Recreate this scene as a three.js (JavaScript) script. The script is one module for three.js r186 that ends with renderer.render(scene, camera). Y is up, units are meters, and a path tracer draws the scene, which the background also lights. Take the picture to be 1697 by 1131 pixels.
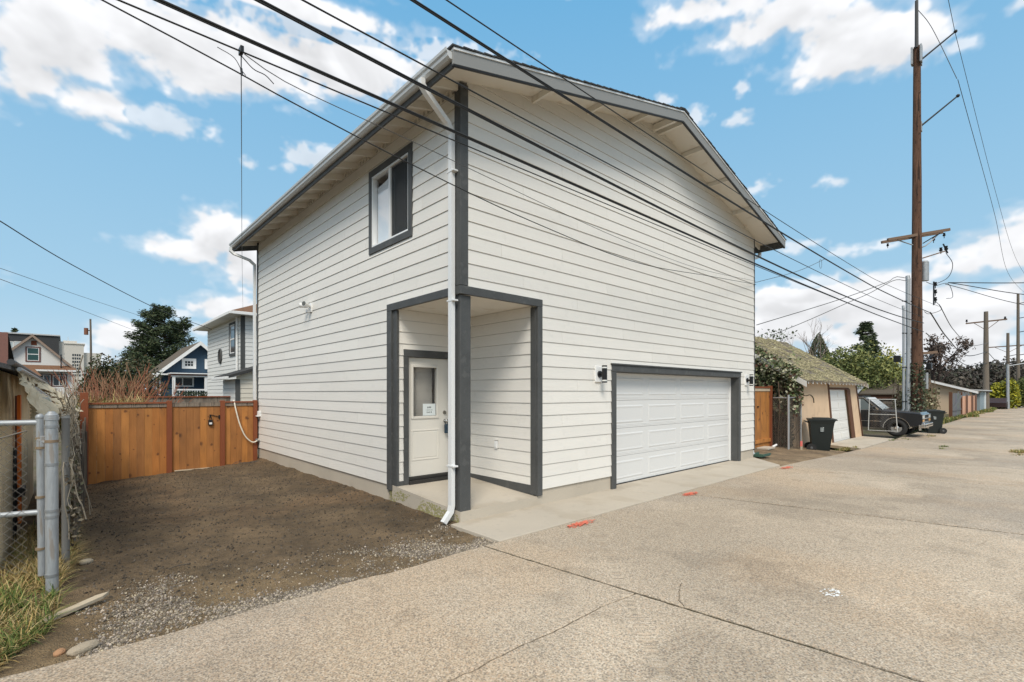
import * as THREE from 'three';
import { mergeGeometries } from 'three/addons/utils/BufferGeometryUtils.js';
import { RoundedBoxGeometry } from 'three/addons/geometries/RoundedBoxGeometry.js';

// ------------------------------------------------------------------ camera, sky, sun, exposure
const scene = new THREE.Scene();
const AX = Math.atan2(886.5, 810);                       // the alley's direction lies this far right of the lens axis
const camera = new THREE.PerspectiveCamera(2 * Math.atan(565.5 / 810) * 180 / Math.PI, 1697 / 1131, 0.05, 1200);
camera.position.set(0, 1.62, 0);
camera.lookAt(Math.cos(AX), 1.62, -Math.sin(AX));
camera.setViewOffset(1697, 1131, 0, -85.5, 1697, 1131);  // level camera with a raised lens
camera.updateProjectionMatrix();

const renderer = new THREE.WebGLRenderer({ antialias: true });
renderer.toneMapping = THREE.LinearToneMapping;
renderer.toneMappingExposure = 1.0;
renderer.shadowMap.enabled = true;

const sun = new THREE.DirectionalLight(new THREE.Color(1, 0.938, 0.835), 2.85);
sun.position.set(-47, 73, 51);
sun.target.position.set(8, 0, -6);
sun.position.add(sun.target.position);
sun.castShadow = true; sun.shadow.radius = 40;
sun.shadow.mapSize.set(4096, 4096);
Object.assign(sun.shadow.camera, { left: -45, right: 45, top: 40, bottom: -30, near: 1, far: 220 });
scene.add(sun, sun.target);

// ------------------------------------------------------------------ random numbers and noise
function rng(seed) { let a = seed >>> 0; return () => { a = (a + 0x6D2B79F5) | 0; let t = Math.imul(a ^ (a >>> 15), 1 | a); t = (t + Math.imul(t ^ (t >>> 7), 61 | t)) ^ t; return ((t ^ (t >>> 14)) >>> 0) / 4294967296; }; }
const R0 = rng(7);
const PERM = new Uint8Array(512), VAL = new Float32Array(256);
{ const p = [...Array(256).keys()]; for (let i = 255; i > 0; i--) { const j = Math.floor(R0() * (i + 1)); [p[i], p[j]] = [p[j], p[i]]; } for (let i = 0; i < 512; i++) PERM[i] = p[i & 255]; for (let i = 0; i < 256; i++) VAL[i] = R0(); }
const sm = (a, b, x) => { const t = Math.min(1, Math.max(0, (x - a) / (b - a))); return t * t * (3 - 2 * t); };
const mix = (a, b, t) => a + (b - a) * t, clamp = (x, a, b) => Math.min(b, Math.max(a, x));
function n3(x, y, z) {
  const xi = Math.floor(x), yi = Math.floor(y), zi = Math.floor(z); let fx = x - xi, fy = y - yi, fz = z - zi;
  fx = fx * fx * (3 - 2 * fx); fy = fy * fy * (3 - 2 * fy); fz = fz * fz * (3 - 2 * fz);
  const X = xi & 255, Y = yi & 255, Z = zi & 255, A = PERM[X] + Y, B = PERM[(X + 1) & 255] + Y;
  const a0 = PERM[A & 255] + Z, a1 = PERM[(A + 1) & 255] + Z, b0 = PERM[B & 255] + Z, b1 = PERM[(B + 1) & 255] + Z;
  const v = (i) => VAL[PERM[i & 255]];
  const p = v(a0) + (v(b0) - v(a0)) * fx, q = v(a1) + (v(b1) - v(a1)) * fx, r = v(a0 + 1) + (v(b0 + 1) - v(a0 + 1)) * fx, s = v(a1 + 1) + (v(b1 + 1) - v(a1 + 1)) * fx;
  const m = p + (q - p) * fy, n = r + (s - r) * fy; return m + (n - m) * fz;
}
const fbm = (x, y, z, o = 4) => { let s = 0, a = 0.5, t = 0; for (let i = 0; i < o; i++) { s += a * n3(x, y, z); t += a; a *= 0.5; x = x * 2.03 + 7.1; y = y * 2.03 + 3.7; z = z * 2.03 + 1.3; } return s / t; };

// ------------------------------------------------------------------ sky: clear air with broken cumulus, as one equirectangular picture
{
  const W = 3072, H = 1536, data = new Float32Array(W * H * 4), phi0 = Math.atan2(-Math.sin(AX), Math.cos(AX)), DEG = 180 / Math.PI;
  // cumulus: azimuth from the lens axis, elevation, half width, half height, in degrees
  const clouds = [[-42.9, 27.5, 4.8, 3.5], [-44.2, 25.2, 2.9, 2.5], [-40.8, 24.2, 3.9, 1.7], [-45.3, 27.2, 2.1, 2.4], [-36.0, 30.6, 6.0, 2.8], [-32.6, 29.4, 5.5, 2.5], [-27.3, 31.1, 8.4, 3.2], [-20.9, 31.7, 7.4, 2.6], [-15.8, 33.5, 5.6, 2.3], [-23.3, 35.6, 11.9, 1.3], [-36.1, 24.2, 4.2, 1.1], [-39.1, 22.8, 1.7, 0.7], [-28.3, 22.4, 0.9, 0.9], [-22.4, 23.8, 3.7, 1.2], [-25.0, 22.8, 1.5, 0.8], [-34.1, 13.7, 4.4, 1.3], [-30.3, 15.3, 4.2, 2.4], [-27.6, 13.0, 3.9, 2.7], [-38.5, 5.0, 2.8, 1.4], [-36.7, 4.3, 2.3, 1.1], [-30.3, 8.2, 3.7, 1.3], [-32.6, 6.1, 2.5, 1.1], [-34.1, 7.6, 1.5, 0.8], [-40.8, 3.3, 2.0, 1.2], [21.0, 36.0, 6.8, 1.5], [28.6, 33.7, 8.2, 2.2], [35.2, 30.8, 6.6, 2.5], [38.8, 29.2, 4.7, 2.2], [33.3, 29.9, 4.5, 1.8], [42.5, 27.7, 1.5, 1.0], [25.3, 29.3, 0.8, 0.7], [25.3, 26.7, 1.5, 0.7], [17.2, 29.8, 1.2, 0.7], [20.4, 27.8, 1.6, 0.9], [26.6, 20.6, 1.9, 1.0], [33.7, 19.8, 2.3, 0.8], [30.7, 14.5, 2.1, 0.8], [35.7, 13.5, 2.8, 0.7], [44.7, 11.5, 3.8, 2.0], [42.9, 10.8, 2.3, 1.5], [46.1, 12.1, 2.0, 2.3], [29.1, 6.8, 5.9, 3.0], [34.2, 8.2, 6.3, 2.4], [37.1, 9.6, 4.1, 1.5], [41.3, 8.0, 4.8, 1.9], [45.1, 7.5, 3.5, 2.0], [38.8, 5.0, 8.6, 2.5], [28.6, 8.7, 3.3, 1.8], [46.1, 28.9, 1.7, 0.8], [42.9, 2.6, 5.7, 1.6], [31.8, 10.8, 3.1, 0.7], [-19.6, 34.5, 18.4, 1.1]];
  const cr = rng(21);                                    // the same kind of cloud all round and overhead
  for (let i = 0; i < 170; i++) {
    const el = 4 + 78 * Math.pow(cr(), 0.85), az = -180 + 360 * cr(), w = (3 + 9 * cr()) / Math.max(0.25, Math.cos(el / DEG)), h = 1.2 + 3.4 * cr() + el * 0.07;
    if (Math.abs(az) < 50 + w * 0.5 && el < 37 + h * 0.4) continue;
    clouds.push([az, el, w, h], [az + w * (cr() - 0.5), el + h * (0.3 + 0.5 * cr()), w * 0.6, h * 0.7], [az + w * (cr() - 0.5), el - h * 0.3, w * 0.8, h * 0.6]);
  }
  const rows = clouds.map((c) => [c[1] - c[3] * 1.5, c[1] + c[3] * 1.5]);
  let small = 0; const dens = (az, el, list) => {
    let v = -1; small = 0; for (const c of list) { let d = az - c[0]; if (d > 180) d -= 360; if (d < -180) d += 360; d /= c[2]; if (d > 1.5 || d < -1.5) continue; let e = (el - c[1]) / c[3]; if (e < 0) e *= 1.25; const r = 1.12 - Math.sqrt(d * d + e * e) - (c[3] < 1.1 ? 0.16 : 0); if (r > v) { v = r; small = c[3] < 1.25 ? 1 : 0; } }
    return v;
  };
  for (let y = 0; y < H; y++) {
    const el = ((y + 0.5) / H - 0.5) * 180, ce = Math.cos(el / DEG), se = Math.sin(el / DEG), t = clamp(el / 60, 0, 1);
    const up = Math.pow(t, 0.75), b0 = mix(0.50, 0.045, up), b1 = mix(0.72, 0.35, up), b2 = mix(0.86, 0.70, up);
    const list = clouds.filter((c, i) => el + 2.2 > rows[i][0] && el < rows[i][1]);
    for (let x = 0; x < W; x++) {
      const phi = ((x + 0.5) / W - 0.5) * 2 * Math.PI, dx = ce * Math.cos(phi), dz = ce * Math.sin(phi), k = (y * W + x) * 4;
      let r = b0, g = b1, b = b2;
      if (el > -1) {
        let az = (phi - phi0) * DEG; if (az > 180) az -= 360; if (az < -180) az += 360;
        const hz = sm(9, 0, el) * 0.55; r = mix(r, 0.66, hz); g = mix(g, 0.76, hz); b = mix(b, 0.84, hz);
        const v = dens(az, el, list), sml = small;
        if (v > -0.5) {
          const q = 15, wx = fbm(dx * 9, se * 14, dz * 9 + 5, 2) - 0.5, f = fbm(dx * q + wx, se * q * 1.5 - wx, dz * q, 6), f2 = fbm(dx * q + wx, (se + 0.02) * q * 1.5 - wx, dz * q, 4);
          const hf = fbm(dx * 70, se * 95, dz * 70, 3) - 0.5, c = v * 0.95 + (f - 0.5) * 1.7 + hf * (sml ? 1.9 : 0.75) - sml * 0.12, a = sm(-0.02, 0.42, c) * (1 - 0.35 * sml), soft = sm(-0.3, 0.15, c) * 0.28;
          const v2 = dens(az, el + 1.5, list), thick = sm(0.05, 0.85, v2 * 0.95 + (f2 - 0.5) * 1.3), rim = clamp(0.5 + (f - f2) * 2.6, 0, 1);
          const L = mix(0.97, 0.85, thick) + (rim - 0.5) * 0.18, al = Math.max(a, soft) * (0.9 + 0.1 * sm(0, 6, el));
          r = mix(r, L * 0.99, al); g = mix(g, L * 1.0, al); b = mix(b, L * 1.025, al);
        }
      } else { r = 0.30; g = 0.27; b = 0.23; }
      data[k] = r; data[k + 1] = g; data[k + 2] = b; data[k + 3] = 1;
    }
  }
  const sky = new THREE.DataTexture(data, W, H, THREE.RGBAFormat, THREE.FloatType);
  sky.mapping = THREE.EquirectangularReflectionMapping; sky.magFilter = THREE.LinearFilter; sky.wrapS = THREE.RepeatWrapping; sky.needsUpdate = true;
  scene.background = sky; scene.environment = sky;
}

// ------------------------------------------------------------------ naming and adding things
const taken = {};
function numbered(n) { const k = taken[n] = (taken[n] ?? -1) + 1; return k ? n + '_' + String(k).padStart(3, '0') : n; }
function tag(o, label, category, group) { o.userData.label = label; if (category) o.userData.category = category; if (group) o.userData.group = group; return o; }
function thing(name, label, category, group, pos = [0, 0, 0]) { const g = new THREE.Group(); g.name = numbered(name); g.position.set(...pos); scene.add(g); return tag(g, label, category, group); }
function struct(name, label) { const g = new THREE.Group(); g.name = numbered(name); g.userData.kind = 'structure'; if (label) g.userData.label = label; scene.add(g); return g; }
const V = (x, y, z) => new THREE.Vector3(x, y, z);
function mesh(name, geo, mat, parent, label) {
  const m = new THREE.Mesh(Array.isArray(geo) ? merge(geo) : geo, mat); m.name = parent === scene ? numbered(name) : name; m.castShadow = m.receiveShadow = true;
  if (label) m.userData.label = label; parent.add(m); return m;
}
// texture coordinates in metres, by the way each face points
function uvBox(g, ou = 0, ov = 0) {
  if (g.index) g = g.toNonIndexed(); const p = g.attributes.position, uv = new Float32Array(p.count * 2), a = V(), b = V(), c = V(), n = V();
  for (let i = 0; i < p.count; i += 3) {
    a.fromBufferAttribute(p, i); b.fromBufferAttribute(p, i + 1); c.fromBufferAttribute(p, i + 2); n.crossVectors(b.clone().sub(a), c.clone().sub(a));
    const ax = Math.abs(n.x), ay = Math.abs(n.y), az = Math.abs(n.z);
    [a, b, c].forEach((q, j) => { const k = (i + j) * 2; if (ay >= ax && ay >= az) { uv[k] = q.x + ou; uv[k + 1] = -q.z + ov; } else if (ax >= az) { uv[k] = -q.z + ou; uv[k + 1] = q.y + ov; } else { uv[k] = q.x + ou; uv[k + 1] = q.y + ov; } });
  }
  g.setAttribute('uv', new THREE.BufferAttribute(uv, 2)); return g;
}
function clean(g) { if (g.index) g = g.toNonIndexed(); for (const k of Object.keys(g.attributes)) if (!['position', 'normal', 'uv', 'color'].includes(k)) g.deleteAttribute(k); return g; }
function merge(list) { return mergeGeometries(list.map(clean)); }
const RU = rng(99);
const box = (x0, x1, y0, y1, z0, z1) => uvBox(new THREE.BoxGeometry(Math.abs(x1 - x0), Math.abs(y1 - y0), Math.abs(z1 - z0)).translate((x0 + x1) / 2, (y0 + y1) / 2, (z0 + z1) / 2));
const rbox = (x0, x1, y0, y1, z0, z1, r = 0.006, s = 1) => uvBox(new RoundedBoxGeometry(Math.abs(x1 - x0), Math.abs(y1 - y0), Math.abs(z1 - z0), s, r).translate((x0 + x1) / 2, (y0 + y1) / 2, (z0 + z1) / 2));
// a solid from eight corners: four of the bottom ring, four of the top ring
function hexa(p) {
  const f = [[3, 2, 1, 0], [4, 5, 6, 7], [0, 1, 5, 4], [1, 2, 6, 5], [2, 3, 7, 6], [3, 0, 4, 7]], pos = [];
  for (const q of f) for (const i of [0, 1, 2, 0, 2, 3]) pos.push(...p[q[i]]);
  const g = new THREE.BufferGeometry(); g.setAttribute('position', new THREE.Float32BufferAttribute(pos, 3)); g.computeVertexNormals(); return g;
}
function tube(pts, r, seg, rad = 6, tension = 0.5) { const c = pts.length === 2 ? new THREE.LineCurve3(V(...pts[0]), V(...pts[1])) : new THREE.CatmullRomCurve3(pts.map((p) => V(...p)), false, 'catmullrom', tension); return clean(new THREE.TubeGeometry(c, seg ?? Math.max(1, (pts.length - 1) * 3), r, rad, false)); }
function cyl(a, b, r0, r1 = r0, rad = 10) {           // closed cylinder from a to b
  const A = V(...a), B = V(...b), d = B.clone().sub(A), g = new THREE.CylinderGeometry(r1, r0, d.length(), rad, 1);
  g.applyQuaternion(new THREE.Quaternion().setFromUnitVectors(V(0, 1, 0), d.clone().normalize())).translate((A.x + B.x) / 2, (A.y + B.y) / 2, (A.z + B.z) / 2); return clean(g);
}
function bar(a, b, w, h, up = [0, 1, 0]) {            // square bar from a to b
  const A = V(...a), B = V(...b), d = B.clone().sub(A), z = d.clone().normalize(), x = V().crossVectors(V(...up), z).normalize(), y = V().crossVectors(z, x);
  const g = new THREE.BoxGeometry(w, h, d.length()); g.applyMatrix4(new THREE.Matrix4().makeBasis(x, y, z)).translate((A.x + B.x) / 2, (A.y + B.y) / 2, (A.z + B.z) / 2); return uvBox(g, RU() * 3, RU() * 3);
}
// extrusion of an outline in the plane (u, v); frame maps (u, v, w) to the world
function prism(outline, depth, map, holes = [], bevel = 0) {
  const s = new THREE.Shape(outline.map((p) => new THREE.Vector2(...p))); for (const h of holes) s.holes.push(new THREE.Path(h.map((p) => new THREE.Vector2(...p))));
  const g = clean(new THREE.ExtrudeGeometry(s, { depth: depth - bevel * 2, bevelEnabled: bevel > 0, bevelSize: bevel, bevelThickness: bevel, bevelSegments: 1, bevelOffset: -bevel, curveSegments: 8 }).translate(0, 0, bevel));
  const p = g.attributes.position; for (let i = 0; i < p.count; i++) p.setXYZ(i, ...map(p.getX(i), p.getY(i), p.getZ(i)));
  // keep faces pointing outwards whatever the frame's handedness
  const o = map(0, 0, 0), e = [map(1, 0, 0), map(0, 1, 0), map(0, 0, 1)].map((q) => V(q[0] - o[0], q[1] - o[1], q[2] - o[2]));
  if (V().crossVectors(e[0], e[1]).dot(e[2]) < 0) { const a = p.array; for (let i = 0; i < p.count; i += 3) for (let k = 0; k < 3; k++) { const t = a[(i + 1) * 3 + k]; a[(i + 1) * 3 + k] = a[(i + 2) * 3 + k]; a[(i + 2) * 3 + k] = t; } }
  g.computeVertexNormals(); return uvBox(g, 0, 0);
}
function sweepRect(pts, side, w, d) {                 // rectangular pipe along points; side is the fixed width direction
  const S = V(...side).normalize(), P = pts.map((p) => V(...p)), rings = P.map((p, i) => {
    const t0 = i ? p.clone().sub(P[i - 1]).normalize() : null, t1 = i < P.length - 1 ? P[i + 1].clone().sub(p).normalize() : null, t = (t0 && t1 ? t0.clone().add(t1) : t0 ?? t1).normalize();
    const n = V().crossVectors(t, S).normalize(), k = t0 && t1 ? 1 / Math.max(0.5, t.dot(t1)) : 1, a = S.clone().multiplyScalar(w / 2), b = n.multiplyScalar(d / 2 * k);
    return [p.clone().add(a).add(b), p.clone().sub(a).add(b), p.clone().sub(a).sub(b), p.clone().add(a).sub(b)].map((q) => q.toArray());
  });
  const g = []; for (let i = 0; i < rings.length - 1; i++) g.push(hexa([...rings[i], ...rings[i + 1]])); return uvBox(merge(g));
}
const rectPath = (u0, u1, v0, v1) => [[u0, v0], [u1, v0], [u1, v1], [u0, v1]];
// ------------------------------------------------------------------ procedural textures and materials
const hash2 = (x, y, s) => VAL[PERM[(PERM[(x + s * 17) & 255] + y * 7 + s * 31) & 255]];
function pn(x, y, per, s, pery = per) {                // value noise that repeats after per cells
  const xi = Math.floor(x), yi = Math.floor(y); let fx = x - xi, fy = y - yi; fx = fx * fx * (3 - 2 * fx); fy = fy * fy * (3 - 2 * fy);
  const x0 = ((xi % per) + per) % per, x1 = (x0 + 1) % per, y0 = ((yi % pery) + pery) % pery, y1 = (y0 + 1) % pery;
  const h = (a, b) => VAL[(PERM[(PERM[(a + s * 13) & 255] + b) & 255] + (a >> 8) * 5 + (b >> 8) * 11) & 255];
  const a = h(x0, y0), b = h(x1, y0), c = h(x0, y1), d = h(x1, y1); return a + (b - a) * fx + (c + (d - c) * fx - a - (b - a) * fx) * fy;
}
const pf = (u, v, f, s, o = 4) => { let r = 0, a = 0.5, t = 0; for (let i = 0; i < o; i++) { r += a * pn(u * f, v * f, f, s + i); t += a; a *= 0.5; f *= 2; } return r / t; };
const toS = (c) => 255 * (c <= 0.0031308 ? 12.92 * c : 1.055 * Math.pow(clamp(c, 0, 1), 1 / 2.4) - 0.055);
function picture(w, h, fn, size, color = true) {       // fn(u, v) gives linear colour or a height 0..1; size = metres across
  const d = new Uint8Array(w * h * 4);
  for (let y = 0; y < h; y++) for (let x = 0; x < w; x++) { const c = fn((x + 0.5) / w, (y + 0.5) / h), k = (y * w + x) * 4; if (color) { d[k] = toS(c[0]); d[k + 1] = toS(c[1]); d[k + 2] = toS(c[2]); } else d[k] = d[k + 1] = d[k + 2] = clamp(c, 0, 1) * 255; d[k + 3] = 255; }
  const t = new THREE.DataTexture(d, w, h); t.wrapS = t.wrapT = THREE.RepeatWrapping; t.magFilter = THREE.LinearFilter; if (color) t.colorSpace = THREE.SRGBColorSpace;
  t.repeat.set(1 / (Array.isArray(size) ? size[0] : size), 1 / (Array.isArray(size) ? size[1] : size)); t.needsUpdate = true; return t;
}
const mix3 = (a, b, t) => [mix(a[0], b[0], t), mix(a[1], b[1], t), mix(a[2], b[2], t)];
const mul3 = (a, k) => [a[0] * k, a[1] * k, a[2] * k];
const lin = (r, g, b) => new THREE.Color().setRGB(r, g, b);
const std = (c, rough = 0.8, o = {}) => new THREE.MeshStandardMaterial({ color: Array.isArray(c) ? lin(...c) : c, roughness: rough, ...o });

// exposed-aggregate concrete of the alley: pebbles of many tones in a tan matrix, rusty and grey stains
const stones = [[0.54, 0.44, 0.33], [0.42, 0.365, 0.30], [0.30, 0.25, 0.195], [0.66, 0.57, 0.46], [0.48, 0.35, 0.245], [0.20, 0.17, 0.14], [0.54, 0.45, 0.34], [0.38, 0.31, 0.23]];
function cells(u, v, n, s) { const x = u * n, y = v * n, xi = Math.floor(x), yi = Math.floor(y); let best = 9, id = 0, second = 9; for (let j = -1; j <= 1; j++) for (let i = -1; i <= 1; i++) { const cx = ((xi + i) % n + n) % n, cy = ((yi + j) % n + n) % n, h = (cx * 7919 + cy * 104729 + s * 53) & 1023, px = xi + i + VAL[h & 255] * 0.9, py = yi + j + VAL[(h * 3 + 71) & 255] * 0.9, d = Math.hypot(x - px, y - py); if (d < best) { second = best; best = d; id = (cx * 31 + cy * 17 + ((cx * cy) >> 3)) & 255; } else if (d < second) second = d; } return [best, id, second - best]; }
const T = {};
T.alley = picture(2048, 2048, (u, v) => {
  const c = cells(u, v, 880, 1), st = stones[Math.floor(VAL[c[1]] * 7.99)], grain = pn(u * 2048, v * 2048, 2048, 4);
  const big = pf(u, v, 3, 11, 5), rust = sm(0.52, 0.72, pf(u, v, 5, 21, 5)), grey = sm(0.5, 0.75, pf(u, v, 4, 31, 5)), spot = sm(0.71, 0.78, pf(u, v, 26, 41, 3));
  let q = mix3([0.505, 0.41, 0.295], st, c[0] < 0.55 ? 0.84 : 0.2); q = mul3(q, 0.83 + 0.24 * grain + (big - 0.5) * 0.55);
  q = mix3(q, [q[0] * 1.05, q[1] * 0.9, q[2] * 0.74], rust * 0.32); q = mix3(q, [q[0] * 0.84, q[1] * 0.87, q[2] * 0.93], grey * 0.75); const oil = sm(0.60, 0.74, pf(u, v, 11, 45, 6)) * 0.16, pale = sm(0.56, 0.7, pf(u, v, 9, 47, 5)) * 0.12; return mul3(q, (1 - spot * 0.10) * (1 - oil) * (1 + pale));
}, 8.2);
T.alleyB = picture(1024, 1024, (u, v) => { const c = cells(u, v, 170, 7); return 0.62 - 0.5 * c[0] + 0.25 * pn(u * 512, v * 512, 512, 3); }, 2.3, false);
T.concrete = picture(1024, 1024, (u, v) => { const a = pf(u, v, 4, 51, 6), g = pn(u * 700, v * 700, 700, 6), s = sm(0.55, 0.75, pf(u, v, 7, 61, 4)), d = sm(0.72, 0.8, pf(u, v, 40, 66, 2)); let q = mul3([0.54, 0.475, 0.385], 0.84 + 0.25 * a + 0.09 * (g - 0.5)); q = mix3(q, [0.40, 0.335, 0.25], s * 0.45); return mul3(q, 1 - d * 0.06); }, 3.1);
T.fine = picture(512, 512, (u, v) => 0.5 * pn(u * 256, v * 256, 256, 8) + 0.5 * pf(u, v, 24, 71, 3), 0.9, false);
T.dirt = picture(1024, 1024, (u, v) => { const a = pf(u, v, 5, 81, 6), b = pf(u, v, 40, 91, 3), g = pn(u * 512, v * 512, 512, 9), p = cells(u, v, 190, 3), st = p[0] < 0.22 && VAL[p[1]] > 0.8 ? 1 : 0; let q = mul3([0.172, 0.118, 0.065], 0.50 + 0.85 * a + 0.6 * (b - 0.5) + 0.45 * (g - 0.5)); return mix3(q, [0.30, 0.265, 0.21], st * 0.5); }, 2.7);
T.dirtB = picture(1024, 1024, (u, v) => 0.5 * pf(u, v, 14, 101, 6) + 0.35 * pn(u * 300, v * 300, 300, 12) + 0.15 * pn(u * 800, v * 800, 800, 13), 1.9, false);
T.cedar = picture(512, 1024, (u, v) => {               // grain runs along v
  const w = 0.5 * pf(u, v, 2, 111, 3), g = pf(u * 1 + 0, v, 1, 3, 1), r = 0.5 + 0.5 * Math.sin((u * 34 + w * 14 + 2.2 * pn(u * 6, v * 3, 6, 121, 3)) * 6.283), f = pn(u * 180, v * 9, 180, 131, 9), s = pf(u, v, 5, 141, 4);
  let q = mix3([0.34, 0.138, 0.034], [0.47, 0.205, 0.055], r * 0.45 + f * 0.55); q = mul3(q, 0.72 + 0.5 * s + 0.06 * g);
  for (const [kx, ky, ks] of [[0.22, 0.31, 1], [0.71, 0.62, 0.7], [0.48, 0.87, 1.4], [0.85, 0.12, 0.8], [0.1, 0.7, 0.5], [0.6, 0.2, 0.45]]) { const d = Math.hypot((u - kx) * 2.6, (v - ky) * 7) / ks + 0.05 * (pn(u * 40, v * 30, 40, 133, 30) - 0.5); q = mix3(q, [0.13, 0.05, 0.018], sm(0.19, 0.05, d) * 0.9); } const st = sm(0.5, 0.75, pf(u, v, 3, 145, 5)); return mix3(q, [q[0] * 0.66, q[1] * 0.72, q[2] * 0.9], st);
}, [0.62, 1.7]);
T.weathered = picture(512, 512, (u, v) => { const f = pn(u * 160, v * 7, 160, 151, 7), s = pf(u, v, 4, 161, 5), c = sm(0.72, 0.8, pn(u * 60, v * 3, 60, 171, 3)); return mul3(mix3([0.16, 0.125, 0.095], [0.29, 0.245, 0.20], f * 0.6 + s * 0.4), (0.75 + 0.5 * s) * (1 - 0.6 * c)); }, [0.5, 1.4]);
T.polewood = picture(512, 1024, (u, v) => { const f = pn(u * 120, v * 10, 120, 181, 10), s = pf(u, v, 4, 191, 5), c = sm(0.68, 0.78, pn(u * 46, v * 4, 46, 201, 4)), k = sm(0.76, 0.82, pf(u, v, 18, 205, 2)); return mul3(mix3([0.105, 0.048, 0.028], [0.21, 0.115, 0.072], f * 0.6 + s * 0.4), (0.6 + 0.5 * s) * (1 - 0.7 * c) * (1 - 0.6 * k)); }, [1.2, 3.2]);
T.grainB = picture(512, 512, (u, v) => 0.65 * pn(u * 200, v * 8, 200, 211, 8) + 0.35 * pn(u * 60, v * 4, 60, 221, 4), [0.5, 1.2], false);
T.plankB = picture(512, 512, (u, v) => 0.6 * pn(u * 10, v * 130, 10, 231, 130) + 0.4 * pf(u, v, 20, 241, 3), 0.8, false);
T.siding = picture(1024, 1024, (u, v) => { const a = pf(u, v, 6, 251, 5), b = pn(u * 8, v * 120, 8, 255, 120), s = sm(0.70, 0.80, pf(u, v, 22, 258, 3)); return mul3([0.84, 0.805, 0.745], 0.955 + 0.05 * a + 0.025 * (b - 0.5) - 0.035 * s); }, 2.6);
T.soffit = picture(512, 512, (u, v) => { const a = pf(u, v, 4, 261, 5), k = sm(0.66, 0.78, pf(u, v, 9, 271, 4)); return mix3(mul3([0.80, 0.755, 0.675], 0.92 + 0.12 * a), [0.60, 0.50, 0.38], k * 0.4); }, 2.2);
T.trim = picture(512, 512, (u, v) => { const a = pf(u, v, 8, 281, 4), g = pn(u * 256, v * 256, 256, 14), w = sm(0.66, 0.8, pf(u, v, 12, 291, 4)); return mix3(mul3([0.078, 0.080, 0.079], 0.8 + 0.3 * a + 0.28 * (g - 0.5)), [0.12, 0.12, 0.116], w * 0.5); }, 1.1);
T.stucco = picture(512, 512, (u, v) => { const a = pf(u, v, 4, 301, 5), s = sm(0.55, 0.72, pf(u, v, 6, 311, 4)), g = pn(u * 200, v * 200, 200, 15); return mix3(mul3([0.80, 0.65, 0.44], 0.8 + 0.3 * a + 0.12 * (g - 0.5)), [0.50, 0.40, 0.27], s * 0.6); }, 2.1);
T.moss = picture(1024, 1024, (u, v) => { const a = pf(u, v, 9, 321, 5), b = pf(u, v, 30, 331, 4), g = pn(u * 400, v * 400, 400, 16), m = sm(0.42, 0.6, a * 0.5 + b * 0.5); return mul3(mix3([0.21, 0.17, 0.135], [0.36, 0.315, 0.20], m), 0.6 + 0.8 * g * (0.5 + 0.5 * b)); }, 3.3);
T.shingle = picture(512, 512, (u, v) => mul3([0.05, 0.052, 0.055], 0.6 + 0.9 * pn(u * 220, v * 220, 220, 17)), 1.0);
T.tanwall = picture(512, 512, (u, v) => { const a = pf(u, v, 3, 341, 5), r = pn(u * 24, v * 2, 24, 351, 2), s = sm(0.6, 0.75, pf(u, v, 7, 361, 4)); return mix3(mul3([0.74, 0.535, 0.355], 0.88 + 0.16 * a + 0.06 * (r - 0.5)), [0.56, 0.39, 0.25], s * 0.4); }, 2.4);
T.bark = picture(256, 512, (u, v) => { const f = pn(u * 30, v * 6, 30, 371, 6), s = pf(u, v, 5, 381, 4); return mul3([0.10, 0.075, 0.055], 0.5 + 0.7 * f + 0.4 * s); }, [0.6, 1.2]);
T.galv = picture(256, 256, (u, v) => { const a = pf(u, v, 6, 391, 4), c = cells(u, v, 16, 5), r = sm(0.66, 0.78, pf(u, v, 5, 401, 4)); return mix3(mul3([0.42, 0.44, 0.455], 0.75 + 0.35 * a + 0.12 * (VAL[c[1]] - 0.5)), [0.30, 0.22, 0.15], r * 0.5); }, 0.5);
T.field = picture(1024, 1024, (u, v) => { const a = pf(u, v, 6, 411, 6), b = pf(u, v, 30, 421, 4), g = pn(u * 512, v * 512, 512, 18); return mul3(mix3([0.115, 0.105, 0.045], [0.17, 0.135, 0.09], sm(0.4, 0.6, a)), 0.65 + 0.5 * b + 0.35 * (g - 0.5)); }, 5.3);

const M = {};
M.alley = std(0xffffff, 0.93, { map: T.alley, bumpMap: T.alleyB, bumpScale: 0.006 });
M.alleyDark = std([0.05, 0.042, 0.02], 1);
M.concrete = std(0xffffff, 0.88, { map: T.concrete, bumpMap: T.fine, bumpScale: 0.0015 });
M.dirt = std(0xffffff, 1, { map: T.dirt, bumpMap: T.dirtB, bumpScale: 0.045, vertexColors: true });
M.field = std(0xffffff, 1, { map: T.field, bumpMap: T.dirtB, bumpScale: 0.03 });
const varied = (m, list) => list.map((k) => { const n = m.clone(); n.color = Array.isArray(k) ? lin(...k) : lin(k, k, k); return n; });
M.siding = varied(std(0xffffff, 0.62, { map: T.siding, bumpMap: T.plankB, bumpScale: 0.0007 }), [1, 0.97, 0.985, 0.96]);
M.whitePaint = std([0.80, 0.785, 0.75], 0.5, { bumpMap: T.fine, bumpScale: 0.0003 });
M.garageDoor = std([0.735, 0.73, 0.715], 0.42, { bumpMap: T.plankB, bumpScale: 0.0004 });
M.gutter = std([0.60, 0.60, 0.585], 0.38, { metalness: 0.15 });
M.downspout = std([0.80, 0.80, 0.79], 0.36);
M.soffit = std(0xffffff, 0.8, { map: T.soffit });
M.trim = std(0xffffff, 0.62, { map: T.trim, bumpMap: T.fine, bumpScale: 0.0022 });
M.rake = std([0.26, 0.26, 0.25], 0.6, { bumpMap: T.fine, bumpScale: 0.001 });
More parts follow.
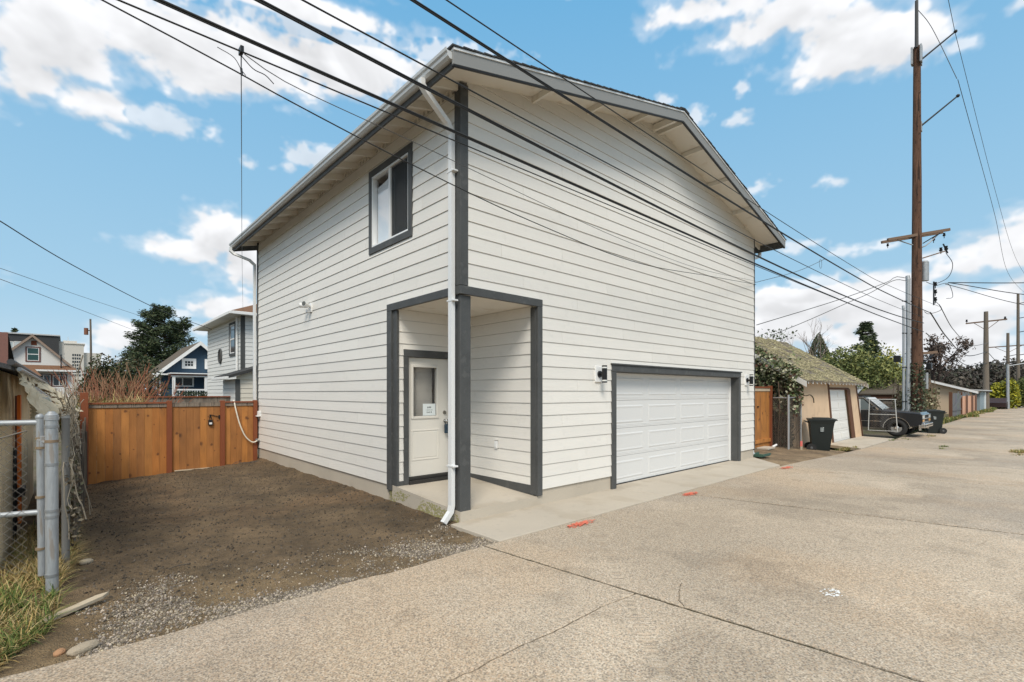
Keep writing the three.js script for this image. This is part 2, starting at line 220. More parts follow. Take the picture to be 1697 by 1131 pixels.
M.blackMetal = std([0.012, 0.012, 0.013], 0.38, { metalness: 0.2 });
M.rubber = std([0.022, 0.022, 0.022], 0.85);
M.glass = new THREE.MeshPhysicalMaterial({ color: 0xffffff, roughness: 0.02, transmission: 1, thickness: 0, ior: 1.5 });
M.darkGlass = std([0.03, 0.036, 0.04], 0.06);
M.blind = std([0.82, 0.84, 0.86], 0.9);
M.roomPlaster = std([0.5, 0.48, 0.45], 1);
M.vinyl = std([0.83, 0.83, 0.82], 0.35);
M.screen = std([0.055, 0.058, 0.06], 0.9, { transparent: true, opacity: 0.55 });
M.shingle = varied(std(0xffffff, 1, { map: T.shingle }), [1, 0.8, 1.2]);
M.cedar = varied(std(0xffffff, 0.72, { map: T.cedar, bumpMap: T.grainB, bumpScale: 0.002 }), [[1, 1, 1], [0.86, 0.84, 0.88], [1.1, 1.07, 1.0], [0.96, 0.88, 0.8], [0.77, 0.76, 0.86]].map((c) => c.map((k) => k * 1.12)));
M.redwood = std([0.23, 0.064, 0.022], 0.7, { bumpMap: T.grainB, bumpScale: 0.002 });
M.weathered = varied(std(0xffffff, 0.95, { map: T.weathered, bumpMap: T.grainB, bumpScale: 0.004 }), [1, 0.7, 1.25]);
M.paleWood = std([0.52, 0.43, 0.31], 0.9, { bumpMap: T.grainB, bumpScale: 0.002 });
M.pole = std(0xffffff, 0.95, { map: T.polewood, bumpMap: T.grainB, bumpScale: 0.012 });
M.poleGrey = std([0.17, 0.14, 0.11], 0.95, { bumpMap: T.grainB, bumpScale: 0.01 });
M.armWood = std([0.19, 0.125, 0.085], 0.9, { bumpMap: T.grainB, bumpScale: 0.006 });
M.galv = std(0xffffff, 0.5, { map: T.galv, metalness: 0.35 });
M.wire = std([0.20, 0.18, 0.155], 0.65, { metalness: 0.3 });
M.cable = std([0.012, 0.012, 0.012], 0.55);
M.cableGrey = std([0.09, 0.088, 0.085], 0.55, { metalness: 0.2 });
M.steel = std([0.33, 0.34, 0.35], 0.45, { metalness: 0.6 });
M.stucco = std(0xffffff, 0.95, { map: T.stucco, bumpMap: T.fine, bumpScale: 0.006 });
M.tan = std(0xffffff, 0.85, { map: T.tanwall });
M.brown = std([0.12, 0.05, 0.025], 0.8, { bumpMap: T.grainB, bumpScale: 0.003 });
M.moss = varied(std(0xffffff, 1, { map: T.moss, bumpMap: T.dirtB, bumpScale: 0.03 }), [1, 0.85, 1.12]);
M.bark = std(0xffffff, 1, { map: T.bark, bumpMap: T.grainB, bumpScale: 0.01 });
M.leaf = std(0xffffff, 0.75, { vertexColors: true, side: THREE.DoubleSide });
M.grass = std(0xffffff, 0.8, { vertexColors: true, side: THREE.DoubleSide });
M.chrome = std([0.72, 0.72, 0.71], 0.16, { metalness: 1 });
// ------------------------------------------------------------------ ground, yard, alley, apron
const alleyY = (x) => -0.2 * sm(10, 20, x);
function gy(x, z) {
  const right = alleyY(x); if (z > -4) return right;
  const w = sm(3.7, 3.4, x), k = clamp((3.6 - x) / 3.3, 0, 1.3), d = clamp((-z - 4.1) / 9.3, 0, 1.2);
  return right + w * (-0.035 * sm(-4, -4.4, z) - 0.05 * d - 0.2 * k * d + 0.07 * Math.exp(-(((z + 7.2) / 1.8) ** 2)) * Math.exp(-(((3.6 - x) / 1.1) ** 2)));
}
function sheet(xs, zs, yf, colf) {
  const nx = xs.length, nz = zs.length, pos = [], uv = [], idx = [], col = [];
  for (const z of zs) for (const x of xs) { pos.push(x, yf(x, z), z); uv.push(x, -z); if (colf) col.push(...colf(x, z)); }
  for (let j = 0; j < nz - 1; j++) for (let i = 0; i < nx - 1; i++) { const a = j * nx + i; idx.push(a, a + nx, a + 1, a + 1, a + nx, a + nx + 1); }
  const g = new THREE.BufferGeometry(); g.setAttribute('position', new THREE.Float32BufferAttribute(pos, 3)); g.setAttribute('uv', new THREE.Float32BufferAttribute(uv, 2)); if (colf) g.setAttribute('color', new THREE.Float32BufferAttribute(col, 3)); g.setIndex(idx); g.computeVertexNormals(); return g;
}
const range = (a, b, s) => { const r = [], n = Math.max(1, Math.round((b - a) / s)); for (let i = 0; i <= n; i++) r.push(a + (b - a) * i / n); return r; };
{
  const xs = [-600, -300, -150, -80, -40, -20, ...range(-10, 30, 1), 35, 40, 50, 60, 80, 110, 160, 300, 600], zs = [-600, -300, -200, -120, -80, -60, -50, -40, -30, -24, -20, ...range(-18, 6, 0.75), 10, 20, 60, 200, 600];
  const m = mesh('ground', sheet(xs, zs, (x, z) => Math.min(gy(x, z), gy(x, z - 0.5)) - 0.16 + 0.10 * sm(-14.5, -16, z) + (z > 1.6 ? 0.12 : 0)), M.field, scene); m.userData.kind = 'structure';
}
const yardZ0 = -4.02;
const rut = (x, z, c) => { const q = (x - c - 0.16 * Math.sin(z * 0.7 + c) - 0.1 * (-z - 8)) / 0.16; return Math.exp(-q * q) * sm(0.35, 0.6, n3(z * 0.6, c, 3)); };
const yardBump = (x, z) => 0.05 * (fbm(x * 1.3, 3, z * 1.3, 4) - 0.5) + 0.045 * (fbm(x * 5, 9, z * 5, 4) - 0.5) + 0.018 * (fbm(x * 17, 2, z * 17, 2) - 0.5) - 0.022 * (rut(x, z, 1.0) + rut(x, z, 2.4));
const yardY = (x, z) => gy(x, z) + yardBump(x, z) * sm(yardZ0, yardZ0 - 0.3, z) - 0.015 * sm(-4.5, -4.0, z);
{
  const xs = range(-1.5, 3.62, 0.05), zs = range(-13.62, yardZ0 + 0.06, 0.05);
  const col = (x, z) => {                              // sandy spill from the alley, darker graded soil behind
    const a = sm(-5.6, -4.3, z + (fbm(x * 1.1, 5, z * 1.1, 3) - 0.5) * 2.0 - 0.35 * sm(1, 3.5, x)), b = fbm(x * 3, 1, z * 3, 4), c = sm(0.55, 0.7, fbm(x * 0.8, 8, z * 0.8, 3));
    const k = 0.62 + 0.72 * b; return [mix(1, 1.35, a) * k * mix(1, 1.12, c), mix(1, 1.36, a) * k * mix(1, 1.05, c), mix(1, 1.3, a) * k];
  };
  const m = mesh('dirt_yard', sheet(xs, zs, yardY, col), M.dirt, scene); m.userData.kind = 'structure'; m.userData.label = 'bare graded brown dirt beside the white house';
  const m2 = mesh('side_yard_soil', sheet(range(11.5, 17.4, 0.06), range(-6.9, -3.95, 0.06), (x, z) => gy(x, z) + 0.01 + 0.09 * sm(-4.3, -6, z) * sm(12, 14, x) + 0.05 * (fbm(x * 2, 4, z * 2, 4) - 0.5) * sm(-4, -4.3, z) - 0.03 * sm(-4.3, -3.95, z), (x, z) => { const b = 1.0 + 1.1 * fbm(x * 3, 1, z * 3, 5); return [b * 1.15, b * 1.2, b * 1.3]; }), M.dirt, scene);
  m2.userData.kind = 'structure'; m2.userData.label = 'bare soil between the white house and the tan garage';
}
const alley = struct('alley', 'tan exposed aggregate concrete alley running into the distance');
{
  const J = [[-4.9, 0.05], [-0.8, 0.06], [3.27, 0.08], [7.32, 0.2], [11.25, 0.3], [15.4, 0.3], [19.5, 0.25], [23.6, 0.2], [27.7, 0.15], [31.8, 0.1], [36, 0], [40, 0], [48, 0], [70, 0], [140, 0]];
  const zr = 1.6, er = rng(5);
  const edge = (x) => -4 + (x < 3.6 ? 0.035 * (fbm(x * 2.2, 1, 7, 4) - 0.5) * 2 + 0.012 * (n3(x * 14, 3, 1) - 0.5) : 0.0);
  const slab = (pts) => {
    const g = clean(new THREE.ExtrudeGeometry(new THREE.Shape(pts.map((p) => new THREE.Vector2(p[0], -p[1]))), { depth: 0.11, bevelEnabled: true, bevelSize: 0.006, bevelThickness: 0.006, bevelSegments: 1, bevelOffset: -0.006 }));
    const p = g.attributes.position; for (let i = 0; i < p.count; i++) { const x = p.getX(i), z = -p.getY(i), h = p.getZ(i); p.setXYZ(i, x, h - 0.116 + alleyY(x), z); }
    g.computeVertexNormals(); return uvBox(g);
  };
  const crack = (x) => -2.26 + 0.05 * (fbm(x * 2.4, 6, 2, 5) - 0.5) * 2 + 0.012 * (n3(x * 16, 1, 5) - 0.5);
  for (let i = 0; i < J.length - 1; i++) {
    const [a, ka] = J[i], [b, kb] = J[i + 1], gap = i < 9 ? 0.013 : 0.004, ga = gap + (i > 2 && i < 9 ? 0.012 : 0), gb = gap + (i > 1 && i < 9 ? 0.012 : 0), xa = (z) => a + ka * (z + 4) + ga + (i < 6 ? 0.02 * n3(z * 7, i, 4) * n3(z * 23, i, 9) : 0), xb = (z) => b + kb * (z + 4) - gb - (i < 6 ? 0.02 * n3(z * 7, i + 1, 14) * n3(z * 23, i + 1, 19) : 0);
    const far = [], near = [];
    for (const x of range(xa(-4), xb(-4), i < 4 ? 0.08 : 2)) far.push([x, edge(x)]);
    const right = range(-3.98, zr, i < 5 ? 0.04 : 0.3).map((z) => [xb(z), z]), left = range(-3.98, zr, i < 5 ? 0.04 : 0.3).map((z) => [xa(z), z]).reverse();
    if (i === 1) {                                     // the cracked bay
      const cr = range(xa(-2.26), xb(-2.26), 0.05).map((x) => [x, crack(x)]);
      mesh('concrete_slab', slab([...far, ...right.filter((p) => p[1] < -2.36), ...cr.slice().reverse().map((p) => [p[0], p[1] - 0.008]), ...left.filter((p) => p[1] < -2.36)]), M.alley, alley);
      mesh('concrete_slab', slab([...cr.map((p) => [p[0], p[1] + 0.006]), ...right.filter((p) => p[1] > -2.16), ...left.filter((p) => p[1] > -2.16)]), M.alley, alley);
    } else mesh('concrete_slab', slab([...far, ...right, ...left]), M.alley, alley);
  }
  // moss and soil packed into the joints
  mesh('joint_fill', J.slice(1, 10).map(([a, k]) => { const g = range(-4, zr, 0.2).map((z) => [a + k * (z + 4), z]); return merge(g.slice(0, -1).map((p, i) => { const q = g[i + 1], y0 = alleyY(p[0]) - 0.09, y1 = alleyY(p[0]) - 0.016 + 0.008 * n3(p[1] * 3, 1, a); return hexa([[p[0] - 0.05, y0, p[1]], [p[0] + 0.04, y0, p[1]], [q[0] + 0.04, y0, q[1]], [q[0] - 0.04, y0, q[1]], [p[0] - 0.04, y1, p[1]], [p[0] + 0.04, y1, p[1]], [q[0] + 0.04, y1, q[1]], [q[0] - 0.04, y1, q[1]]]); })); }), M.alleyDark, alley, 'dark mossy soil packed in the joints');
  const hair = (pts, w) => merge(pts.slice(0, -1).map((p, i) => { const q = pts[i + 1], dx = q[0] - p[0], dz = q[1] - p[1], l = Math.hypot(dx, dz), nx = -dz / l * w, nz = dx / l * w; return hexa([[p[0] - nx, 0.0005, p[1] - nz], [p[0] + nx, 0.0005, p[1] + nz], [q[0] + nx, 0.0005, q[1] + nz], [q[0] - nx, 0.0005, q[1] - nz], [p[0] - nx, 0.004, p[1] - nz], [p[0] + nx, 0.004, p[1] + nz], [q[0] + nx, 0.004, q[1] + nz], [q[0] - nx, 0.004, q[1] - nz]]); }));
  mesh('crack', hair(range(3.46, 3.86, 0.03).map((x) => [x, -1.86 - (x - 3.46) * 0.55 + 0.16 * (fbm(x * 7, 3, 8, 3) - 0.5)]), 0.0014), M.alleyDark, alley, 'short crack starting at the near joint');
  // paint dabs: ragged patches a few millimetres thick
  const red = std([0.74, 0.20, 0.125], 0.9); const white = std([0.78, 0.78, 0.76], 0.85);
  const dab = (cx, cz, lx, lz, n, mat, label, seed) => { const r = rng(seed), parts = []; for (let i = 0; i < n; i++) { const a = r() * 6.28, d = Math.pow(r(), 0.75), px = cx + Math.cos(a) * d * lx, pz = cz + Math.sin(a) * d * lz, s = (0.006 + 0.022 * r() * r()) * (1.15 - d * 0.6), k = 6 + Math.floor(r() * 4), o = []; for (let j = 0; j < k; j++) { const t = j / k * 6.283, q = s * (0.55 + 0.7 * r()); o.push([Math.cos(t) * q * 1.7, Math.sin(t) * q]); } parts.push(prism(o, 0.002, (u, v, w) => [px + u, 0.0025 + w + i * 0.00012 + alleyY(px), pz + v])); } mesh('paint_mark', parts, mat, alley, label); };
  dab(4.68, -3.86, 0.25, 0.075, 150, red, 'red paint mark by the porch end of the apron', 11);
  dab(7.33, -3.82, 0.22, 0.08, 150, red, 'red paint mark at the second joint', 12);
  dab(11.5, -3.78, 0.3, 0.08, 150, red, 'red paint mark at the far corner of the apron', 13);
  dab(4.56, -1.17, 0.1, 0.08, 30, white, 'small white paint splash in the alley', 14);
}
{
  const ap = struct('driveway_apron', 'pale smooth concrete apron in front of the garage door');
  mesh('garage_floor', box(6.72, 11.7, -0.15, 0.011, -6.2, -4.897), M.concrete, ap);
  for (const [a, b] of [[3.47, 6.855], [6.87, 9.615], [9.63, 11.75]]) {
    const pts = b < 11 ? [[a, -4.9], [b, -4.9], [b, -4.0], [a, -4.0]] : [[a, -4.9], [12.6, -4.9], [12.45, -4.75], [11.72, -4.0], [a, -4.0]];
    mesh('concrete_slab', prism(pts.map((p) => [p[0], -p[1]]), 0.16, (u, v, w) => [u, -0.145 + w, -v], [], 0.006), M.concrete, ap);
  }
  const p = mesh('garage_pad', prism([[19.6, 5.2], [24.4, 5.2], [24.0, 4.03], [18.9, 4.03]], 0.1, (u, v, w) => [u, gy(u, -4) - 0.085 + w, -v], [], 0.006), M.concrete, scene); p.userData.kind = 'structure'; p.userData.label = 'worn concrete pad before the tan garage';
}
// ------------------------------------------------------------------ the white house
const FX0 = 3.6, FX1 = 12.55, FZ = -4.88, BZ = -13.5, RX = 8.075;
const roofY = (x) => 6.63 - 0.25 * Math.abs(x - RX), roofU = (x) => roofY(x) - 0.05;
const front = (u, v, w) => [u, v, FZ + w], left = (u, v, w) => [FX0 - w, v, -u], pBack = (u, v, w) => [u, v, -6.5 + w], pSide = (u, v, w) => [4.95 - w, v, -u];
const inward = (f) => (u, v, w) => f(u, v, -w);
const slab3 = (f, u0, u1, v0, v1, w0, w1, r = 0.004) => {                              // chamfered board in a wall's frame
  const p = [V(...f(u0, v0, w0)), V(...f(u1, v1, w1))]; return rbox(Math.min(p[0].x, p[1].x), Math.max(p[0].x, p[1].x), Math.min(p[0].y, p[1].y), Math.max(p[0].y, p[1].y), Math.min(p[0].z, p[1].z), Math.max(p[0].z, p[1].z), r);
};
const house = thing('white_house', 'two storey white lap-sided house with charcoal trim and attached garage', 'house');
const EXPO = 0.1765, SV0 = 0.235, GAP = 0.0055;
{
  const rr = rng(31);
  function plank(f, p) {                                // p: [u0 bottom, u1 bottom, u0 top, u1 top, v0, v1]
    const [a0, b0, a1, b1, v0, v1] = p, wb = 0.017, wt = 0.006, back = -0.004;
    let g = hexa([f(a0, v0, back), f(b0, v0, back), f(b0, v0, wb), f(a0, v0, wb), f(a1, v1, back), f(b1, v1, back), f(b1, v1, wt), f(a1, v1, wt)]);
    g = uvBox(g, rr() * 5, rr() * 5); return g;
  }
  function clad(f, u0, u1, vTop, holes, lim, offs) {
    for (let k = 0; k < 60; k++) {
      const v0 = SV0 + k * EXPO, v1 = Math.min(v0 + EXPO - GAP, vTop); if (v1 - v0 < 0.02) break;
      const spans = [];
      let cuts = [[u0, u1, v0, v1]];
      for (const h of holes) {
        const next = [];
        for (const c of cuts) {
          if (h[1] <= c[0] || h[0] >= c[1] || h[3] <= c[2] || h[2] >= c[3]) { next.push(c); continue; }
          if (h[0] > c[0]) next.push([c[0], h[0], c[2], c[3]]); if (h[1] < c[1]) next.push([h[1], c[1], c[2], c[3]]);
          const m0 = Math.max(c[0], h[0]), m1 = Math.min(c[1], h[1]); if (h[2] - c[2] > 0.015) next.push([m0, m1, c[2], h[2]]); if (c[3] - h[3] > 0.015) next.push([m0, m1, h[3], c[3]]);
        }
        cuts = next;
      }
      for (const c of cuts) { let s = Math.floor((c[0] - u0 + offs[k % offs.length]) / 3.66) * 3.66 - offs[k % offs.length] + u0; while (s < c[1]) { const a = Math.max(c[0], s + 0.0022), b = Math.min(c[1], s + 3.66 - 0.0022); if (b - a > 0.01) spans.push([a, b, c[2], c[3]]); s += 3.66; } }
      for (const [a, b, w0, w1] of spans) {
        let p = [a, b, a, b, w0, w1];
        if (lim) { const l0 = lim(w0), l1 = lim(w1); if (!l0) continue; p = [Math.max(a, l0[0]), Math.min(b, l0[1]), l1 ? Math.max(a, l1[0]) : RX, l1 ? Math.min(b, l1[1]) : RX, w0, w1]; if (p[1] - p[0] < 0.02) continue; if (p[3] < p[2]) p[2] = p[3] = clamp((p[2] + p[3]) / 2, p[0], p[1]); p[2] = Math.max(p[2], p[0]); p[3] = Math.min(p[3], p[1]); if (p[3] < p[2]) p[3] = p[2]; }
        mesh('siding_plank', plank(f, p), M.siding[Math.floor(rr() * 4)], house);
      }
    }
  }
  const lim = (v) => { const d = (roofU(RX) - v) / 0.25; return d > 0.02 ? [RX - d, RX + d] : null; };
  const offs = [0, 1.55, 2.7, 0.8, 3.1, 1.9, 0.35];
  clad(front, FX0 + 0.1, FX1 - 0.012, 6.6, [[0, 5.03, 0, 2.945], [6.68, 11.73, 0, 2.11]], lim, offs);
  clad(left, 4.98, -BZ - 0.01, 5.345, [[0, 6.72, 0, 2.945], [5.99, 7.30, 3.815, 5.13]], null, [1.2, 2.9, 0.4, 2.1, 3.3, 0.9, 1.7]);
  clad(pBack, FX0 + 0.045, 4.95, 2.86, [[3.73, 4.665, 0, 2.27]], null, [0]);
  clad(pSide, 5.0, 6.48, 2.86, [[5.72, 5.81, 0.74, 0.88]], null, [0]);
}
// wall cores in siding and plaster colours
mesh('wall', prism([[4.95, SV0], [6.80, SV0], [6.80, 1.98], [11.62, 1.98], [11.62, SV0], [FX1, SV0], [FX1, roofU(FX1)], [RX, roofU(RX)], [FX0 + 0.1, roofU(FX0 + 0.1)], [FX0 + 0.1, 2.9], [4.95, 2.9]], 0.09, (u, v, w) => front(u, v, -w - 0.001)), M.siding[1], house);
mesh('wall', prism([[6.6, SV0], [-BZ, SV0], [-BZ, 5.36], [4.98, 5.36], [4.98, 2.9], [6.6, 2.9]], 0.09, (u, v, w) => left(u, v, -w - 0.001), [rectPath(6.09, 7.20, 3.915, 5.03)]), M.roomPlaster, house);
mesh('wall', [box(FX1 - 0.1, FX1, 0.02, 5.36, BZ, FZ - 0.1), box(FX0 + 0.1, FX1 - 0.1, 0.02, 5.4, BZ, BZ + 0.09), prism([[FX0, 5.4], [FX1, 5.4], [RX, 6.55]], 0.09, (u, v, w) => [u, v, BZ + w])], M.siding[1], house);
mesh('wall', [prism([[FX0 + 0.03, 0.02], [3.80, 0.02], [3.80, 2.17], [4.61, 2.17], [4.61, 0.02], [4.94, 0.02], [4.94, 2.86], [FX0 + 0.03, 2.86]], 0.09, (u, v, w) => pBack(u, v, -w - 0.001)), box(4.952, 5.04, 0.02, 2.88, -6.6, FZ - 0.09)], M.roomPlaster, house);
mesh('floor', box(FX0 + 0.1, FX1 - 0.1, 2.945, 3.05, BZ + 0.1, FZ - 0.1), M.roomPlaster, house);
// foundation and porch slab
for (const q of [[5.0, 6.70, -0.2, SV0 + 0.01, FZ - 0.15, FZ - 0.008], [11.68, FX1 - 0.01, -0.3, SV0 + 0.01, FZ - 0.15, FZ - 0.008], [FX0 + 0.008, FX0 + 0.15, -0.4, SV0 + 0.01, BZ, -6.72], [FX1 - 0.15, FX1 - 0.012, -0.5, SV0 + 0.01, BZ, FZ - 0.16]]) mesh('foundation', box(...q), M.concrete, house);
const mossC = M.concrete;
mesh('porch_slab', uvBox(hexa([[FX0, -0.2, -4.885], [5.02, -0.2, -4.885], [5.02, -0.2, -6.6], [FX0, -0.2, -6.6], [FX0, 0.142, -4.885], [5.02, 0.142, -4.885], [5.02, 0.238, -6.6], [FX0, 0.238, -6.6]].map((p) => [p[0], p[1], p[2]]))), M.concrete, house, 'low concrete porch slab with greenish edges');
{                                                      // algae that has grown on the slab's weathered side
  const alg = picture(256, 128, (u, v) => mix3([0.40, 0.35, 0.17], [0.29, 0.28, 0.11], pf(u, v, 6, 431, 4)), 1);
  const m = std(0xffffff, 1, { map: alg }), r = rng(44), g = [];
  for (let i = 0; i < 900; i++) { const z = -4.92 - 1.75 * r(), y = -0.02 + (0.13 + 0.055 * (-z - 4.9)) * Math.pow(r(), 1.6), s = 0.003 + 0.008 * r(); if (fbm(z * 3, y * 9, 2, 3) < 0.45) continue; g.push(prism([[-s * 1.6, -s * 0.6], [s * 1.4, -s * 0.8], [s * 1.7, s * 0.4], [0.1 * s, s], [-s * 1.5, s * 0.5]], 0.0015, (u, v, w) => [FX0 - 0.0015 - w - i * 2e-6, y + v, z + u])); }
  mesh('algae', g, m, house).userData.kind = 'stuff';
}
// corner boards, porch lintels, trims and post
const trimPiece = (name, f, u0, u1, v0, v1, w0, w1, label) => mesh(name, slab3(f, u0, u1, v0, v1, w0, w1), M.trim, house, label);
trimPiece('corner_board', front, FX0 - 0.022, FX0 + 0.1, 2.95, roofU(FX0) - 0.02, 0.0, 0.024);
trimPiece('corner_board', left, 4.882, 4.98, 2.95, roofU(FX0) - 0.02, 0.0, 0.024);
trimPiece('corner_board', left, 13.41, 13.52, 0.2, 5.4, 0.0, 0.024);
trimPiece('corner_board', front, FX1 - 0.014, FX1 + 0.022, 0.2, roofU(FX1) - 0.05, -0.1, 0.022);
trimPiece('lintel', front, FX0 - 0.024, 5.03, 2.84, 2.945, -0.02, 0.026);
trimPiece('lintel', left, 4.90, 6.72, 2.84, 2.945, -0.02, 0.0245);
trimPiece('porch_trim', front, 4.935, 5.03, 0.15, 2.838, -0.03, 0.024);
trimPiece('porch_trim', pSide, 4.90, 5.0, 0.16, 2.838, 0.0, 0.024);
trimPiece('porch_trim', left, 6.585, 6.72, 0.16, 2.838, -0.03, 0.024);
mesh('porch_trim', rbox(FX0 + 0.006, FX0 + 0.046, 0.23, 2.838, -6.584, -6.47, 0.004), M.trim, house);
trimPiece('base_trim', pSide, 5.0, 6.48, 0.16, SV0 + 0.055, -0.02, 0.022);
trimPiece('base_trim', pBack, FX0 + 0.045, 3.73, 0.2, 0.30, -0.02, 0.022);
mesh('porch_post', rbox(FX0 + 0.004, FX0 + 0.168, 0.13, 2.838, -5.085, -4.892, 0.008), M.trim, house);
mesh('porch_ceiling', box(FX0 + 0.02, 4.94, 2.862, 2.9, -6.49, FZ - 0.02), M.soffit, house);
mesh('outlet_cover', [slab3(pSide, 5.735, 5.795, 0.75, 0.87, 0.0, 0.03), slab3(pSide, 5.745, 5.785, 0.775, 0.845, 0.03, 0.037)], M.vinyl, house);
// entry door
{
  const d = new THREE.Group(); d.name = 'entry_door'; d.userData.label = 'cream half-glass entry door on the porch'; house.add(d);
  const cream = std([0.77, 0.735, 0.665], 0.45), f = (u, v, w) => pBack(u, v, w - 0.04);
  mesh('door_leaf', prism(rectPath(3.818, 4.582, 0.335, 2.157), 0.045, (u, v, w) => f(u, v, w - 0.045), [rectPath(3.925, 4.345, 1.255, 2.01)], 0.002), cream, d);
  for (const [a, b, c, e] of [[3.885, 3.925, 1.215, 2.05], [4.345, 4.385, 1.215, 2.05], [3.925, 4.345, 1.215, 1.255], [3.925, 4.345, 2.01, 2.05]]) mesh('glass_bead', slab3(f, a, b, c, e, -0.02, 0.016, 0.006), cream, d);
  mesh('door_glass', slab3(f, 3.925, 4.345, 1.255, 2.01, -0.026, -0.02, 0.001), M.glass, d);
  for (const [a, b, c, e] of [[3.895, 3.915, 0.575, 1.045], [4.375, 4.395, 0.575, 1.045], [3.915, 4.375, 0.575, 0.595], [3.915, 4.375, 1.025, 1.045]]) mesh('panel_moulding', slab3(f, a, b, c, e, -0.002, 0.007, 0.003), cream, d);
  mesh('raised_panel', slab3(f, 3.935, 4.355, 0.615, 1.005, -0.002, 0.005, 0.004), cream, d);
  mesh('deadbolt', [cyl(f(4.50, 1.30, 0), f(4.50, 1.30, 0.022), 0.03, 0.026, 16), cyl(f(4.50, 1.30, 0.022), f(4.50, 1.30, 0.03), 0.012, 0.012, 10)], std([0.25, 0.235, 0.2], 0.35, { metalness: 0.8 }), d);
  mesh('door_knob', [cyl(f(4.505, 1.17, 0), f(4.505, 1.17, 0.015), 0.03, 0.03, 14), new THREE.SphereGeometry(0.028, 14, 10).translate(...f(4.505, 1.17, 0.05)), cyl(f(4.505, 1.17, 0.01), f(4.505, 1.17, 0.04), 0.012, 0.012, 8)], M.chrome, d);
  mesh('glass_backing', box(3.9, 4.37, 1.2, 2.06, -6.72, -6.70), std([0.42, 0.40, 0.36], 1), d);  // added sheet; its grey gives the door glass a dim, reflecting look
  const cs = (a, b, c, e) => mesh('door_casing', slab3(pBack, a, b, c, e, -0.03, 0.026), M.trim, house);
  cs(3.73, 3.815, 0.235, 2.16); cs(4.585, 4.665, 0.235, 2.16); cs(3.73, 4.665, 2.162, 2.27);
  mesh('threshold', [slab3(pBack, 3.815, 4.585, 0.225, 0.285, -0.06, 0.05), slab3(pBack, 3.815, 4.585, 0.288, 0.33, -0.06, 0.0)], std([0.03, 0.028, 0.026], 0.5), house);
  const lb = thing('key_lockbox', 'dark blue lockbox hanging from the entry door knob', 'lockbox', null, f(4.505, 1.0, 0.03));
  mesh('body', rbox(-0.032, 0.032, -0.03, 0.115, 0.0, 0.045, 0.01, 2), std([0.018, 0.045, 0.075], 0.4), lb);
  mesh('shackle', tube([[-0.02, 0.115, 0.02], [-0.024, 0.16, 0.02], [0, 0.19, 0.02], [0.024, 0.16, 0.02], [0.02, 0.115, 0.02]], 0.006, 20), M.blackMetal, lb);
  const c = document.createElement('canvas'); c.width = 256; c.height = 192; const x = c.getContext('2d');
  x.fillStyle = '#dfe6e6'; x.fillRect(0, 0, 256, 192); x.fillStyle = '#3a4244'; x.textAlign = 'center'; const sr = rng(17); for (let i = 0; i < 4; i++) x.fillRect(88 + i * 21, 46 + 4 * sr(), 10 + 5 * sr(), 26); for (let i = 0; i < 13; i++) if (i !== 1 && i !== 9) x.fillRect(64 + i * 10, 97, 5 + 3 * sr(), 11); x.font = 'bold 36px sans-serif'; x.fillText('Unit B', 128, 152);
  const ct = new THREE.CanvasTexture(c); ct.colorSpace = THREE.SRGBColorSpace; const pg = new THREE.PlaneGeometry(0.235, 0.185);
  const pn1 = new THREE.Mesh(pg, std(0xffffff, 0.8, { map: ct, side: THREE.DoubleSide })); pn1.name = 'paper_notice'; pn1.position.set(...f(4.225, 1.352, -0.0165)); pn1.castShadow = pn1.receiveShadow = true; scene.add(pn1); tag(pn1, 'white paper notice with address taped on the entry door glass', 'notice');
}
// upstairs slider window
{
  const w = new THREE.Group(); w.name = 'window'; w.userData.label = 'white vinyl slider window with charcoal casing upstairs'; house.add(w);
  const [a, b, c, e] = [5.99, 7.30, 3.815, 5.13], k = 0.098;
  for (const q of [[a, b, e - k, e], [a, b, c, c + k], [a, a + k, c + k, e - k], [b - k * 0.8, b, c + k, e - k]]) mesh('casing', slab3(left, q[0], q[1], q[2], q[3], -0.004, 0.032), M.trim, w);
  const A = a + k, B = b - k * 0.8, C = c + k, E = e - k, mid = (A + B) / 2 + 0.01, t = 0.032;
  const fr = (u0, u1, v0, v1, w0, w1) => mesh('frame', slab3(left, u0, u1, v0, v1, w0, w1), M.vinyl, w);
  fr(A, B, E - t, E, -0.06, 0.018); fr(A, B, C, C + t, -0.06, 0.018); fr(A, A + t, C + t, E - t, -0.06, 0.018); fr(B - t, B, C + t, E - t, -0.06, 0.018); fr(mid - 0.03, mid + 0.03, C + t, E - t, -0.05, 0.01);
  mesh('pane', slab3(left, mid + 0.03, B - t, C + t, E - t, -0.034, -0.028, 0.001), M.glass, w); mesh('pane', slab3(left, A + t, mid - 0.03, C + t, E - t, -0.046, -0.04, 0.001), M.glass, w);
  mesh('insect_screen', slab3(left, A + t, mid - 0.03, C + t, E - t, -0.022, -0.021, 0.0004), M.screen, w);
  for (const q of [[A + t, mid - 0.03, E - t - 0.02, E - t], [A + t, mid - 0.03, C + t, C + t + 0.02], [A + t, A + t + 0.02, C + t + 0.02, E - t - 0.02], [mid - 0.05, mid - 0.03, C + t + 0.02, E - t - 0.02]]) mesh('screen_frame', slab3(left, ...q, -0.028, -0.012, 0.002), std([0.10, 0.10, 0.10], 0.6), w);
  mesh('blind', prism([[mid - 0.01, C - 0.03], [B + 0.02, C - 0.03], [B + 0.02, E - 0.16], [mid + 0.3, E - 0.13], [mid - 0.01, E - 0.06]], 0.004, (u, v, q) => left(u, v, -0.075 - q)), M.blind, w);
}
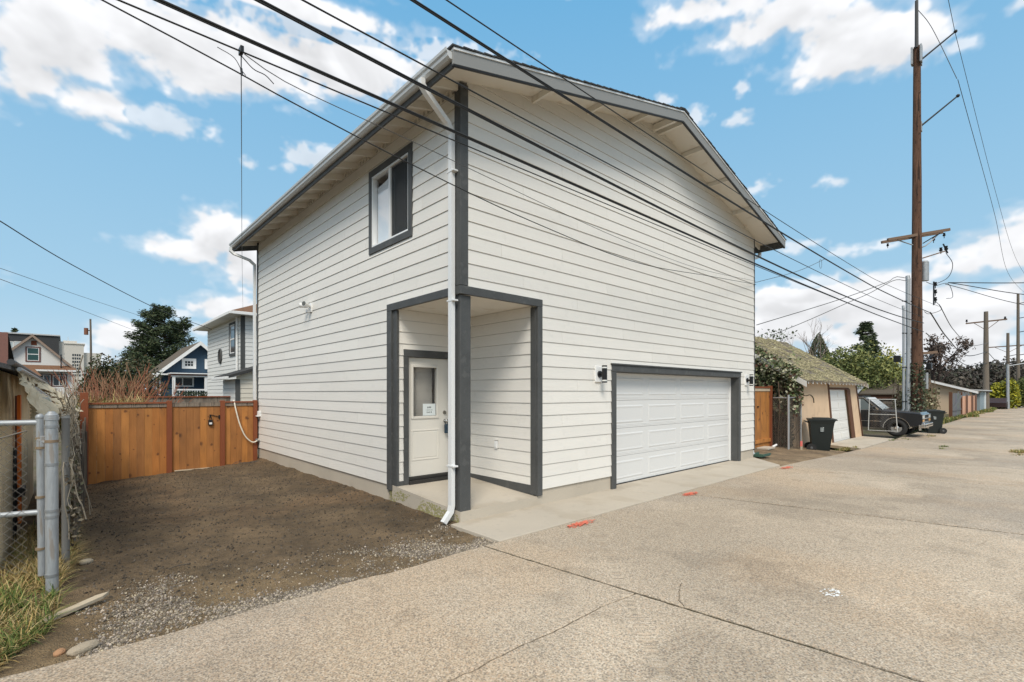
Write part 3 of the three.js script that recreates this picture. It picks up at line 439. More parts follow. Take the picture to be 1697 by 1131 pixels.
// garage door and its opening
{
  const g = new THREE.Group(); g.name = 'garage_door'; g.userData.label = 'white sectional garage door with raised panels'; house.add(g);
  const Z = FZ - 0.18, f = (u, v, w) => [u, v, Z + w], x0 = 6.82, x1 = 11.60, rows = 4, h = 1.965 / rows;
  for (let r = 0; r < rows; r++) {
    const v0 = 0.012 + r * h, v1 = v0 + h - 0.005, s = mesh('door_section', slab3(f, x0, x1, v0, v1, -0.04, 0, 0.003), M.garageDoor, g);
    const n = 4, pitch = (x1 - x0) / n;
    for (let c = 0; c < n; c++) {
      const a = x0 + c * pitch + 0.09, b = x0 + (c + 1) * pitch - 0.09, y0 = v0 + 0.085, y1 = v1 - 0.085, e = 0.022;
      const q = [[a, y0], [b, y0], [b, y1], [a, y1]], inn = [[a + e, y0 + e], [b - e, y0 + e], [b - e, y1 - e], [a + e, y1 - e]], i2 = [[a + 2.4 * e, y0 + 2.4 * e], [b - 2.4 * e, y0 + 2.4 * e], [b - 2.4 * e, y1 - 2.4 * e], [a + 2.4 * e, y1 - 2.4 * e]];
      // raised rim, then a slope down to a slightly raised field
      const ring = (P, wp, Q, wq) => [0, 1, 2, 3].map((i) => { const j = (i + 1) % 4; return hexa([f(...P[i], -0.004), f(...P[j], -0.004), f(...Q[j], -0.004), f(...Q[i], -0.004), f(...P[i], wp), f(...P[j], wp), f(...Q[j], wq), f(...Q[i], wq)]); });
      mesh('raised_panel', uvBox(merge([...ring(q, 0.001, inn, 0.008), ...ring(inn, 0.008, i2, 0.003), slab3(f, i2[0][0], i2[1][0], i2[0][1], i2[2][1], -0.004, 0.003, 0.001)].map((k) => { const z = k.clone(); z.deleteAttribute('uv'); return z; }))), M.garageDoor, s);
    }
    for (const dv of [0.03, 0.052]) mesh('rib', slab3(f, x0 + 0.01, x1 - 0.01, v0 + dv, v0 + dv + 0.008, -0.002, 0.0035, 0.002), M.garageDoor, s);
  }
  mesh('weather_seal', box(x0, x1, 0.016, 0.03, Z - 0.01, Z + 0.012), M.rubber, g);
  mesh('jamb', [rbox(6.80, 6.83, 0.015, 1.98, FZ - 0.2, FZ - 0.005), rbox(11.60, 11.622, 0.015, 1.98, FZ - 0.2, FZ - 0.005), box(6.83, 11.60, 1.965, 1.99, FZ - 0.2, FZ - 0.005)], M.trim, house, 'charcoal garage door jambs');
  mesh('stop_moulding', [box(11.565, 11.6, 0.02, 1.96, Z + 0.004, Z + 0.03), box(6.83, 6.845, 0.02, 1.96, Z + 0.004, Z + 0.03), box(6.845, 11.565, 1.945, 1.964, Z + 0.004, Z + 0.03)], M.vinyl, house);
  trimPiece('garage_casing', front, 6.68, 6.802, -0.005, 1.968, -0.02, 0.03); trimPiece('garage_casing', front, 11.618, 11.73, 0.012, 1.968, -0.02, 0.03);
  for (const [p, q] of [[6.68, 7.245], [7.248, 9.7], [9.703, 11.73]]) trimPiece('garage_header', front, p, q, 1.97, 2.082, -0.02, 0.034);
  mesh('drip_cap', slab3(front, 6.66, 11.75, 2.083, 2.108, -0.02, 0.055), M.trim, house);
}
// roof
{
  const roof = new THREE.Group(); roof.name = 'roof'; roof.userData.label = 'low gable roof with pale soffits, grey rakes and dark shingles'; house.add(roof);
  const z0 = BZ - 0.4, z1 = FZ + 0.55, ex = 4.975;
  for (const s of [-1, 1]) {
    const X = (d) => RX + s * d;
    mesh('sheathing', prism([[X(0), roofU(RX)], [X(ex), roofU(X(ex))], [X(ex), roofU(X(ex)) + 0.022], [X(0), roofU(RX) + 0.022]], z1 - 0.03 - z0, (u, v, w) => [u, v, z0 + w]), M.soffit, roof);
    const n = 34, step = (ex + 0.03) / n, rr = rng(55 + s);
    for (let i = 0; i < n; i++) {
      const d1 = ex + 0.03 - i * step, d0 = Math.max(0.0, d1 - step - 0.02), y = (d) => roofY(X(d)) - 0.026, e = 0.02 + 0.012 * rr(), th = 0.012;
      mesh('shingle_course', uvBox(hexa([[X(d0), y(d0), z0 - 0.02], [X(d1), y(d1) + 0.006, z0 - 0.02], [X(d1), y(d1) + 0.006, z1 + e], [X(d0), y(d0), z1 + e], [X(d0), y(d0) + th, z0 - 0.02], [X(d1), y(d1) + th + 0.012, z0 - 0.02], [X(d1), y(d1) + th + 0.012, z1 + e], [X(d0), y(d0) + th, z1 + e]])), M.shingle[i % 3], roof);
    }
    const rake = (lo, hi, w0, w1, mat, name) => mesh(name, prism([[X(0), roofY(RX) + hi], [X(ex + 0.005), roofY(X(ex)) + hi], [X(ex + 0.005), roofY(X(ex)) + lo], [X(0), roofY(RX) + lo]], w1 - w0, (u, v, w) => [u, v, w0 + w], [], 0.002), mat, roof);
    rake(-0.205, -0.058, z1 - 0.026, z1, M.rake, 'rake_board'); rake(-0.056, -0.028, z1 - 0.026, z1 + 0.012, M.vinyl, 'drip_edge'); rake(-0.222, -0.206, z1 - 0.04, z1 - 0.004, M.blackMetal, 'rake_dark_line');  // the black strip draws the dark line under the rake board
    rake(-0.205, -0.058, z0, z0 + 0.026, M.trim, 'rake_board');
    const fx = X(ex - 0.03);
    mesh('fascia_board', rbox(fx - 0.013, fx + 0.013, roofU(fx) - 0.17, roofU(fx) - 0.004, z0 + 0.03, z1 - 0.045, 0.003), M.trim, roof);
    for (let k = 0; k < 16; k++) {                     // rafter tails
      const z = FZ - 0.04 - k * 0.573, a = X(4.42), b = fx - s * 0.014, dp = 0.1;
      mesh('rafter_tail', uvBox(hexa([[a, roofU(a) - dp, z - 0.02], [b, roofU(b) - dp, z - 0.02], [b, roofU(b) - dp, z + 0.02], [a, roofU(a) - dp, z + 0.02], [a, roofU(a) - 0.001, z - 0.02], [b, roofU(b) - 0.001, z - 0.02], [b, roofU(b) - 0.001, z + 0.02], [a, roofU(a) - 0.001, z + 0.02]])), M.soffit, roof);
      if (s > 0 && k < 15) mesh('vent_block', box(FX1 - 0.04, FX1 - 0.004, 5.362, 5.462, z - 0.552, z - 0.021), M.soffit, roof);
      if (s < 0 && k < 15) {                           // bird blocks with vent holes
        const za = -z + 0.021, zb = za + 0.53, hole = [0, 1, 2, 3].map((i) => { const c = za + 0.1 + i * 0.11, o = []; for (let q = 0; q < 10; q++) o.push([c + 0.034 * Math.cos(-q / 10 * 6.283), 5.408 + 0.034 * Math.sin(-q / 10 * 6.283)]); return o; });
        mesh('vent_block', prism(rectPath(za, zb, 5.347, 5.463), 0.035, (u, v, w) => left(u, v, -w - 0.002), k === 2 || k === 11 ? [] : hole), M.soffit, roof);
      }
    }
    const gp = (k) => [fx + s * (0.014 + k[0]), roofU(fx) + k[1]];
    mesh('gutter', prism([[0, -0.012], [0, -0.105], [0.05, -0.108], [0.075, -0.085], [0.082, -0.055], [0.098, -0.038], [0.104, -0.008], [0.092, -0.006], [0.088, -0.03], [0.01, -0.03], [0.008, -0.012]].map(gp), z1 - 0.02 - z0 - 0.1, (u, v, w) => [u, v, z0 + 0.1 + w], [], 0.001), M.gutter, roof);
  }
  mesh('ridge_cap', [-1, 1].map((s) => uvBox(hexa([[RX, roofY(RX) - 0.01, z0], [RX + s * 0.15, roofY(RX) - 0.048, z0], [RX + s * 0.15, roofY(RX) - 0.048, z1 + 0.03], [RX, roofY(RX) - 0.01, z1 + 0.03], [RX, roofY(RX) + 0.012, z0], [RX + s * 0.15, roofY(RX) - 0.02, z0], [RX + s * 0.15, roofY(RX) - 0.02, z1 + 0.03], [RX, roofY(RX) + 0.012, z1 + 0.03]]))), M.shingle[1], roof);
  for (const x of [4.85, 6.05, 7.25, 7.98, 8.17, 9.0, 10.1, 11.3]) { const big = Math.abs(x - RX) < 0.2, w = big ? 0.03 : 0.02, d = big ? 0.13 : 0.085; mesh('lookout', box(x - w, x + w, roofU(x) - d - 0.004, roofU(x) - (big ? 0.03 : 0.006), FZ + 0.006, z1 - 0.042), M.soffit, roof); }
}
// downspouts
{
  const strap = (y) => mesh('strap', rbox(3.505, 3.578, y, y + 0.02, -5.045, -4.90, 0.002), M.downspout, house);
  mesh('downspout', sweepRect([[3.03, 5.235, -4.86], [3.03, 5.17, -4.86], [3.11, 5.10, -4.87], [3.45, 4.93, -4.955], [3.538, 4.83, -4.985], [3.538, 4.6, -4.985], [3.538, 0.22, -4.985], [3.52, 0.14, -4.985], [3.42, 0.02, -4.99]], [0, 0, 1], 0.07, 0.055), M.downspout, house, 'white downspout beside the porch post');
  strap(2.75); strap(0.7); strap(4.35);
  mesh('downspout', sweepRect([[3.03, 5.235, -13.72], [3.03, 5.16, -13.72], [3.1, 5.09, -13.7], [3.42, 4.96, -13.56], [3.53, 4.85, -13.53], [3.53, 4.6, -13.53], [3.53, -0.05, -13.53]], [0, 0, 1], 0.075, 0.055), M.downspout, house);
  mesh('downspout', sweepRect([[13.1, 5.22, -4.95], [13.1, 5.12, -4.95], [12.9, 5.02, -4.95], [12.62, 4.97, -4.95], [12.61, 4.85, -4.95], [12.61, 0.25, -4.95], [12.63, 0.12, -4.95], [12.72, 0.06, -4.95]], [0, 0, 1], 0.075, 0.055), M.downspout, house);
  mesh('utility_conduit', cyl([12.66, 0.2, -5.3], [12.66, 4.2, -5.3], 0.025, 0.025, 8), M.galv, house);
}
// wall lights, motion light, small boxes
{
  const f0 = front; let k = 0;
  const mk = (x, label) => {
    const o = thing('wall_sconce', label, 'wall light', 'garage wall lights', [x, 1.915, FZ + 0.0]);
    mesh('mounting_block', rbox(-0.09, 0.09, -0.125, 0.125, 0.004, 0.035, 0.004), M.vinyl, o); mesh('canopy', cyl([0, 0, 0.034], [0, 0, 0.06], 0.056, 0.05, 18), M.blackMetal, o); mesh('arm', cyl([0, 0, 0.055], [0, 0, 0.1], 0.022, 0.022, 10), M.blackMetal, o);
    mesh('cylinder_shade', cyl([0, -0.092, 0.135], [0, 0.092, 0.135], 0.042, 0.042, 20), M.blackMetal, o);
    for (const s of [-1, 1]) { mesh('glass_ring', cyl([0, s * 0.0922, 0.135], [0, s * 0.115, 0.135], 0.04, 0.04, 18), std([0.78, 0.78, 0.75], 0.25), o); mesh('end_cap', cyl([0, s * 0.1152, 0.135], [0, s * 0.138, 0.135], 0.042, 0.042, 18), M.blackMetal, o); }
  };
  mk(6.33, 'black cylinder wall light left of the garage door'); mk(12.06, 'black cylinder wall light by the right corner of the garage');
  const o = thing('motion_floodlight', 'small white motion floodlight on the left wall of the white house', 'floodlight', null, [FX0 - 0.015, 3.30, -9.84]);
  const wm = M.vinyl;
  mesh('back_plate', rbox(-0.02, 0.01, -0.09, 0.09, -0.07, 0.07, 0.004), wm, o); mesh('lamp_head', [cyl([-0.05, 0.03, 0.05], [-0.17, 0.05, 0.11], 0.03, 0.052, 12), cyl([-0.02, 0, 0.03], [-0.06, 0.03, 0.05], 0.016, 0.016, 8)], wm, o); mesh('lamp_head', [cyl([-0.05, 0.03, -0.05], [-0.17, 0.05, -0.12], 0.03, 0.052, 12), cyl([-0.02, 0, -0.03], [-0.06, 0.03, -0.05], 0.016, 0.016, 8)], wm, o);
  mesh('lens', cyl([-0.171, 0.0505, 0.1105], [-0.175, 0.051, 0.1125], 0.046, 0.046, 12), std([0.1, 0.1, 0.09], 0.2), o); mesh('lens', cyl([-0.171, 0.0505, -0.1205], [-0.175, 0.051, -0.1225], 0.046, 0.046, 12), std([0.1, 0.1, 0.09], 0.2), o);
  mesh('sensor', rbox(-0.09, -0.02, -0.1, -0.04, -0.03, 0.03, 0.012, 2), wm, o);
  mesh('vent_hood', [rbox(3.53, 3.6, 1.02, 1.16, -13.32, -13.2, 0.01), rbox(3.5, 3.53, 1.02, 1.05, -13.32, -13.2, 0.004)], M.vinyl, house); mesh('faucet', [cyl([3.6, 0.42, -13.3], [3.5, 0.42, -13.3], 0.014), cyl([3.52, 0.4, -13.3], [3.52, 0.47, -13.3], 0.03, 0.03, 8), cyl([3.5, 0.42, -13.3], [3.48, 0.36, -13.3], 0.014)], M.steel, house);
  const sp = thing('splash_block', 'green plastic splash block under the corner downspout', 'splash block', null, [12.66, 0.045, -4.85]);
  mesh('tray', [box(0, 0.5, -0.02, 0.0, -0.13, 0.13), box(0, 0.5, 0, 0.05, -0.15, -0.13), box(0, 0.5, 0, 0.05, 0.13, 0.15), box(0, 0.02, 0, 0.05, -0.13, 0.13)], std([0.05, 0.115, 0.085], 0.6), sp);
}
// ------------------------------------------------------------------ plants: shared builders
function leafCloud(n, sample, size, pal, r, flat = 0.5, aspect = 0.55) {
  const pos = new Float32Array(n * 18), col = new Float32Array(n * 18), nor = new Float32Array(n * 18), uv = new Float32Array(n * 12), a = V(), b = V(), c = V();
  for (let i = 0; i < n; i++) {
    const p = sample(r, i), s = size * (0.55 + 0.9 * r()), k = pal[Math.floor(Math.pow(r(), 1.2) * pal.length * 0.9999)], t = 0.7 + 0.6 * r();
    a.set(r() - 0.5, (r() - 0.5) * flat, r() - 0.5).normalize(); b.set(r() - 0.5, r() - 0.5, r() - 0.5).cross(a).normalize().multiplyScalar(s * aspect); c.crossVectors(b, a).normalize(); a.multiplyScalar(s);
    const q = [[p[0] - a.x, p[1] - a.y, p[2] - a.z], [p[0] + b.x, p[1] + b.y, p[2] + b.z], [p[0] + a.x, p[1] + a.y, p[2] + a.z], [p[0] - b.x, p[1] - b.y, p[2] - b.z]];
    [0, 1, 2, 0, 2, 3].forEach((m, j) => { for (let d = 0; d < 3; d++) { pos[i * 18 + j * 3 + d] = q[m][d]; col[i * 18 + j * 3 + d] = k[d] * t; nor[i * 18 + j * 3 + d] = c.getComponent(d); } });
  }
  const g = new THREE.BufferGeometry(); g.setAttribute('position', new THREE.BufferAttribute(pos, 3)); g.setAttribute('normal', new THREE.BufferAttribute(nor, 3)); g.setAttribute('uv', new THREE.BufferAttribute(uv, 2)); g.setAttribute('color', new THREE.BufferAttribute(col, 3)); return g;
}
function twig(a, b, r0, r1, n = 5) { const g = cyl(a, b, r0, r1, n); return g; }
function bare(base, h, spread, levels, r, r0, lean = [0, 0, 0]) {      // a bare branching skeleton
  const out = [], tips = [];
  const go = (p, d, len, rad, lv) => {
    const n = lv === levels ? 3 : 2; let q = p, dir = d.clone();
    for (let i = 0; i < n; i++) { const e = dir.clone().add(V((r() - 0.5) * 0.35, (r() - 0.3) * 0.2, (r() - 0.5) * 0.35)).normalize(), t = q.clone().addScaledVector(e, len / n); out.push(twig(q.toArray(), t.toArray(), rad * (1 - i / n * 0.35), rad * (1 - (i + 1) / n * 0.35), lv > 1 ? 6 : 4)); q = t; dir = e; if (lv > 0 && i > 0 && i < n - 1) go(q, e.clone().add(V((r() - 0.5) * spread, 0.2, (r() - 0.5) * spread)).normalize(), len * 0.6, rad * 0.5, lv - 1); }
    tips.push(q.toArray()); if (lv > 0) { const k = 2 + Math.floor(r() * 2); for (let i = 0; i < k; i++) go(q, dir.clone().add(V((r() - 0.5) * spread * 1.6, (r() - 0.25) * spread * 0.6, (r() - 0.5) * spread * 1.6)).normalize(), len * (0.62 + 0.2 * r()), rad * 0.6, lv - 1); }
  };
  go(V(...base), V(lean[0], 1, lean[2]).normalize(), h, r0, levels); return { geo: merge(out), tips };
}
function grassGeo(n, spot, r, len = 0.2, wid = 0.004) {               // bent blades, each of three narrow faces
  const pos = [], col = [];
  for (let i = 0; i < n; i++) {
    const s = spot(r); if (!s) continue; const [x, y, z, pal, k = 1] = s, a = r() * 6.283, l = len * k * (0.45 + 0.9 * r()), w = wid * (0.7 + 0.8 * r()), bx = Math.cos(a), bz = Math.sin(a), nx = -bz * w, nz = bx * w, bend = 0.25 + 0.95 * r(), c = pal[Math.floor(r() * pal.length)], t = 0.75 + 0.5 * r();
    const P = [0, 0.45, 0.8, 1].map((q) => [x + bx * l * bend * q * q, y + l * (q - 0.55 * bend * q * q), z + bz * l * bend * q * q]), W = [1, 0.9, 0.6, 0.05];
    for (let j = 0; j < 3; j++) { const L0 = [P[j][0] - nx * W[j], P[j][1], P[j][2] - nz * W[j]], R_0 = [P[j][0] + nx * W[j], P[j][1], P[j][2] + nz * W[j]], L1 = [P[j + 1][0] - nx * W[j + 1], P[j + 1][1], P[j + 1][2] - nz * W[j + 1]], R_1 = [P[j + 1][0] + nx * W[j + 1], P[j + 1][1], P[j + 1][2] + nz * W[j + 1]]; for (const q of [L0, R_0, L1, R_0, R_1, L1]) { pos.push(...q); col.push(c[0] * t, c[1] * t, c[2] * t); } }
  }
  const g = new THREE.BufferGeometry(); g.setAttribute('position', new THREE.Float32BufferAttribute(pos, 3)); g.setAttribute('color', new THREE.Float32BufferAttribute(col, 3)); g.setAttribute('uv', new THREE.Float32BufferAttribute(new Float32Array(pos.length / 3 * 2), 2)); g.computeVertexNormals(); return g;
}
const STRAW = [[0.42, 0.30, 0.115], [0.50, 0.38, 0.17], [0.33, 0.22, 0.075], [0.40, 0.31, 0.15]], GREEN = [[0.10, 0.15, 0.028], [0.15, 0.19, 0.04], [0.07, 0.115, 0.02], [0.20, 0.21, 0.05]];
const rockGeo = (sx, sy, sz, seed) => { const g = new THREE.IcosahedronGeometry(1, 3), p = g.attributes.position; for (let i = 0; i < p.count; i++) { const x = p.getX(i), y = p.getY(i), z = p.getZ(i), k = 0.82 + 0.36 * fbm(x * 1.3 + seed, y * 1.3, z * 1.3, 3); p.setXYZ(i, x * sx * k, y * sy * k, z * sz * k); } g.computeVertexNormals(); return g; };
function chainLink(f, u0, u1, v0, v1, mat, parent, pitch = 0.07, rad = 0.0018) {        // woven wires, each a mesh of its own
  let nth = 0; for (let u = u0; u < u1 - 0.01; u += pitch / 2, nth++) { const pts = []; let k = nth % 2; for (let v = v0; v <= v1 + 1e-6; v += pitch / 2, k++) pts.push(f(u + (k % 2 ? pitch / 2 : 0), v, k % 2 ? 0.002 : -0.002)); const g = []; for (let i = 0; i < pts.length - 1; i++) g.push(new THREE.TubeGeometry(new THREE.LineCurve3(V(...pts[i]), V(...pts[i + 1])), 1, rad, 3, false)); mesh('mesh_wire', g, mat, parent); }
}

// ------------------------------------------------------------------ cedar fence with gate at the back of the yard
{
  const o = thing('cedar_fence', 'orange cedar board fence with gate across the back of the dirt yard', 'fence'), Z = -13.4, r = rng(61);
  const posts = [[0.215, 0.345, 1.62], [1.68, 1.78, 1.435], [2.735, 2.835, 1.43], [3.46, 3.55, 1.43]];
  posts.forEach(([a, b, h], i) => { const m = mesh('post', [rbox(a, b, gy(a, Z) - 0.3, h, Z - 0.05, Z + (i ? 0.06 : 0.14), 0.008)], M.redwood, o); });
  for (let s = 0; s < 3; s++) {
    const x0 = posts[s][1], x1 = posts[s + 1][0], n = Math.round((x1 - x0) / 0.128), w = (x1 - x0) / n;
    for (let k = 0; k < n; k++) {
      const a = x0 + k * w + 0.0015, b = a + w - 0.003, g = gy(a, Z) - 0.01 + 0.02 * r(), d = 0.006 * r(); const geo = uvBox(box(a, b, g, 1.305, Z - 0.012 + d, Z + 0.008 + d), r() * 3, r() * 5); mesh('fence_board', geo, M.cedar[Math.floor(r() * 5)], o);
    }
    mesh('top_trim', rbox(x0, x1, 1.295, 1.368, Z + 0.012, Z + 0.034, 0.003), M.weathered[2], o); if (s !== 1) mesh('cap_rail', rbox(x0, x1, 1.372, 1.408, Z - 0.045, Z + 0.055, 0.004), M.redwood, o); else mesh('cap_rail', rbox(x0, x1, 1.369, 1.39, Z - 0.02, Z + 0.03, 0.004), M.weathered[0], o);
    mesh('back_rail', [box(x0, x1, 0.2, 0.29, Z - 0.06, Z - 0.014), box(x0, x1, 1.0, 1.09, Z - 0.06, Z - 0.014)], M.cedar[1], o);
  }
  mesh('latch', [bar([2.55, 1.09, Z + 0.03], [2.72, 1.04, Z + 0.035], 0.012, 0.012), rbox(2.70, 2.73, 0.99, 1.08, Z + 0.02, Z + 0.045, 0.004), rbox(2.515, 2.545, 1.03, 1.1, Z + 0.018, Z + 0.032, 0.003)], M.blackMetal, o);
  mesh('skid_board', rbox(1.82, 2.5, gy(2.2, Z) + 0.0, gy(2.2, Z) + 0.025, Z + 0.05, Z + 0.1, 0.004), M.paleWood, o);
  const l = thing('combination_padlock', 'black combination padlock box hanging on the cedar gate', 'padlock', null, [2.53, 0.86, Z + 0.04]);
  mesh('body', rbox(-0.045, 0.045, -0.02, 0.115, -0.015, 0.03, 0.012, 2), M.blackMetal, l); mesh('label_plate', rbox(-0.028, 0.028, 0.01, 0.055, 0.0302, 0.033, 0.001), M.vinyl, l); mesh('shackle', tube([[-0.02, 0.11, 0.008], [-0.02, 0.17, 0.008], [0, 0.2, 0.008], [0.02, 0.17, 0.008], [0.02, 0.11, 0.008]], 0.006, 16), M.blackMetal, l);
  const h = mesh('white_hose', tube([[3.02, 1.36, Z - 0.05], [3.03, 1.42, Z + 0.02], [3.06, 1.2, Z + 0.08], [3.14, 0.85, Z + 0.1], [3.26, 0.55, Z + 0.1], [3.4, 0.40, Z + 0.1], [3.49, 0.40, Z + 0.12], [3.56, 0.46, Z + 0.1]], 0.016, 50, 8), std([0.80, 0.74, 0.62], 0.5), scene); tag(h, 'cream hose looping over the cedar fence to the house faucet', 'hose');
  const c = mesh('loose_wire', tube([[2.95, gy(3, Z) + 0.01, Z + 0.2], [3.05, gy(3, Z) + 0.07, Z + 0.25], [3.2, gy(3.2, Z) + 0.02, Z + 0.3], [3.5, gy(3.4, Z) + 0.04, Z + 0.4], [3.58, gy(3.5, Z) + 0.02, Z + 0.7]], 0.006, 30, 5), M.cableGrey, scene); tag(c, 'loose grey wire lying on dirt at the fence end', 'wire');
}
// ------------------------------------------------------------------ neighbour's stucco shed with orange board and torn tarp
{
  const o = thing('stucco_shed', 'old stained stucco shed with low eave at the left edge', 'shed'), X = -0.46;
  mesh('wall', [box(X - 0.15, X, -0.5, 1.83, -13.2, -6.3), box(X - 3.2, X - 0.15, -0.5, 1.83, -6.45, -6.3), box(X - 3.2, X - 0.15, -0.5, 1.83, -13.2, -13.05), box(X - 3.2, X - 3.05, -0.5, 1.83, -13.05, -6.45)], M.stucco, o);
  const roofz0 = -14, roofz1 = -5.9; mesh('roof', uvBox(hexa([[X + 0.12, 1.815, roofz1], [X + 0.12, 1.815, roofz0], [X - 1.7, 2.35, roofz0], [X - 1.7, 2.35, roofz1], [X + 0.12, 1.855, roofz1], [X + 0.12, 1.855, roofz0], [X - 1.7, 2.39, roofz0], [X - 1.7, 2.39, roofz1]])), M.shingle[2], o);
  mesh('roof', uvBox(hexa([[X - 3.4, 1.815, roofz1], [X - 3.4, 1.815, roofz0], [X - 1.7, 2.35, roofz0], [X - 1.7, 2.35, roofz1], [X - 3.4, 1.855, roofz1], [X - 3.4, 1.855, roofz0], [X - 1.7, 2.39, roofz0], [X - 1.7, 2.39, roofz1]])), M.shingle[2], o);
  mesh('eave_pipe', cyl([X + 0.13, 1.87, -5.7], [X + 0.15, 1.855, -15.5], 0.026, 0.026, 8), std([0.05, 0.05, 0.052], 0.5), o); mesh('eave_pipe', cyl([X + 0.17, 1.82, -5.9], [X + 0.19, 1.80, -13.6], 0.017, 0.017, 8), M.galv, o);
  mesh('door_jamb', rbox(X - 0.01, X + 0.05, 0.0, 1.58, -8.62, -8.5, 0.006), std([0.15, 0.075, 0.052], 0.9, { bumpMap: T.grainB, bumpScale: 0.004 }), o, 'brown wooden door jamb beside the orange board');
  mesh('conduit', tube([[X + 0.03, -0.1, -7.95], [X + 0.03, 0.7, -7.95], [X + 0.03, 0.98, -8.0]], 0.018, 6), M.blackMetal, o);
  const ob = thing('orange_board', 'bright orange board propped against the stucco shed', 'board', null, [X + 0.05, 0.06, -8.32]);
  mesh('plank', rbox(-0.015, 0.015, 0.38, 1.53, -0.1, 0.06, 0.004).rotateX(0.05), std([0.86, 0.20, 0.025], 0.6, { bumpMap: T.grainB, bumpScale: 0.003 }), ob); mesh('lower_piece', rbox(-0.015, 0.015, -0.02, 0.36, -0.12, -0.02, 0.004).rotateX(0.1), std([0.86, 0.20, 0.025], 0.6), ob); mesh('clamp', rbox(-0.03, 0.05, 0.33, 0.43, -0.12, 0.16, 0.01), M.blackMetal, ob);
  // tarp: a creased, torn sheet hanging from the eave
  const nz = 170, ny = 60, pos = [], r = rng(71), P = (i, j) => { const s = i / nz, t = j / ny, z = -6.35 - 6.6 * s, n = fbm(s * 14, t * 3, 2, 4) - 0.5, fold = Math.abs(n3(s * 42 + t * 4, t * 2.6, 6) - 0.5) * 2, out = 0.16 + 0.36 * t * sm(0, 0.5, s) + 0.12 * n; return [X + 0.12 + out * Math.pow(t, 0.8) + 0.15 * (fold - 0.5) * Math.sqrt(t), 1.845 - (0.5 * t + 0.1 * t * t) * (0.4 + 0.85 * fbm(s * 6, 1, 4, 3)) + 0.05 * n, z + 0.08 * (n3(s * 20, t * 5, 9) - 0.5)]; };
  for (let i = 0; i < nz; i++) for (let j = 0; j < ny; j++) { const s = i / nz, t = j / ny; if (fbm(s * 26, t * 5, 3, 4) < 0.33 + 0.2 * t + (t > 0.8 ? 0.08 : 0)) continue; const a = P(i, j), b = P(i + 1, j), c = P(i + 1, j + 1), d = P(i, j + 1); pos.push(...a, ...b, ...c, ...a, ...c, ...d); }
  const tg = new THREE.BufferGeometry(); tg.setAttribute('position', new THREE.Float32BufferAttribute(pos, 3)); tg.computeVertexNormals();
  const tarp = mesh('torn_tarp', uvBox(tg), std([0.60, 0.53, 0.39], 0.95, { side: THREE.DoubleSide, bumpMap: T.fine, bumpScale: 0.004 }), scene); tag(tarp, 'torn beige tarp hanging in folds from the stucco shed eave', 'tarp');
}
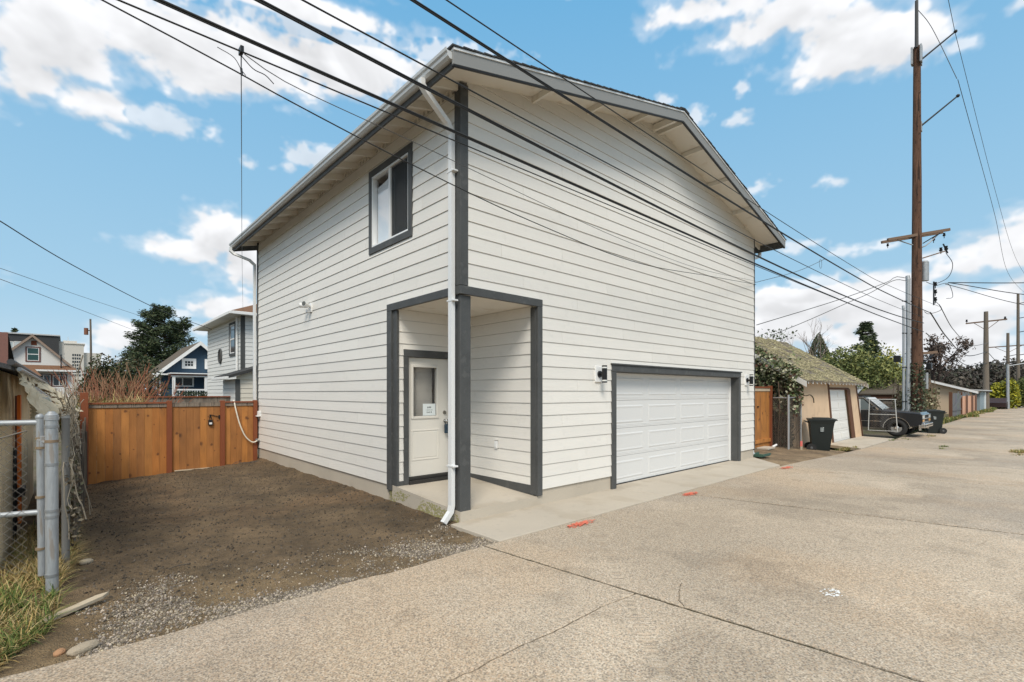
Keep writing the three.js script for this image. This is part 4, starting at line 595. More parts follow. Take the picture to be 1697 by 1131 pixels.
// ------------------------------------------------------------------ chain-link gate, posts, old boards and dead vines on the left boundary
{
  const g = thing('chain_link_gate', 'galvanised chain-link gate at the left edge of the photo', 'gate', null, [0, 0, 0]), Z = -5.79;
  const G = M.galv, tilt = (x) => Z + (x + 0.15) * 0.3;
  mesh('upright', [cyl([-0.15, 0.06, Z], [-0.163, 1.40, Z], 0.026, 0.026, 14), new THREE.SphereGeometry(0.03, 12, 8).translate(-0.163, 1.41, Z)], G, g);
  mesh('rail', cyl([-0.16, 1.365, Z], [-1.5, 1.365, tilt(-1.5)], 0.024, 0.024, 12), G, g); mesh('rail', cyl([-0.15, 0.60, Z], [-1.5, 0.60, tilt(-1.5)], 0.024, 0.024, 12), G, g);
  for (const y of [1.22, 1.14, 0.72, 0.28]) mesh('band', cyl([-0.158, y, Z], [-0.158, y + 0.02, Z], 0.034, 0.034, 12), std([0.30, 0.22, 0.14], 0.6, { metalness: 0.4 }), g);
  mesh('tension_bar', bar([-0.235, 0.1, Z], [-0.235, 1.33, Z], 0.012, 0.004), M.wire, g); mesh('brace_rod', cyl([-0.24, 1.3, Z + 0.01], [-1.3, 0.92, tilt(-1.3) + 0.01], 0.006, 0.006, 6), M.wire, g);
  chainLink((u, v, w) => [-0.24 - u, v, tilt(-0.24 - u) + 0.026 + w], 0, 0.9, 0.1, 1.37, M.wire, g);
  const p = thing('gate_post', 'thick galvanised fence post with domed cap beside the chain-link gate', 'post', null, [-0.082, -0.15, -5.52]);
  mesh('pipe', cyl([0, 0, 0], [-0.004, 1.56, 0], 0.041, 0.041, 20), G, p); mesh('cap', [cyl([-0.004, 1.545, 0], [-0.004, 1.585, 0], 0.046, 0.046, 20), cyl([-0.004, 1.585, 0], [-0.004, 1.615, 0], 0.043, 0.02, 20)], G, p);
  for (const y of [1.36, 1.48, 1.17, 0.79, 0.74, 0.26]) mesh('band', cyl([-0.003, y, 0], [-0.003, y + 0.022, 0], 0.045, 0.045, 18), y === 1.36 ? std([0.28, 0.2, 0.13], 0.6, { metalness: 0.4 }) : M.steel, p);
  mesh('hinge', [cyl([-0.03, 1.36, 0.02], [-0.09, 1.37, -0.22], 0.011), rbox(-0.075, -0.045, 1.32, 1.41, -0.11, -0.08, 0.004)], G, p);
  const q = thing('line_post', 'weathered grey chain-link line post behind the thick gate post', 'post', null, [0.0, -0.2, -6.45]);
  mesh('pipe', cyl([0, 0, 0], [0.0, 1.57, 0], 0.032, 0.032, 14), std([0.18, 0.175, 0.165], 0.85, { bumpMap: T.fine, bumpScale: 0.002 }), q); mesh('cap', cyl([0, 1.57, 0], [0, 1.61, 0], 0.037, 0.03, 14), std([0.25, 0.25, 0.24], 0.7), q);
  const q2 = q.clone(); q2.name = numbered('line_post'); q2.position.set(0.09, -0.28, -9.4); scene.add(q2); tag(q2, 'grey chain-link line post among the old boards farther back', 'post');
  const ob = thing('old_board_fence', 'dark weathered board fence running back along the left boundary', 'fence'), r = rng(81);
  for (let k = 0; k < 44; k++) { const z = -7.2 - k * 0.134, x = 0.05 + 0.24 * (k / 44) + 0.03 * r(), b = gy(x, z) - 0.05, h = 0.95 + 0.42 * r() + (k > 20 ? 0.1 : 0); mesh('fence_board', uvBox(box(x - 0.01, x + 0.012, b, b + h, z - 0.058, z + 0.058), r() * 3, r() * 3), M.weathered[Math.floor(r() * 3)], ob); }
  mesh('rail', bar([0.04, 0.75, -7.2], [0.27, 0.7, -13.1], 0.05, 0.09), M.weathered[1], ob); mesh('rail', bar([0.04, 0.2, -7.2], [0.27, 0.1, -13.1], 0.05, 0.09), M.weathered[1], ob);
  const dv = [], r2 = rng(83);
  for (let k = 0; k < 75; k++) { let z = -6.2 - 3.6 * r2(), x = 0.02 + 0.06 * r2(), y = 0.9 + 0.75 * r2(); const pts = [[x, y, z]]; let dy = r2() > 0.3 ? -0.12 : 0.05; for (let i = 0; i < 6; i++) { z += (r2() - 0.45) * 0.22; x += (r2() - 0.5) * 0.08; y += dy + (r2() - 0.5) * 0.16; pts.push([x, Math.max(0, y), z]); } dv.push(tube(pts, 0.003 + 0.007 * r2() * r2(), 14, 4)); }
  const m = mesh('dead_vines', dv, std([0.33, 0.285, 0.22], 0.95), scene); m.userData.kind = 'stuff'; m.userData.label = 'tangle of dead pale vines over the boundary fence'; m.userData.category = 'vines';
  const dl = leafCloud(1500, (r) => { const z = -6.3 - 4.4 * r(); return [0.0 + 0.12 * r(), 0.1 + 1.15 * r() * (0.6 + 0.4 * r()), z]; }, 0.022, [[0.10, 0.075, 0.05], [0.17, 0.14, 0.09], [0.06, 0.06, 0.03], [0.24, 0.2, 0.14]], rng(84), 1); const m2 = mesh('withered_leaves', dl, M.leaf, scene); m2.userData.kind = 'stuff'; m2.userData.label = 'withered leaves caught in the boundary fence'; m2.userData.category = 'leaves';
}
// ------------------------------------------------------------------ grass, gravel, stones, plank on the yard
{
  const edgeX = (z) => -0.05 + 0.13 * (fbm(z * 2, 1, 3, 3) - 0.5) - 0.25 * sm(-4.9, -4.2, z) + 0.1 * sm(-5.6, -7, z);
  const spot = (r) => { const z = -4.03 - Math.pow(r(), 1.35) * 4.6, x = edgeX(z) - Math.pow(r(), 1.2) * (z < -6 ? 0.45 : 1.4); if (fbm(x * 5, 2, z * 5, 3) < 0.34 || (x > -0.32 && Math.abs(z + 5.0 - (x + 0.2) * -0.5) < 0.09)) return null; const dry = fbm(x * 2.6, 7, z * 2.6, 3) + 0.28 * sm(-4.4, -4.0, z) + 0.2 * sm(-5.3, -5.9, z); return [x, yardY(Math.max(x, -1.4), z) - 0.01, z, dry > 0.5 ? (r() < 0.88 ? STRAW : GREEN) : r() < 0.35 ? STRAW : GREEN, z > -4.25 ? 0.5 : 0.75 + 0.6 * fbm(x * 3, 4, z * 3, 2)]; };
  const g = mesh('grass_tuft', grassGeo(17000, spot, rng(91), 0.175, 0.0032), M.grass, scene); Object.assign(g.userData, { kind: 'stuff', label: 'long straw and green grass around the gate posts', category: 'grass' });
  const r = rng(93), n = 19000, geo = new THREE.IcosahedronGeometry(1, 0), im = new THREE.InstancedMesh(geo, std(0xffffff, 0.9), n), m4 = new THREE.Matrix4(), c = new THREE.Color(); let k = 0;
  while (k < n) {
    const x = 0.05 + 3.45 * r(), z = -4.02 - 1.9 * Math.pow(r(), 1.5), e = sm(-5.7, -4.2, z + (fbm(x * 1.3, 5, z * 1.3, 3) - 0.5) * 1.4), cl = sm(0.45, 0.62, fbm(x * 1.8, 3, z * 2.4, 4)); if (r() > e * (0.08 + 0.85 * cl)) continue;
    const s = 0.0028 + 0.0085 * Math.pow(r(), 2.8), q = new THREE.Quaternion().setFromEuler(new THREE.Euler(r() * 6, r() * 6, r() * 6)); m4.compose(V(x, yardY(x, z) + s * 0.35, z), q, V(s * (0.8 + 0.6 * r()), s * (0.5 + 0.4 * r()), s)); im.setMatrixAt(k, m4); const t = 0.14 + 0.42 * Math.pow(r(), 2.2); im.setColorAt(k, c.setRGB(t, t * 0.84, t * (0.58 + 0.14 * r()))); k++;
  }
  im.name = numbered('gravel'); Object.assign(im.userData, { kind: 'stuff', label: 'pale loose gravel spilled along the alley edge', category: 'gravel' }); im.castShadow = im.receiveShadow = true; scene.add(im);
  const n2 = 14000, im2 = new THREE.InstancedMesh(geo, std(0xffffff, 1), n2); // clods on the bare soil
  for (let i = 0; i < n2; i++) { const x = 0.1 + 3.45 * r(), z = -4.6 - 8.7 * r(), s = 0.003 + 0.011 * Math.pow(r(), 3.2); m4.compose(V(x, yardY(x, z) + s * 0.2, z), new THREE.Quaternion().setFromEuler(new THREE.Euler(r() * 6, r() * 6, r() * 6)), V(s * 1.3, s * 0.7, s)); im2.setMatrixAt(i, m4); const t = 0.05 + 0.16 * r() * r(); im2.setColorAt(i, c.setRGB(t, t * 0.8, t * 0.6)); }
  im2.name = numbered('soil_clods'); Object.assign(im2.userData, { kind: 'stuff', label: 'small clods scattered over the dirt yard', category: 'soil' }); im2.castShadow = im2.receiveShadow = true; scene.add(im2);
  const st = (x, z, a, b, cc, col, label, seed, turn) => { const m = mesh('stone', rockGeo(a, b, cc, seed), std(col, 0.85, { bumpMap: T.fine, bumpScale: 0.002 }), scene); m.position.set(x, (z > -4.1 ? 0 : yardY(x, z)) + b * 0.55, z); m.rotation.y = turn; tag(m, label, 'stone'); };
  st(0.15, -6.5, 0.06, 0.034, 0.045, [0.42, 0.36, 0.27], 'smooth oval stone on the dirt near the gate post', 1, 0.3); st(0.08, -4.12, 0.085, 0.035, 0.05, [0.40, 0.33, 0.24], 'pinkish flat stone at the corner of grass and alley', 2, 0.5); st(-0.03, -4.2, 0.04, 0.02, 0.03, [0.46, 0.25, 0.13], 'small rusty stone beside the larger one by the grass', 3, 1.2);
  const pl = mesh('scrap_plank', uvBox(prism([[-0.33, -0.03], [0.2, -0.036], [0.27, 0], [0.2, 0.032], [-0.32, 0.028]], 0.026, (u, v, w) => [u, w, v], [], 0.002)), M.paleWood, scene); pl.position.set(0.04, yardY(0.04, -4.98) + 0.02, -4.98); pl.rotation.set(0, 0.62, 0.05); tag(pl, 'pale wooden stake lying between grass and gravel', 'plank');
  const sk = mesh('stick', tube([[0, 0, 0], [0.06, 0.015, 0.01], [0.12, 0.01, -0.01], [0.17, 0.012, 0.0]], 0.006, 10, 5), M.weathered[1], scene); sk.position.set(0.72, yardY(0.72, -5.6) + 0.008, -5.65); tag(sk, 'short dark stick lying on the dirt yard', 'stick');
}
// ------------------------------------------------------------------ right side: cedar panel, chain-link, tan garage, ivy
{
  const o = thing('cedar_side_fence', 'narrow orange cedar fence panel right of the white house', 'fence'), Z = -5.75, r = rng(101), B = -0.12;
  for (let x = 12.7; x < 15.9; x += 0.145) mesh('fence_board', uvBox(box(x, Math.min(x + 0.142, 15.96), B, 1.70, Z - 0.01, Z + 0.01), r() * 3, r() * 5), M.cedar[[0, 2, 0, 1, 2][Math.floor(r() * 5)]], o);
  mesh('rail', rbox(12.7, 15.96, 0.12, 0.23, Z + 0.012, Z + 0.05, 0.004), M.cedar[2], o); mesh('top_trim', rbox(12.7, 15.96, 1.66, 1.75, Z + 0.012, Z + 0.03, 0.003), M.paleWood, o); mesh('cap_rail', rbox(12.7, 15.97, 1.752, 1.80, Z - 0.04, Z + 0.05, 0.004), M.redwood, o); mesh('post', rbox(15.97, 16.08, B - 0.2, 1.83, Z - 0.05, Z + 0.06, 0.006), M.redwood, o); mesh('latch', rbox(15.0, 15.08, 1.18, 1.22, Z + 0.012, Z + 0.04, 0.004), M.blackMetal, o);
}
const lean = (x, y) => x - (y + 0.2) * mix(0.11, 0.5, clamp((x - 17) / 7.66, 0, 1));
const GM = (x, y, z) => [lean(x, y), y, z];
{
  const o = thing('tan_garage', 'leaning old tan garage with mossy roof and white door', 'garage'), B = -0.35, Z = -5.2, E = 2.0, RZ = -7.85, RY = 3.84;
  const rz = (z) => RY - (RY - 1.97) * Math.abs(z - RZ) / 3.0, wallf = (u, v, w) => GM(u, v, Z - w);
  mesh('wall', prism([[17, B], [20.5, B], [20.5, 1.76], [23.15, 1.76], [23.15, B], [24.66, B], [24.66, E + 0.1], [17, E + 0.1]], 0.12, wallf), M.tan, o);
  for (const x of [17.0, 24.54]) mesh('wall', prism([[-Z, B], [10.6, B], [10.6, rz(-10.6) - 0.06], [7.85, RY - 0.06], [-Z, rz(Z) - 0.06]], 0.12, (u, v, w) => GM(x + w, v, -u)), M.tan, o);
  const bd = (u0, u1, v0, v1, w0, w1, mat, name) => { const q = (u, v, w) => GM(u, v, Z + w); return mesh(name, uvBox(hexa([q(u0, v0, w0), q(u1, v0, w0), q(u1, v0, w1), q(u0, v0, w1), q(u0, v1, w0), q(u1, v1, w0), q(u1, v1, w1), q(u0, v1, w1)])), mat, o); };
  bd(16.97, 17.06, B, E, 0.002, 0.02, M.brown, 'corner_board'); bd(24.56, 24.69, B, E, 0.002, 0.02, M.brown, 'corner_board'); bd(20.36, 20.52, B, 2.0, 0.002, 0.022, M.brown, 'door_casing'); bd(22.92, 23.42, B, 1.76, 0.002, 0.03, M.brown, 'door_casing'); bd(20.5, 23.3, 1.73, 1.80, 0.004, 0.026, M.brown, 'door_casing');
  const dr = new THREE.Group(); dr.name = 'garage_door'; o.add(dr);
  for (let k = 0; k < 5; k++) { const v0 = -0.2 + k * 0.387, q = (u, v, w) => GM(u, v, Z - 0.05 + w), s = (u0, u1, a, b, w0, w1) => uvBox(hexa([q(u0, a, w0), q(u1, a, w0), q(u1, a, w1), q(u0, a, w1), q(u0, b, w0), q(u1, b, w0), q(u1, b, w1), q(u0, b, w1)])); const m = mesh('door_section', s(20.52, 22.9, v0, v0 + 0.38, -0.03, 0), M.whitePaint, dr); for (let c = 0; c < 2; c++) mesh('raised_panel', s(20.68 + c * 1.12, 21.62 + c * 1.12, v0 + 0.09, v0 + 0.29, 0, 0.012), M.whitePaint, m); }
  const roof = new THREE.Group(); roof.name = 'roof'; roof.userData.label = 'mossy brown shingle roof'; o.add(roof); const r = rng(103);
  const GX = (x, y, z) => [lean(x, Math.min(y, 2.1)), y, z];
  for (const s of [1, -1]) for (let k = 0; k < 24; k++) {
    const t0 = k / 24, t1 = (k + 1) / 24 + 0.012, z = (t) => RZ + s * 3.0 * (1 - t), y = (t) => 1.97 + (RY - 1.97) * t, a = t0, b = Math.min(1, t1), e = 0.12 * r();
    const n = 14, g = []; for (let i = 0; i < n; i++) { const x0 = 16.55 + i * (8.3 / n), x1 = x0 + 8.3 / n, w = 0.02 * (fbm(x0 * 2, k, s, 2) - 0.4); g.push(hexa([GX(x0, y(a), z(a) + w * s), GX(x1, y(a), z(a) + w * s), GX(x1, y(b), z(b)), GX(x0, y(b), z(b)), GX(x0, y(a) + 0.035, z(a) + w * s), GX(x1, y(a) + 0.035, z(a) + w * s), GX(x1, y(b) + 0.012, z(b)), GX(x0, y(b) + 0.012, z(b))])); }
    mesh('shingle_course', uvBox(merge(g), r() * 3, r() * 3), M.moss[k % 3], roof);
  }
  const n = 5200, im = new THREE.InstancedMesh(new THREE.IcosahedronGeometry(1, 0), std(0xffffff, 1), n), m4 = new THREE.Matrix4(), c = new THREE.Color(); let k = 0;
  while (k < n) { const x = 16.6 + 8.2 * r(), t = r(), zz = RZ + 3.0 * (1 - t), yy = 1.97 + (RY - 1.97) * t + 0.03; if (fbm(x * 2.2, 3, zz * 3.2, 4) < 0.46) continue; const q = GX(x, yy, zz), s = 0.012 + 0.035 * r(); m4.compose(V(...q), new THREE.Quaternion(), V(s * 1.4, s * 0.6, s)); im.setMatrixAt(k, m4); const v = 0.7 + 0.7 * r(), y2 = r(); im.setColorAt(k, c.setRGB(mix(0.22, 0.36, y2) * v, mix(0.20, 0.31, y2) * v, mix(0.11, 0.19, y2) * v)); k++; }
  im.name = 'moss_clumps'; im.userData.kind = 'stuff'; im.castShadow = im.receiveShadow = true; roof.add(im);
  for (let i = 0; i < 17; i++) { const x = 16.9 + i * 0.47; mesh('rafter_tail', uvBox(hexa([[0, -0.10, -5.2], [0.05, -0.10, -5.2], [0.05, -0.10, -4.88], [0, -0.10, -4.88], [0, -0.01, -5.2], [0.05, -0.01, -5.2], [0.05, -0.01, -4.88], [0, -0.01, -4.88]].map(([dx, dy, z]) => GX(x + dx, rz(z) + dy, z)))), M.whitePaint, roof); }
  for (const x of [16.52, 24.82]) mesh('barge_board', [1, -1].map((s) => uvBox(hexa([[0, -0.17, RZ + s * 3.02], [0.035, -0.17, RZ + s * 3.02], [0.035, -0.17, RZ], [0, -0.17, RZ], [0, 0.0, RZ + s * 3.02], [0.035, 0.0, RZ + s * 3.02], [0.035, 0.0, RZ], [0, 0.0, RZ]].map(([dx, dy, z]) => GX(x + dx, rz(z) + dy, z))))), M.whitePaint, roof);
}
{
  const o = thing('side_chain_link_fence', 'short chain-link fence between cedar panel and tan garage', 'fence'), P = [[16.05, -5.68], [15.93, -5.2], [16.78, -5.12]], f = (u, v, w) => { const a = u < 0.5 ? P[0] : P[1], b = u < 0.5 ? P[1] : P[2], t = u < 0.5 ? u * 2 : u * 2 - 1; return [mix(a[0], b[0], t) + (u < 0.5 ? w : 0), v, mix(a[1], b[1], t) - (u < 0.5 ? 0 : w)]; };
  mesh('post', cyl(f(0.5, -0.4, 0), f(0.5, 1.55, 0), 0.032, 0.032, 12), M.galv, o); mesh('post', cyl(f(0.99, -0.4, 0), f(0.99, 1.58, 0), 0.026, 0.026, 12), M.galv, o); mesh('top_rail', cyl(f(0.02, 1.46, 0), f(0.49, 1.46, 0), 0.02, 0.02, 8), M.galv, o); mesh('top_rail', cyl(f(0.51, 1.46, 0), f(0.98, 1.48, 0), 0.02, 0.02, 8), M.galv, o);
  chainLink((u, v, w) => f(u < 0.48 ? u / 0.99 : 0.5 + (u - 0.48) / 1.72, v, -0.03 + w), 0, 1.28, -0.1, 1.45, M.wire, o, 0.075, 0.003);
  const PALI = [[0.05, 0.075, 0.028], [0.085, 0.115, 0.04], [0.13, 0.15, 0.07], [0.24, 0.255, 0.15], [0.40, 0.39, 0.28], [0.17, 0.085, 0.055]], PALB = [[0.24, 0.26, 0.13], [0.42, 0.41, 0.27], [0.52, 0.49, 0.35], [0.10, 0.13, 0.05]];
  const iv = thing('ivy', 'dense variegated ivy smothering the left end of the tan garage', 'ivy'), rk = (z) => 3.84 - 0.6233 * Math.abs(z + 7.85);
  const inIvy = (r) => { for (;;) { const z = -5.05 - 4.6 * r(), top = rk(z) + 0.16 + 0.3 * fbm(z * 2, 4, 1, 3) * sm(-5.6, -7, z), y = 0.9 + (top - 0.9) * Math.pow(r(), 0.75), x = 16.65 - 0.75 * Math.pow(r(), 1.5) * (0.4 + fbm(z * 1.6, y * 1.6, 5, 3)) + (y > 2.2 ? 0.5 * r() * r() : 0.1); if (fbm(x * 2, y * 2, z * 2, 3) > 0.36) return [x, y, z]; } };
  mesh('foliage', merge([leafCloud(10500, inIvy, 0.05, PALI, rng(111), 1, 0.75), leafCloud(2600, (r) => { const p = inIvy(r); p[0] -= 0.1; return p[1] > 1.9 ? p : [p[0], p[1] + 1.2 * r(), p[2]]; }, 0.045, PALB, rng(112), 1, 0.7)]), M.leaf, iv);
  const st = [], r = rng(113); for (let i = 0; i < 46; i++) { const z = -5.2 - 2.6 * r(), x = 16.6 - 0.3 * r(); let p = [x, -0.3, z]; const pts = [p]; for (let k = 0; k < 5; k++) { p = [p[0] + (r() - 0.5) * 0.25, p[1] + 0.45, p[2] + (r() - 0.5) * 0.35]; pts.push(p); } st.push(tube(pts, 0.006 + 0.01 * r(), 12, 4)); }
  mesh('stems', st, std([0.17, 0.12, 0.085], 1), iv);
  const sp = []; for (let i = 0; i < 14; i++) { const z = -5.6 - 2.6 * r(); let p = [16.5 + 0.5 * r(), rk(z) + 0.05, z]; const pts = [p]; for (let k = 0; k < 3; k++) { p = [p[0] + (r() - 0.5) * 0.2, p[1] + 0.14 * r(), p[2] + (r() - 0.4) * 0.25]; pts.push(p); } sp.push(tube(pts, 0.006, 8, 4)); } sp.push(tube([[16.75, 1.6, -5.2], [16.95, 1.52, -5.05], [17.15, 1.55, -4.98], [17.35, 1.45, -4.95], [17.42, 1.3, -4.95]], 0.016, 14, 5)); mesh('runners', sp, std([0.06, 0.05, 0.03], 1), iv);
  const dk = thing('dark_undergrowth', 'dark leafless bramble behind the short chain-link fence', 'bramble'); const tw = []; for (let i = 0; i < 120; i++) { const a = [16.1 + 0.7 * r(), -0.3, -5.3 - 1.3 * r()], b = [a[0] + (r() - 0.5) * 0.7, 0.5 + 1.2 * r(), a[2] + (r() - 0.5) * 0.7], m = [(a[0] + b[0]) / 2 + (r() - 0.5) * 0.2, (a[1] + b[1]) / 2 + 0.15, (a[2] + b[2]) / 2]; tw.push(tube([a, m, b], 0.005 + 0.006 * r(), 8, 4)); } mesh('canes', tw, std([0.115, 0.085, 0.065], 1), dk); mesh('leaves', leafCloud(4200, (r) => [16.3 + 0.5 * r(), -0.3 + 1.9 * r(), -5.3 - 1.3 * r()], 0.05, [[0.03, 0.035, 0.018], [0.05, 0.05, 0.028], [0.09, 0.075, 0.05]], rng(114), 1), M.leaf, dk);
  const pb = mesh('stepping_stone', rbox(14.7, 15.3, 0.0, 0.05, -5.3, -5.0, 0.008), M.concrete, scene); pb.rotation.y = 0.02; tag(pb, 'flat concrete paver lying on soil near the cedar panel', 'paver');
  const pv = mesh('white_pipe_scrap', cyl([15.5, 0.0, -5.5], [15.7, 0.06, -5.45], 0.035, 0.03, 10), M.vinyl, scene); tag(pv, 'short white pipe scrap lying beside the chain-link fence', 'pipe');
  const mk = thing('survey_stake', 'pink topped marker stake beside the green cart', 'stake', null, [16.35, -0.16, -4.98]); mesh('stake', rbox(-0.035, 0.035, 0, 0.16, -0.02, 0.02, 0.003), M.paleWood, mk); mesh('flag_paint', rbox(-0.037, 0.037, 0.161, 0.32, -0.022, 0.022, 0.003), std([0.85, 0.20, 0.17], 0.7), mk);
}
// ------------------------------------------------------------------ wheeled carts
function cart(pos, turn, label) {
  const o = thing('waste_cart', label, 'waste cart', 'green wheeled waste carts', pos); o.rotation.y = turn;
  const gm = std([0.011, 0.016, 0.015], 0.45), prof = (w0, w1, d0, d1, y0, y1, ox0 = 0, ox1 = 0) => uvBox(hexa([[-d0 + ox0, y0, -w0], [d0 + ox0, y0, -w0], [d0 + ox0, y0, w0], [-d0 + ox0, y0, w0], [-d1 + ox1, y1, -w1], [d1 + ox1, y1, -w1], [d1 + ox1, y1, w1], [-d1 + ox1, y1, w1]]));
  mesh('body', [prof(0.20, 0.27, 0.22, 0.31, 0.02, 0.86, 0, -0.02), prof(0.27, 0.285, 0.31, 0.33, 0.86, 0.95, -0.02, -0.02), prof(0.295, 0.295, 0.345, 0.345, 0.95, 0.985, -0.02, -0.02)], gm, o);
  mesh('lid', [rbox(-0.40, 0.34, 0.988, 1.02, -0.31, 0.31, 0.012, 2), rbox(-0.26, 0.2, 1.02, 1.05, -0.2, 0.2, 0.02, 2), rbox(-0.44, -0.38, 0.965, 1.0, -0.15, 0.15, 0.012, 2)], gm, o);
  mesh('handle', [cyl([0.40, 0.93, -0.22], [0.40, 0.93, 0.22], 0.017), cyl([0.31, 0.9, -0.21], [0.40, 0.93, -0.21], 0.02), cyl([0.31, 0.9, 0.21], [0.40, 0.93, 0.21], 0.02)], gm, o);
  for (const s of [-1, 1]) { const w = mesh('wheel', cyl([0.26, 0.13, s * 0.245], [0.26, 0.13, s * 0.30], 0.13, 0.13, 20), M.rubber, o); mesh('hub', cyl([0.26, 0.13, s * 0.301], [0.26, 0.13, s * 0.309], 0.04, 0.03, 10), std([0.10, 0.10, 0.10], 0.5), w); }
  const c = document.createElement('canvas'); c.width = 64; c.height = 96; const x = c.getContext('2d'); x.fillStyle = '#12191a'; x.fillRect(0, 0, 64, 96); x.fillStyle = '#d5dcda'; x.fillRect(10, 4, 44, 34); x.fillStyle = '#12191a'; x.beginPath(); x.moveTo(16, 34); x.lineTo(34, 14); x.lineTo(54, 24); x.lineTo(54, 34); x.fill(); x.fillStyle = '#c5ccca'; for (let i = 0; i < 4; i++) { x.fillRect(10, 46 + i * 9, 44, 4); } x.fillRect(14, 84, 38, 5);
  const ct = new THREE.CanvasTexture(c); ct.colorSpace = THREE.SRGBColorSpace; const p = new THREE.Mesh(new THREE.PlaneGeometry(0.13, 0.2), std(0xffffff, 0.6, { map: ct })); p.name = 'stamp'; p.position.set(-0.02, 0.72, 0.2655); p.rotation.x = -0.083; o.add(p); return o;
}
cart([17.2, -0.2, -4.72], -1.17, 'dark green wheeled cart standing before the tan garage').scale.x = -1;
cart([28.75, -0.2, -3.42], -1.2, 'dark green wheeled cart beside the black truck');
// ------------------------------------------------------------------ black truck nosing out beside the garage
{
  const o = thing('black_truck', 'black pickup truck with chrome grille and bumper nosing into the alley', 'truck', null, [26.15, -0.2, -4.17]);
  const paint = new THREE.MeshPhysicalMaterial({ color: lin(0.006, 0.0065, 0.008), roughness: 0.55, clearcoat: 1, clearcoatRoughness: 0.05 }), arch = (cz, r, n = 12) => { const p = []; for (let i = 0; i <= n; i++) { const a = Math.PI * i / n; p.push([cz + r * Math.cos(a), 0.36 + r * Math.sin(a)]); } return p; };
  const sec = (out, w0, w1, name, mat, bev = 0.02) => mesh(name, prism(out, w1 - w0, (u, v, w) => [w0 + w, v, u], [], bev), mat, o);
  // lower body with wheel arches; u runs towards the nose
  sec([[0.80, 0.46], [0.84, 0.60], [0.83, 0.92], [0.77, 0.975], [-0.40, 1.07], [-0.5, 1.09], [-4.05, 1.09], [-4.12, 0.5], [-3.75, 0.42], ...arch(-3.3, 0.43).reverse(), [-2.8, 0.36], [-0.55, 0.36], ...arch(0, 0.43).reverse(), [0.46, 0.44]], -0.93, 0.93, 'body', paint);
  mesh('hood', uvBox(hexa([[-0.84, 0.95, 0.78], [0.84, 0.95, 0.78], [0.84, 1.05, -0.45], [-0.84, 1.05, -0.45], [-0.78, 1.02, 0.74], [0.78, 1.02, 0.74], [0.78, 1.14, -0.45], [-0.78, 1.14, -0.45]])), paint, o);
  const cab = [[-0.47, 1.03], [-1.08, 1.60], [-1.2, 1.645], [-2.6, 1.66], [-2.75, 1.62], [-2.95, 1.03]]; sec(cab, -0.80, 0.80, 'cab', paint, 0.03);
  mesh('roof_panel', rbox(-0.74, 0.74, 1.655, 1.675, -2.6, -1.2, 0.008), paint, o);
  for (const k of [-1, 1]) mesh('window_trim', [bar([k * 0.812, 1.1, -0.62], [k * 0.812, 1.585, -1.12], 0.02, 0.03), bar([k * 0.812, 1.59, -1.12], [k * 0.812, 1.61, -2.6], 0.02, 0.03), bar([k * 0.812, 1.085, -0.62], [k * 0.812, 1.085, -2.75], 0.02, 0.025)], M.chrome, o);
  mesh('windshield', uvBox(hexa([[-0.74, 1.075, -0.47], [0.74, 1.075, -0.47], [0.70, 1.60, -1.04], [-0.70, 1.60, -1.04], [-0.74, 1.09, -0.462], [0.74, 1.09, -0.462], [0.70, 1.612, -1.03], [-0.70, 1.612, -1.03]])), std([0.42, 0.45, 0.45], 0.08), o);  // pale base colour stands in for sky reflected in the windshield
  for (const s of [-1, 1]) {
    const X = s * 0.803, win = (p, nm) => mesh(nm, prism(p, 0.012, (u, v, w) => [X + s * w, v, u]), std([0.16, 0.19, 0.195], 0.06), o);  // side glass colour lightened in place of a reflection
    win([[-0.75, 1.09], [-1.15, 1.54], [-1.62, 1.56], [-1.62, 1.09]], 'side_window'); win([[-1.7, 1.09], [-1.7, 1.56], [-2.5, 1.56], [-2.7, 1.09]], 'side_window');
    mesh('mirror', [rbox(s * 0.86, s * 1.05, 1.10, 1.25, -0.86, -0.78, 0.02, 2), cyl([s * 0.8, 1.12, -0.8], [s * 0.9, 1.14, -0.82], 0.015)], paint, o);
    mesh('arch_trim', prism([...arch(0, 0.447, 16), ...arch(0, 0.430, 16).reverse()], 0.012, (u, v, w) => [s * (0.931 + w), v, u]), M.chrome, o); mesh('side_moulding', rbox(s * 0.931, s * 0.944, 0.61, 0.63, -2.8, -0.5, 0.003), M.chrome, o);
    for (const z of [0, -3.3]) { const w = mesh('wheel', new THREE.TorusGeometry(0.265, 0.095, 12, 28).scale(1, 1, 1.15).rotateY(Math.PI / 2).translate(s * 0.84, 0.36, z), M.rubber, o); mesh('rim', [cyl([s * 0.80, 0.36, z], [s * 0.90, 0.36, z], 0.2, 0.2, 22)], std([0.45, 0.45, 0.44], 0.35, { metalness: 0.8 }), w); mesh('hub_cap', cyl([s * 0.901, 0.36, z], [s * 0.93, 0.36, z], 0.09, 0.06, 16), M.chrome, w); }
    mesh('wheel_well', box(s * 0.5, s * 0.9, 0.4, 0.78, -0.42, 0.42), M.rubber, o); mesh('headlight', rbox(s * 0.55, s * 0.91, 0.76, 0.90, 0.79, 0.855, 0.01), std([0.62, 0.62, 0.58], 0.12), o); mesh('turn_signal', rbox(s * 0.55, s * 0.91, 0.64, 0.745, 0.79, 0.852, 0.01), std([0.62, 0.33, 0.10], 0.2), o);
    mesh('bumper_guard', rbox(s * 0.93, s * 0.955, 0.30, 0.52, 0.72, 0.80, 0.01), M.chrome, o);
  }
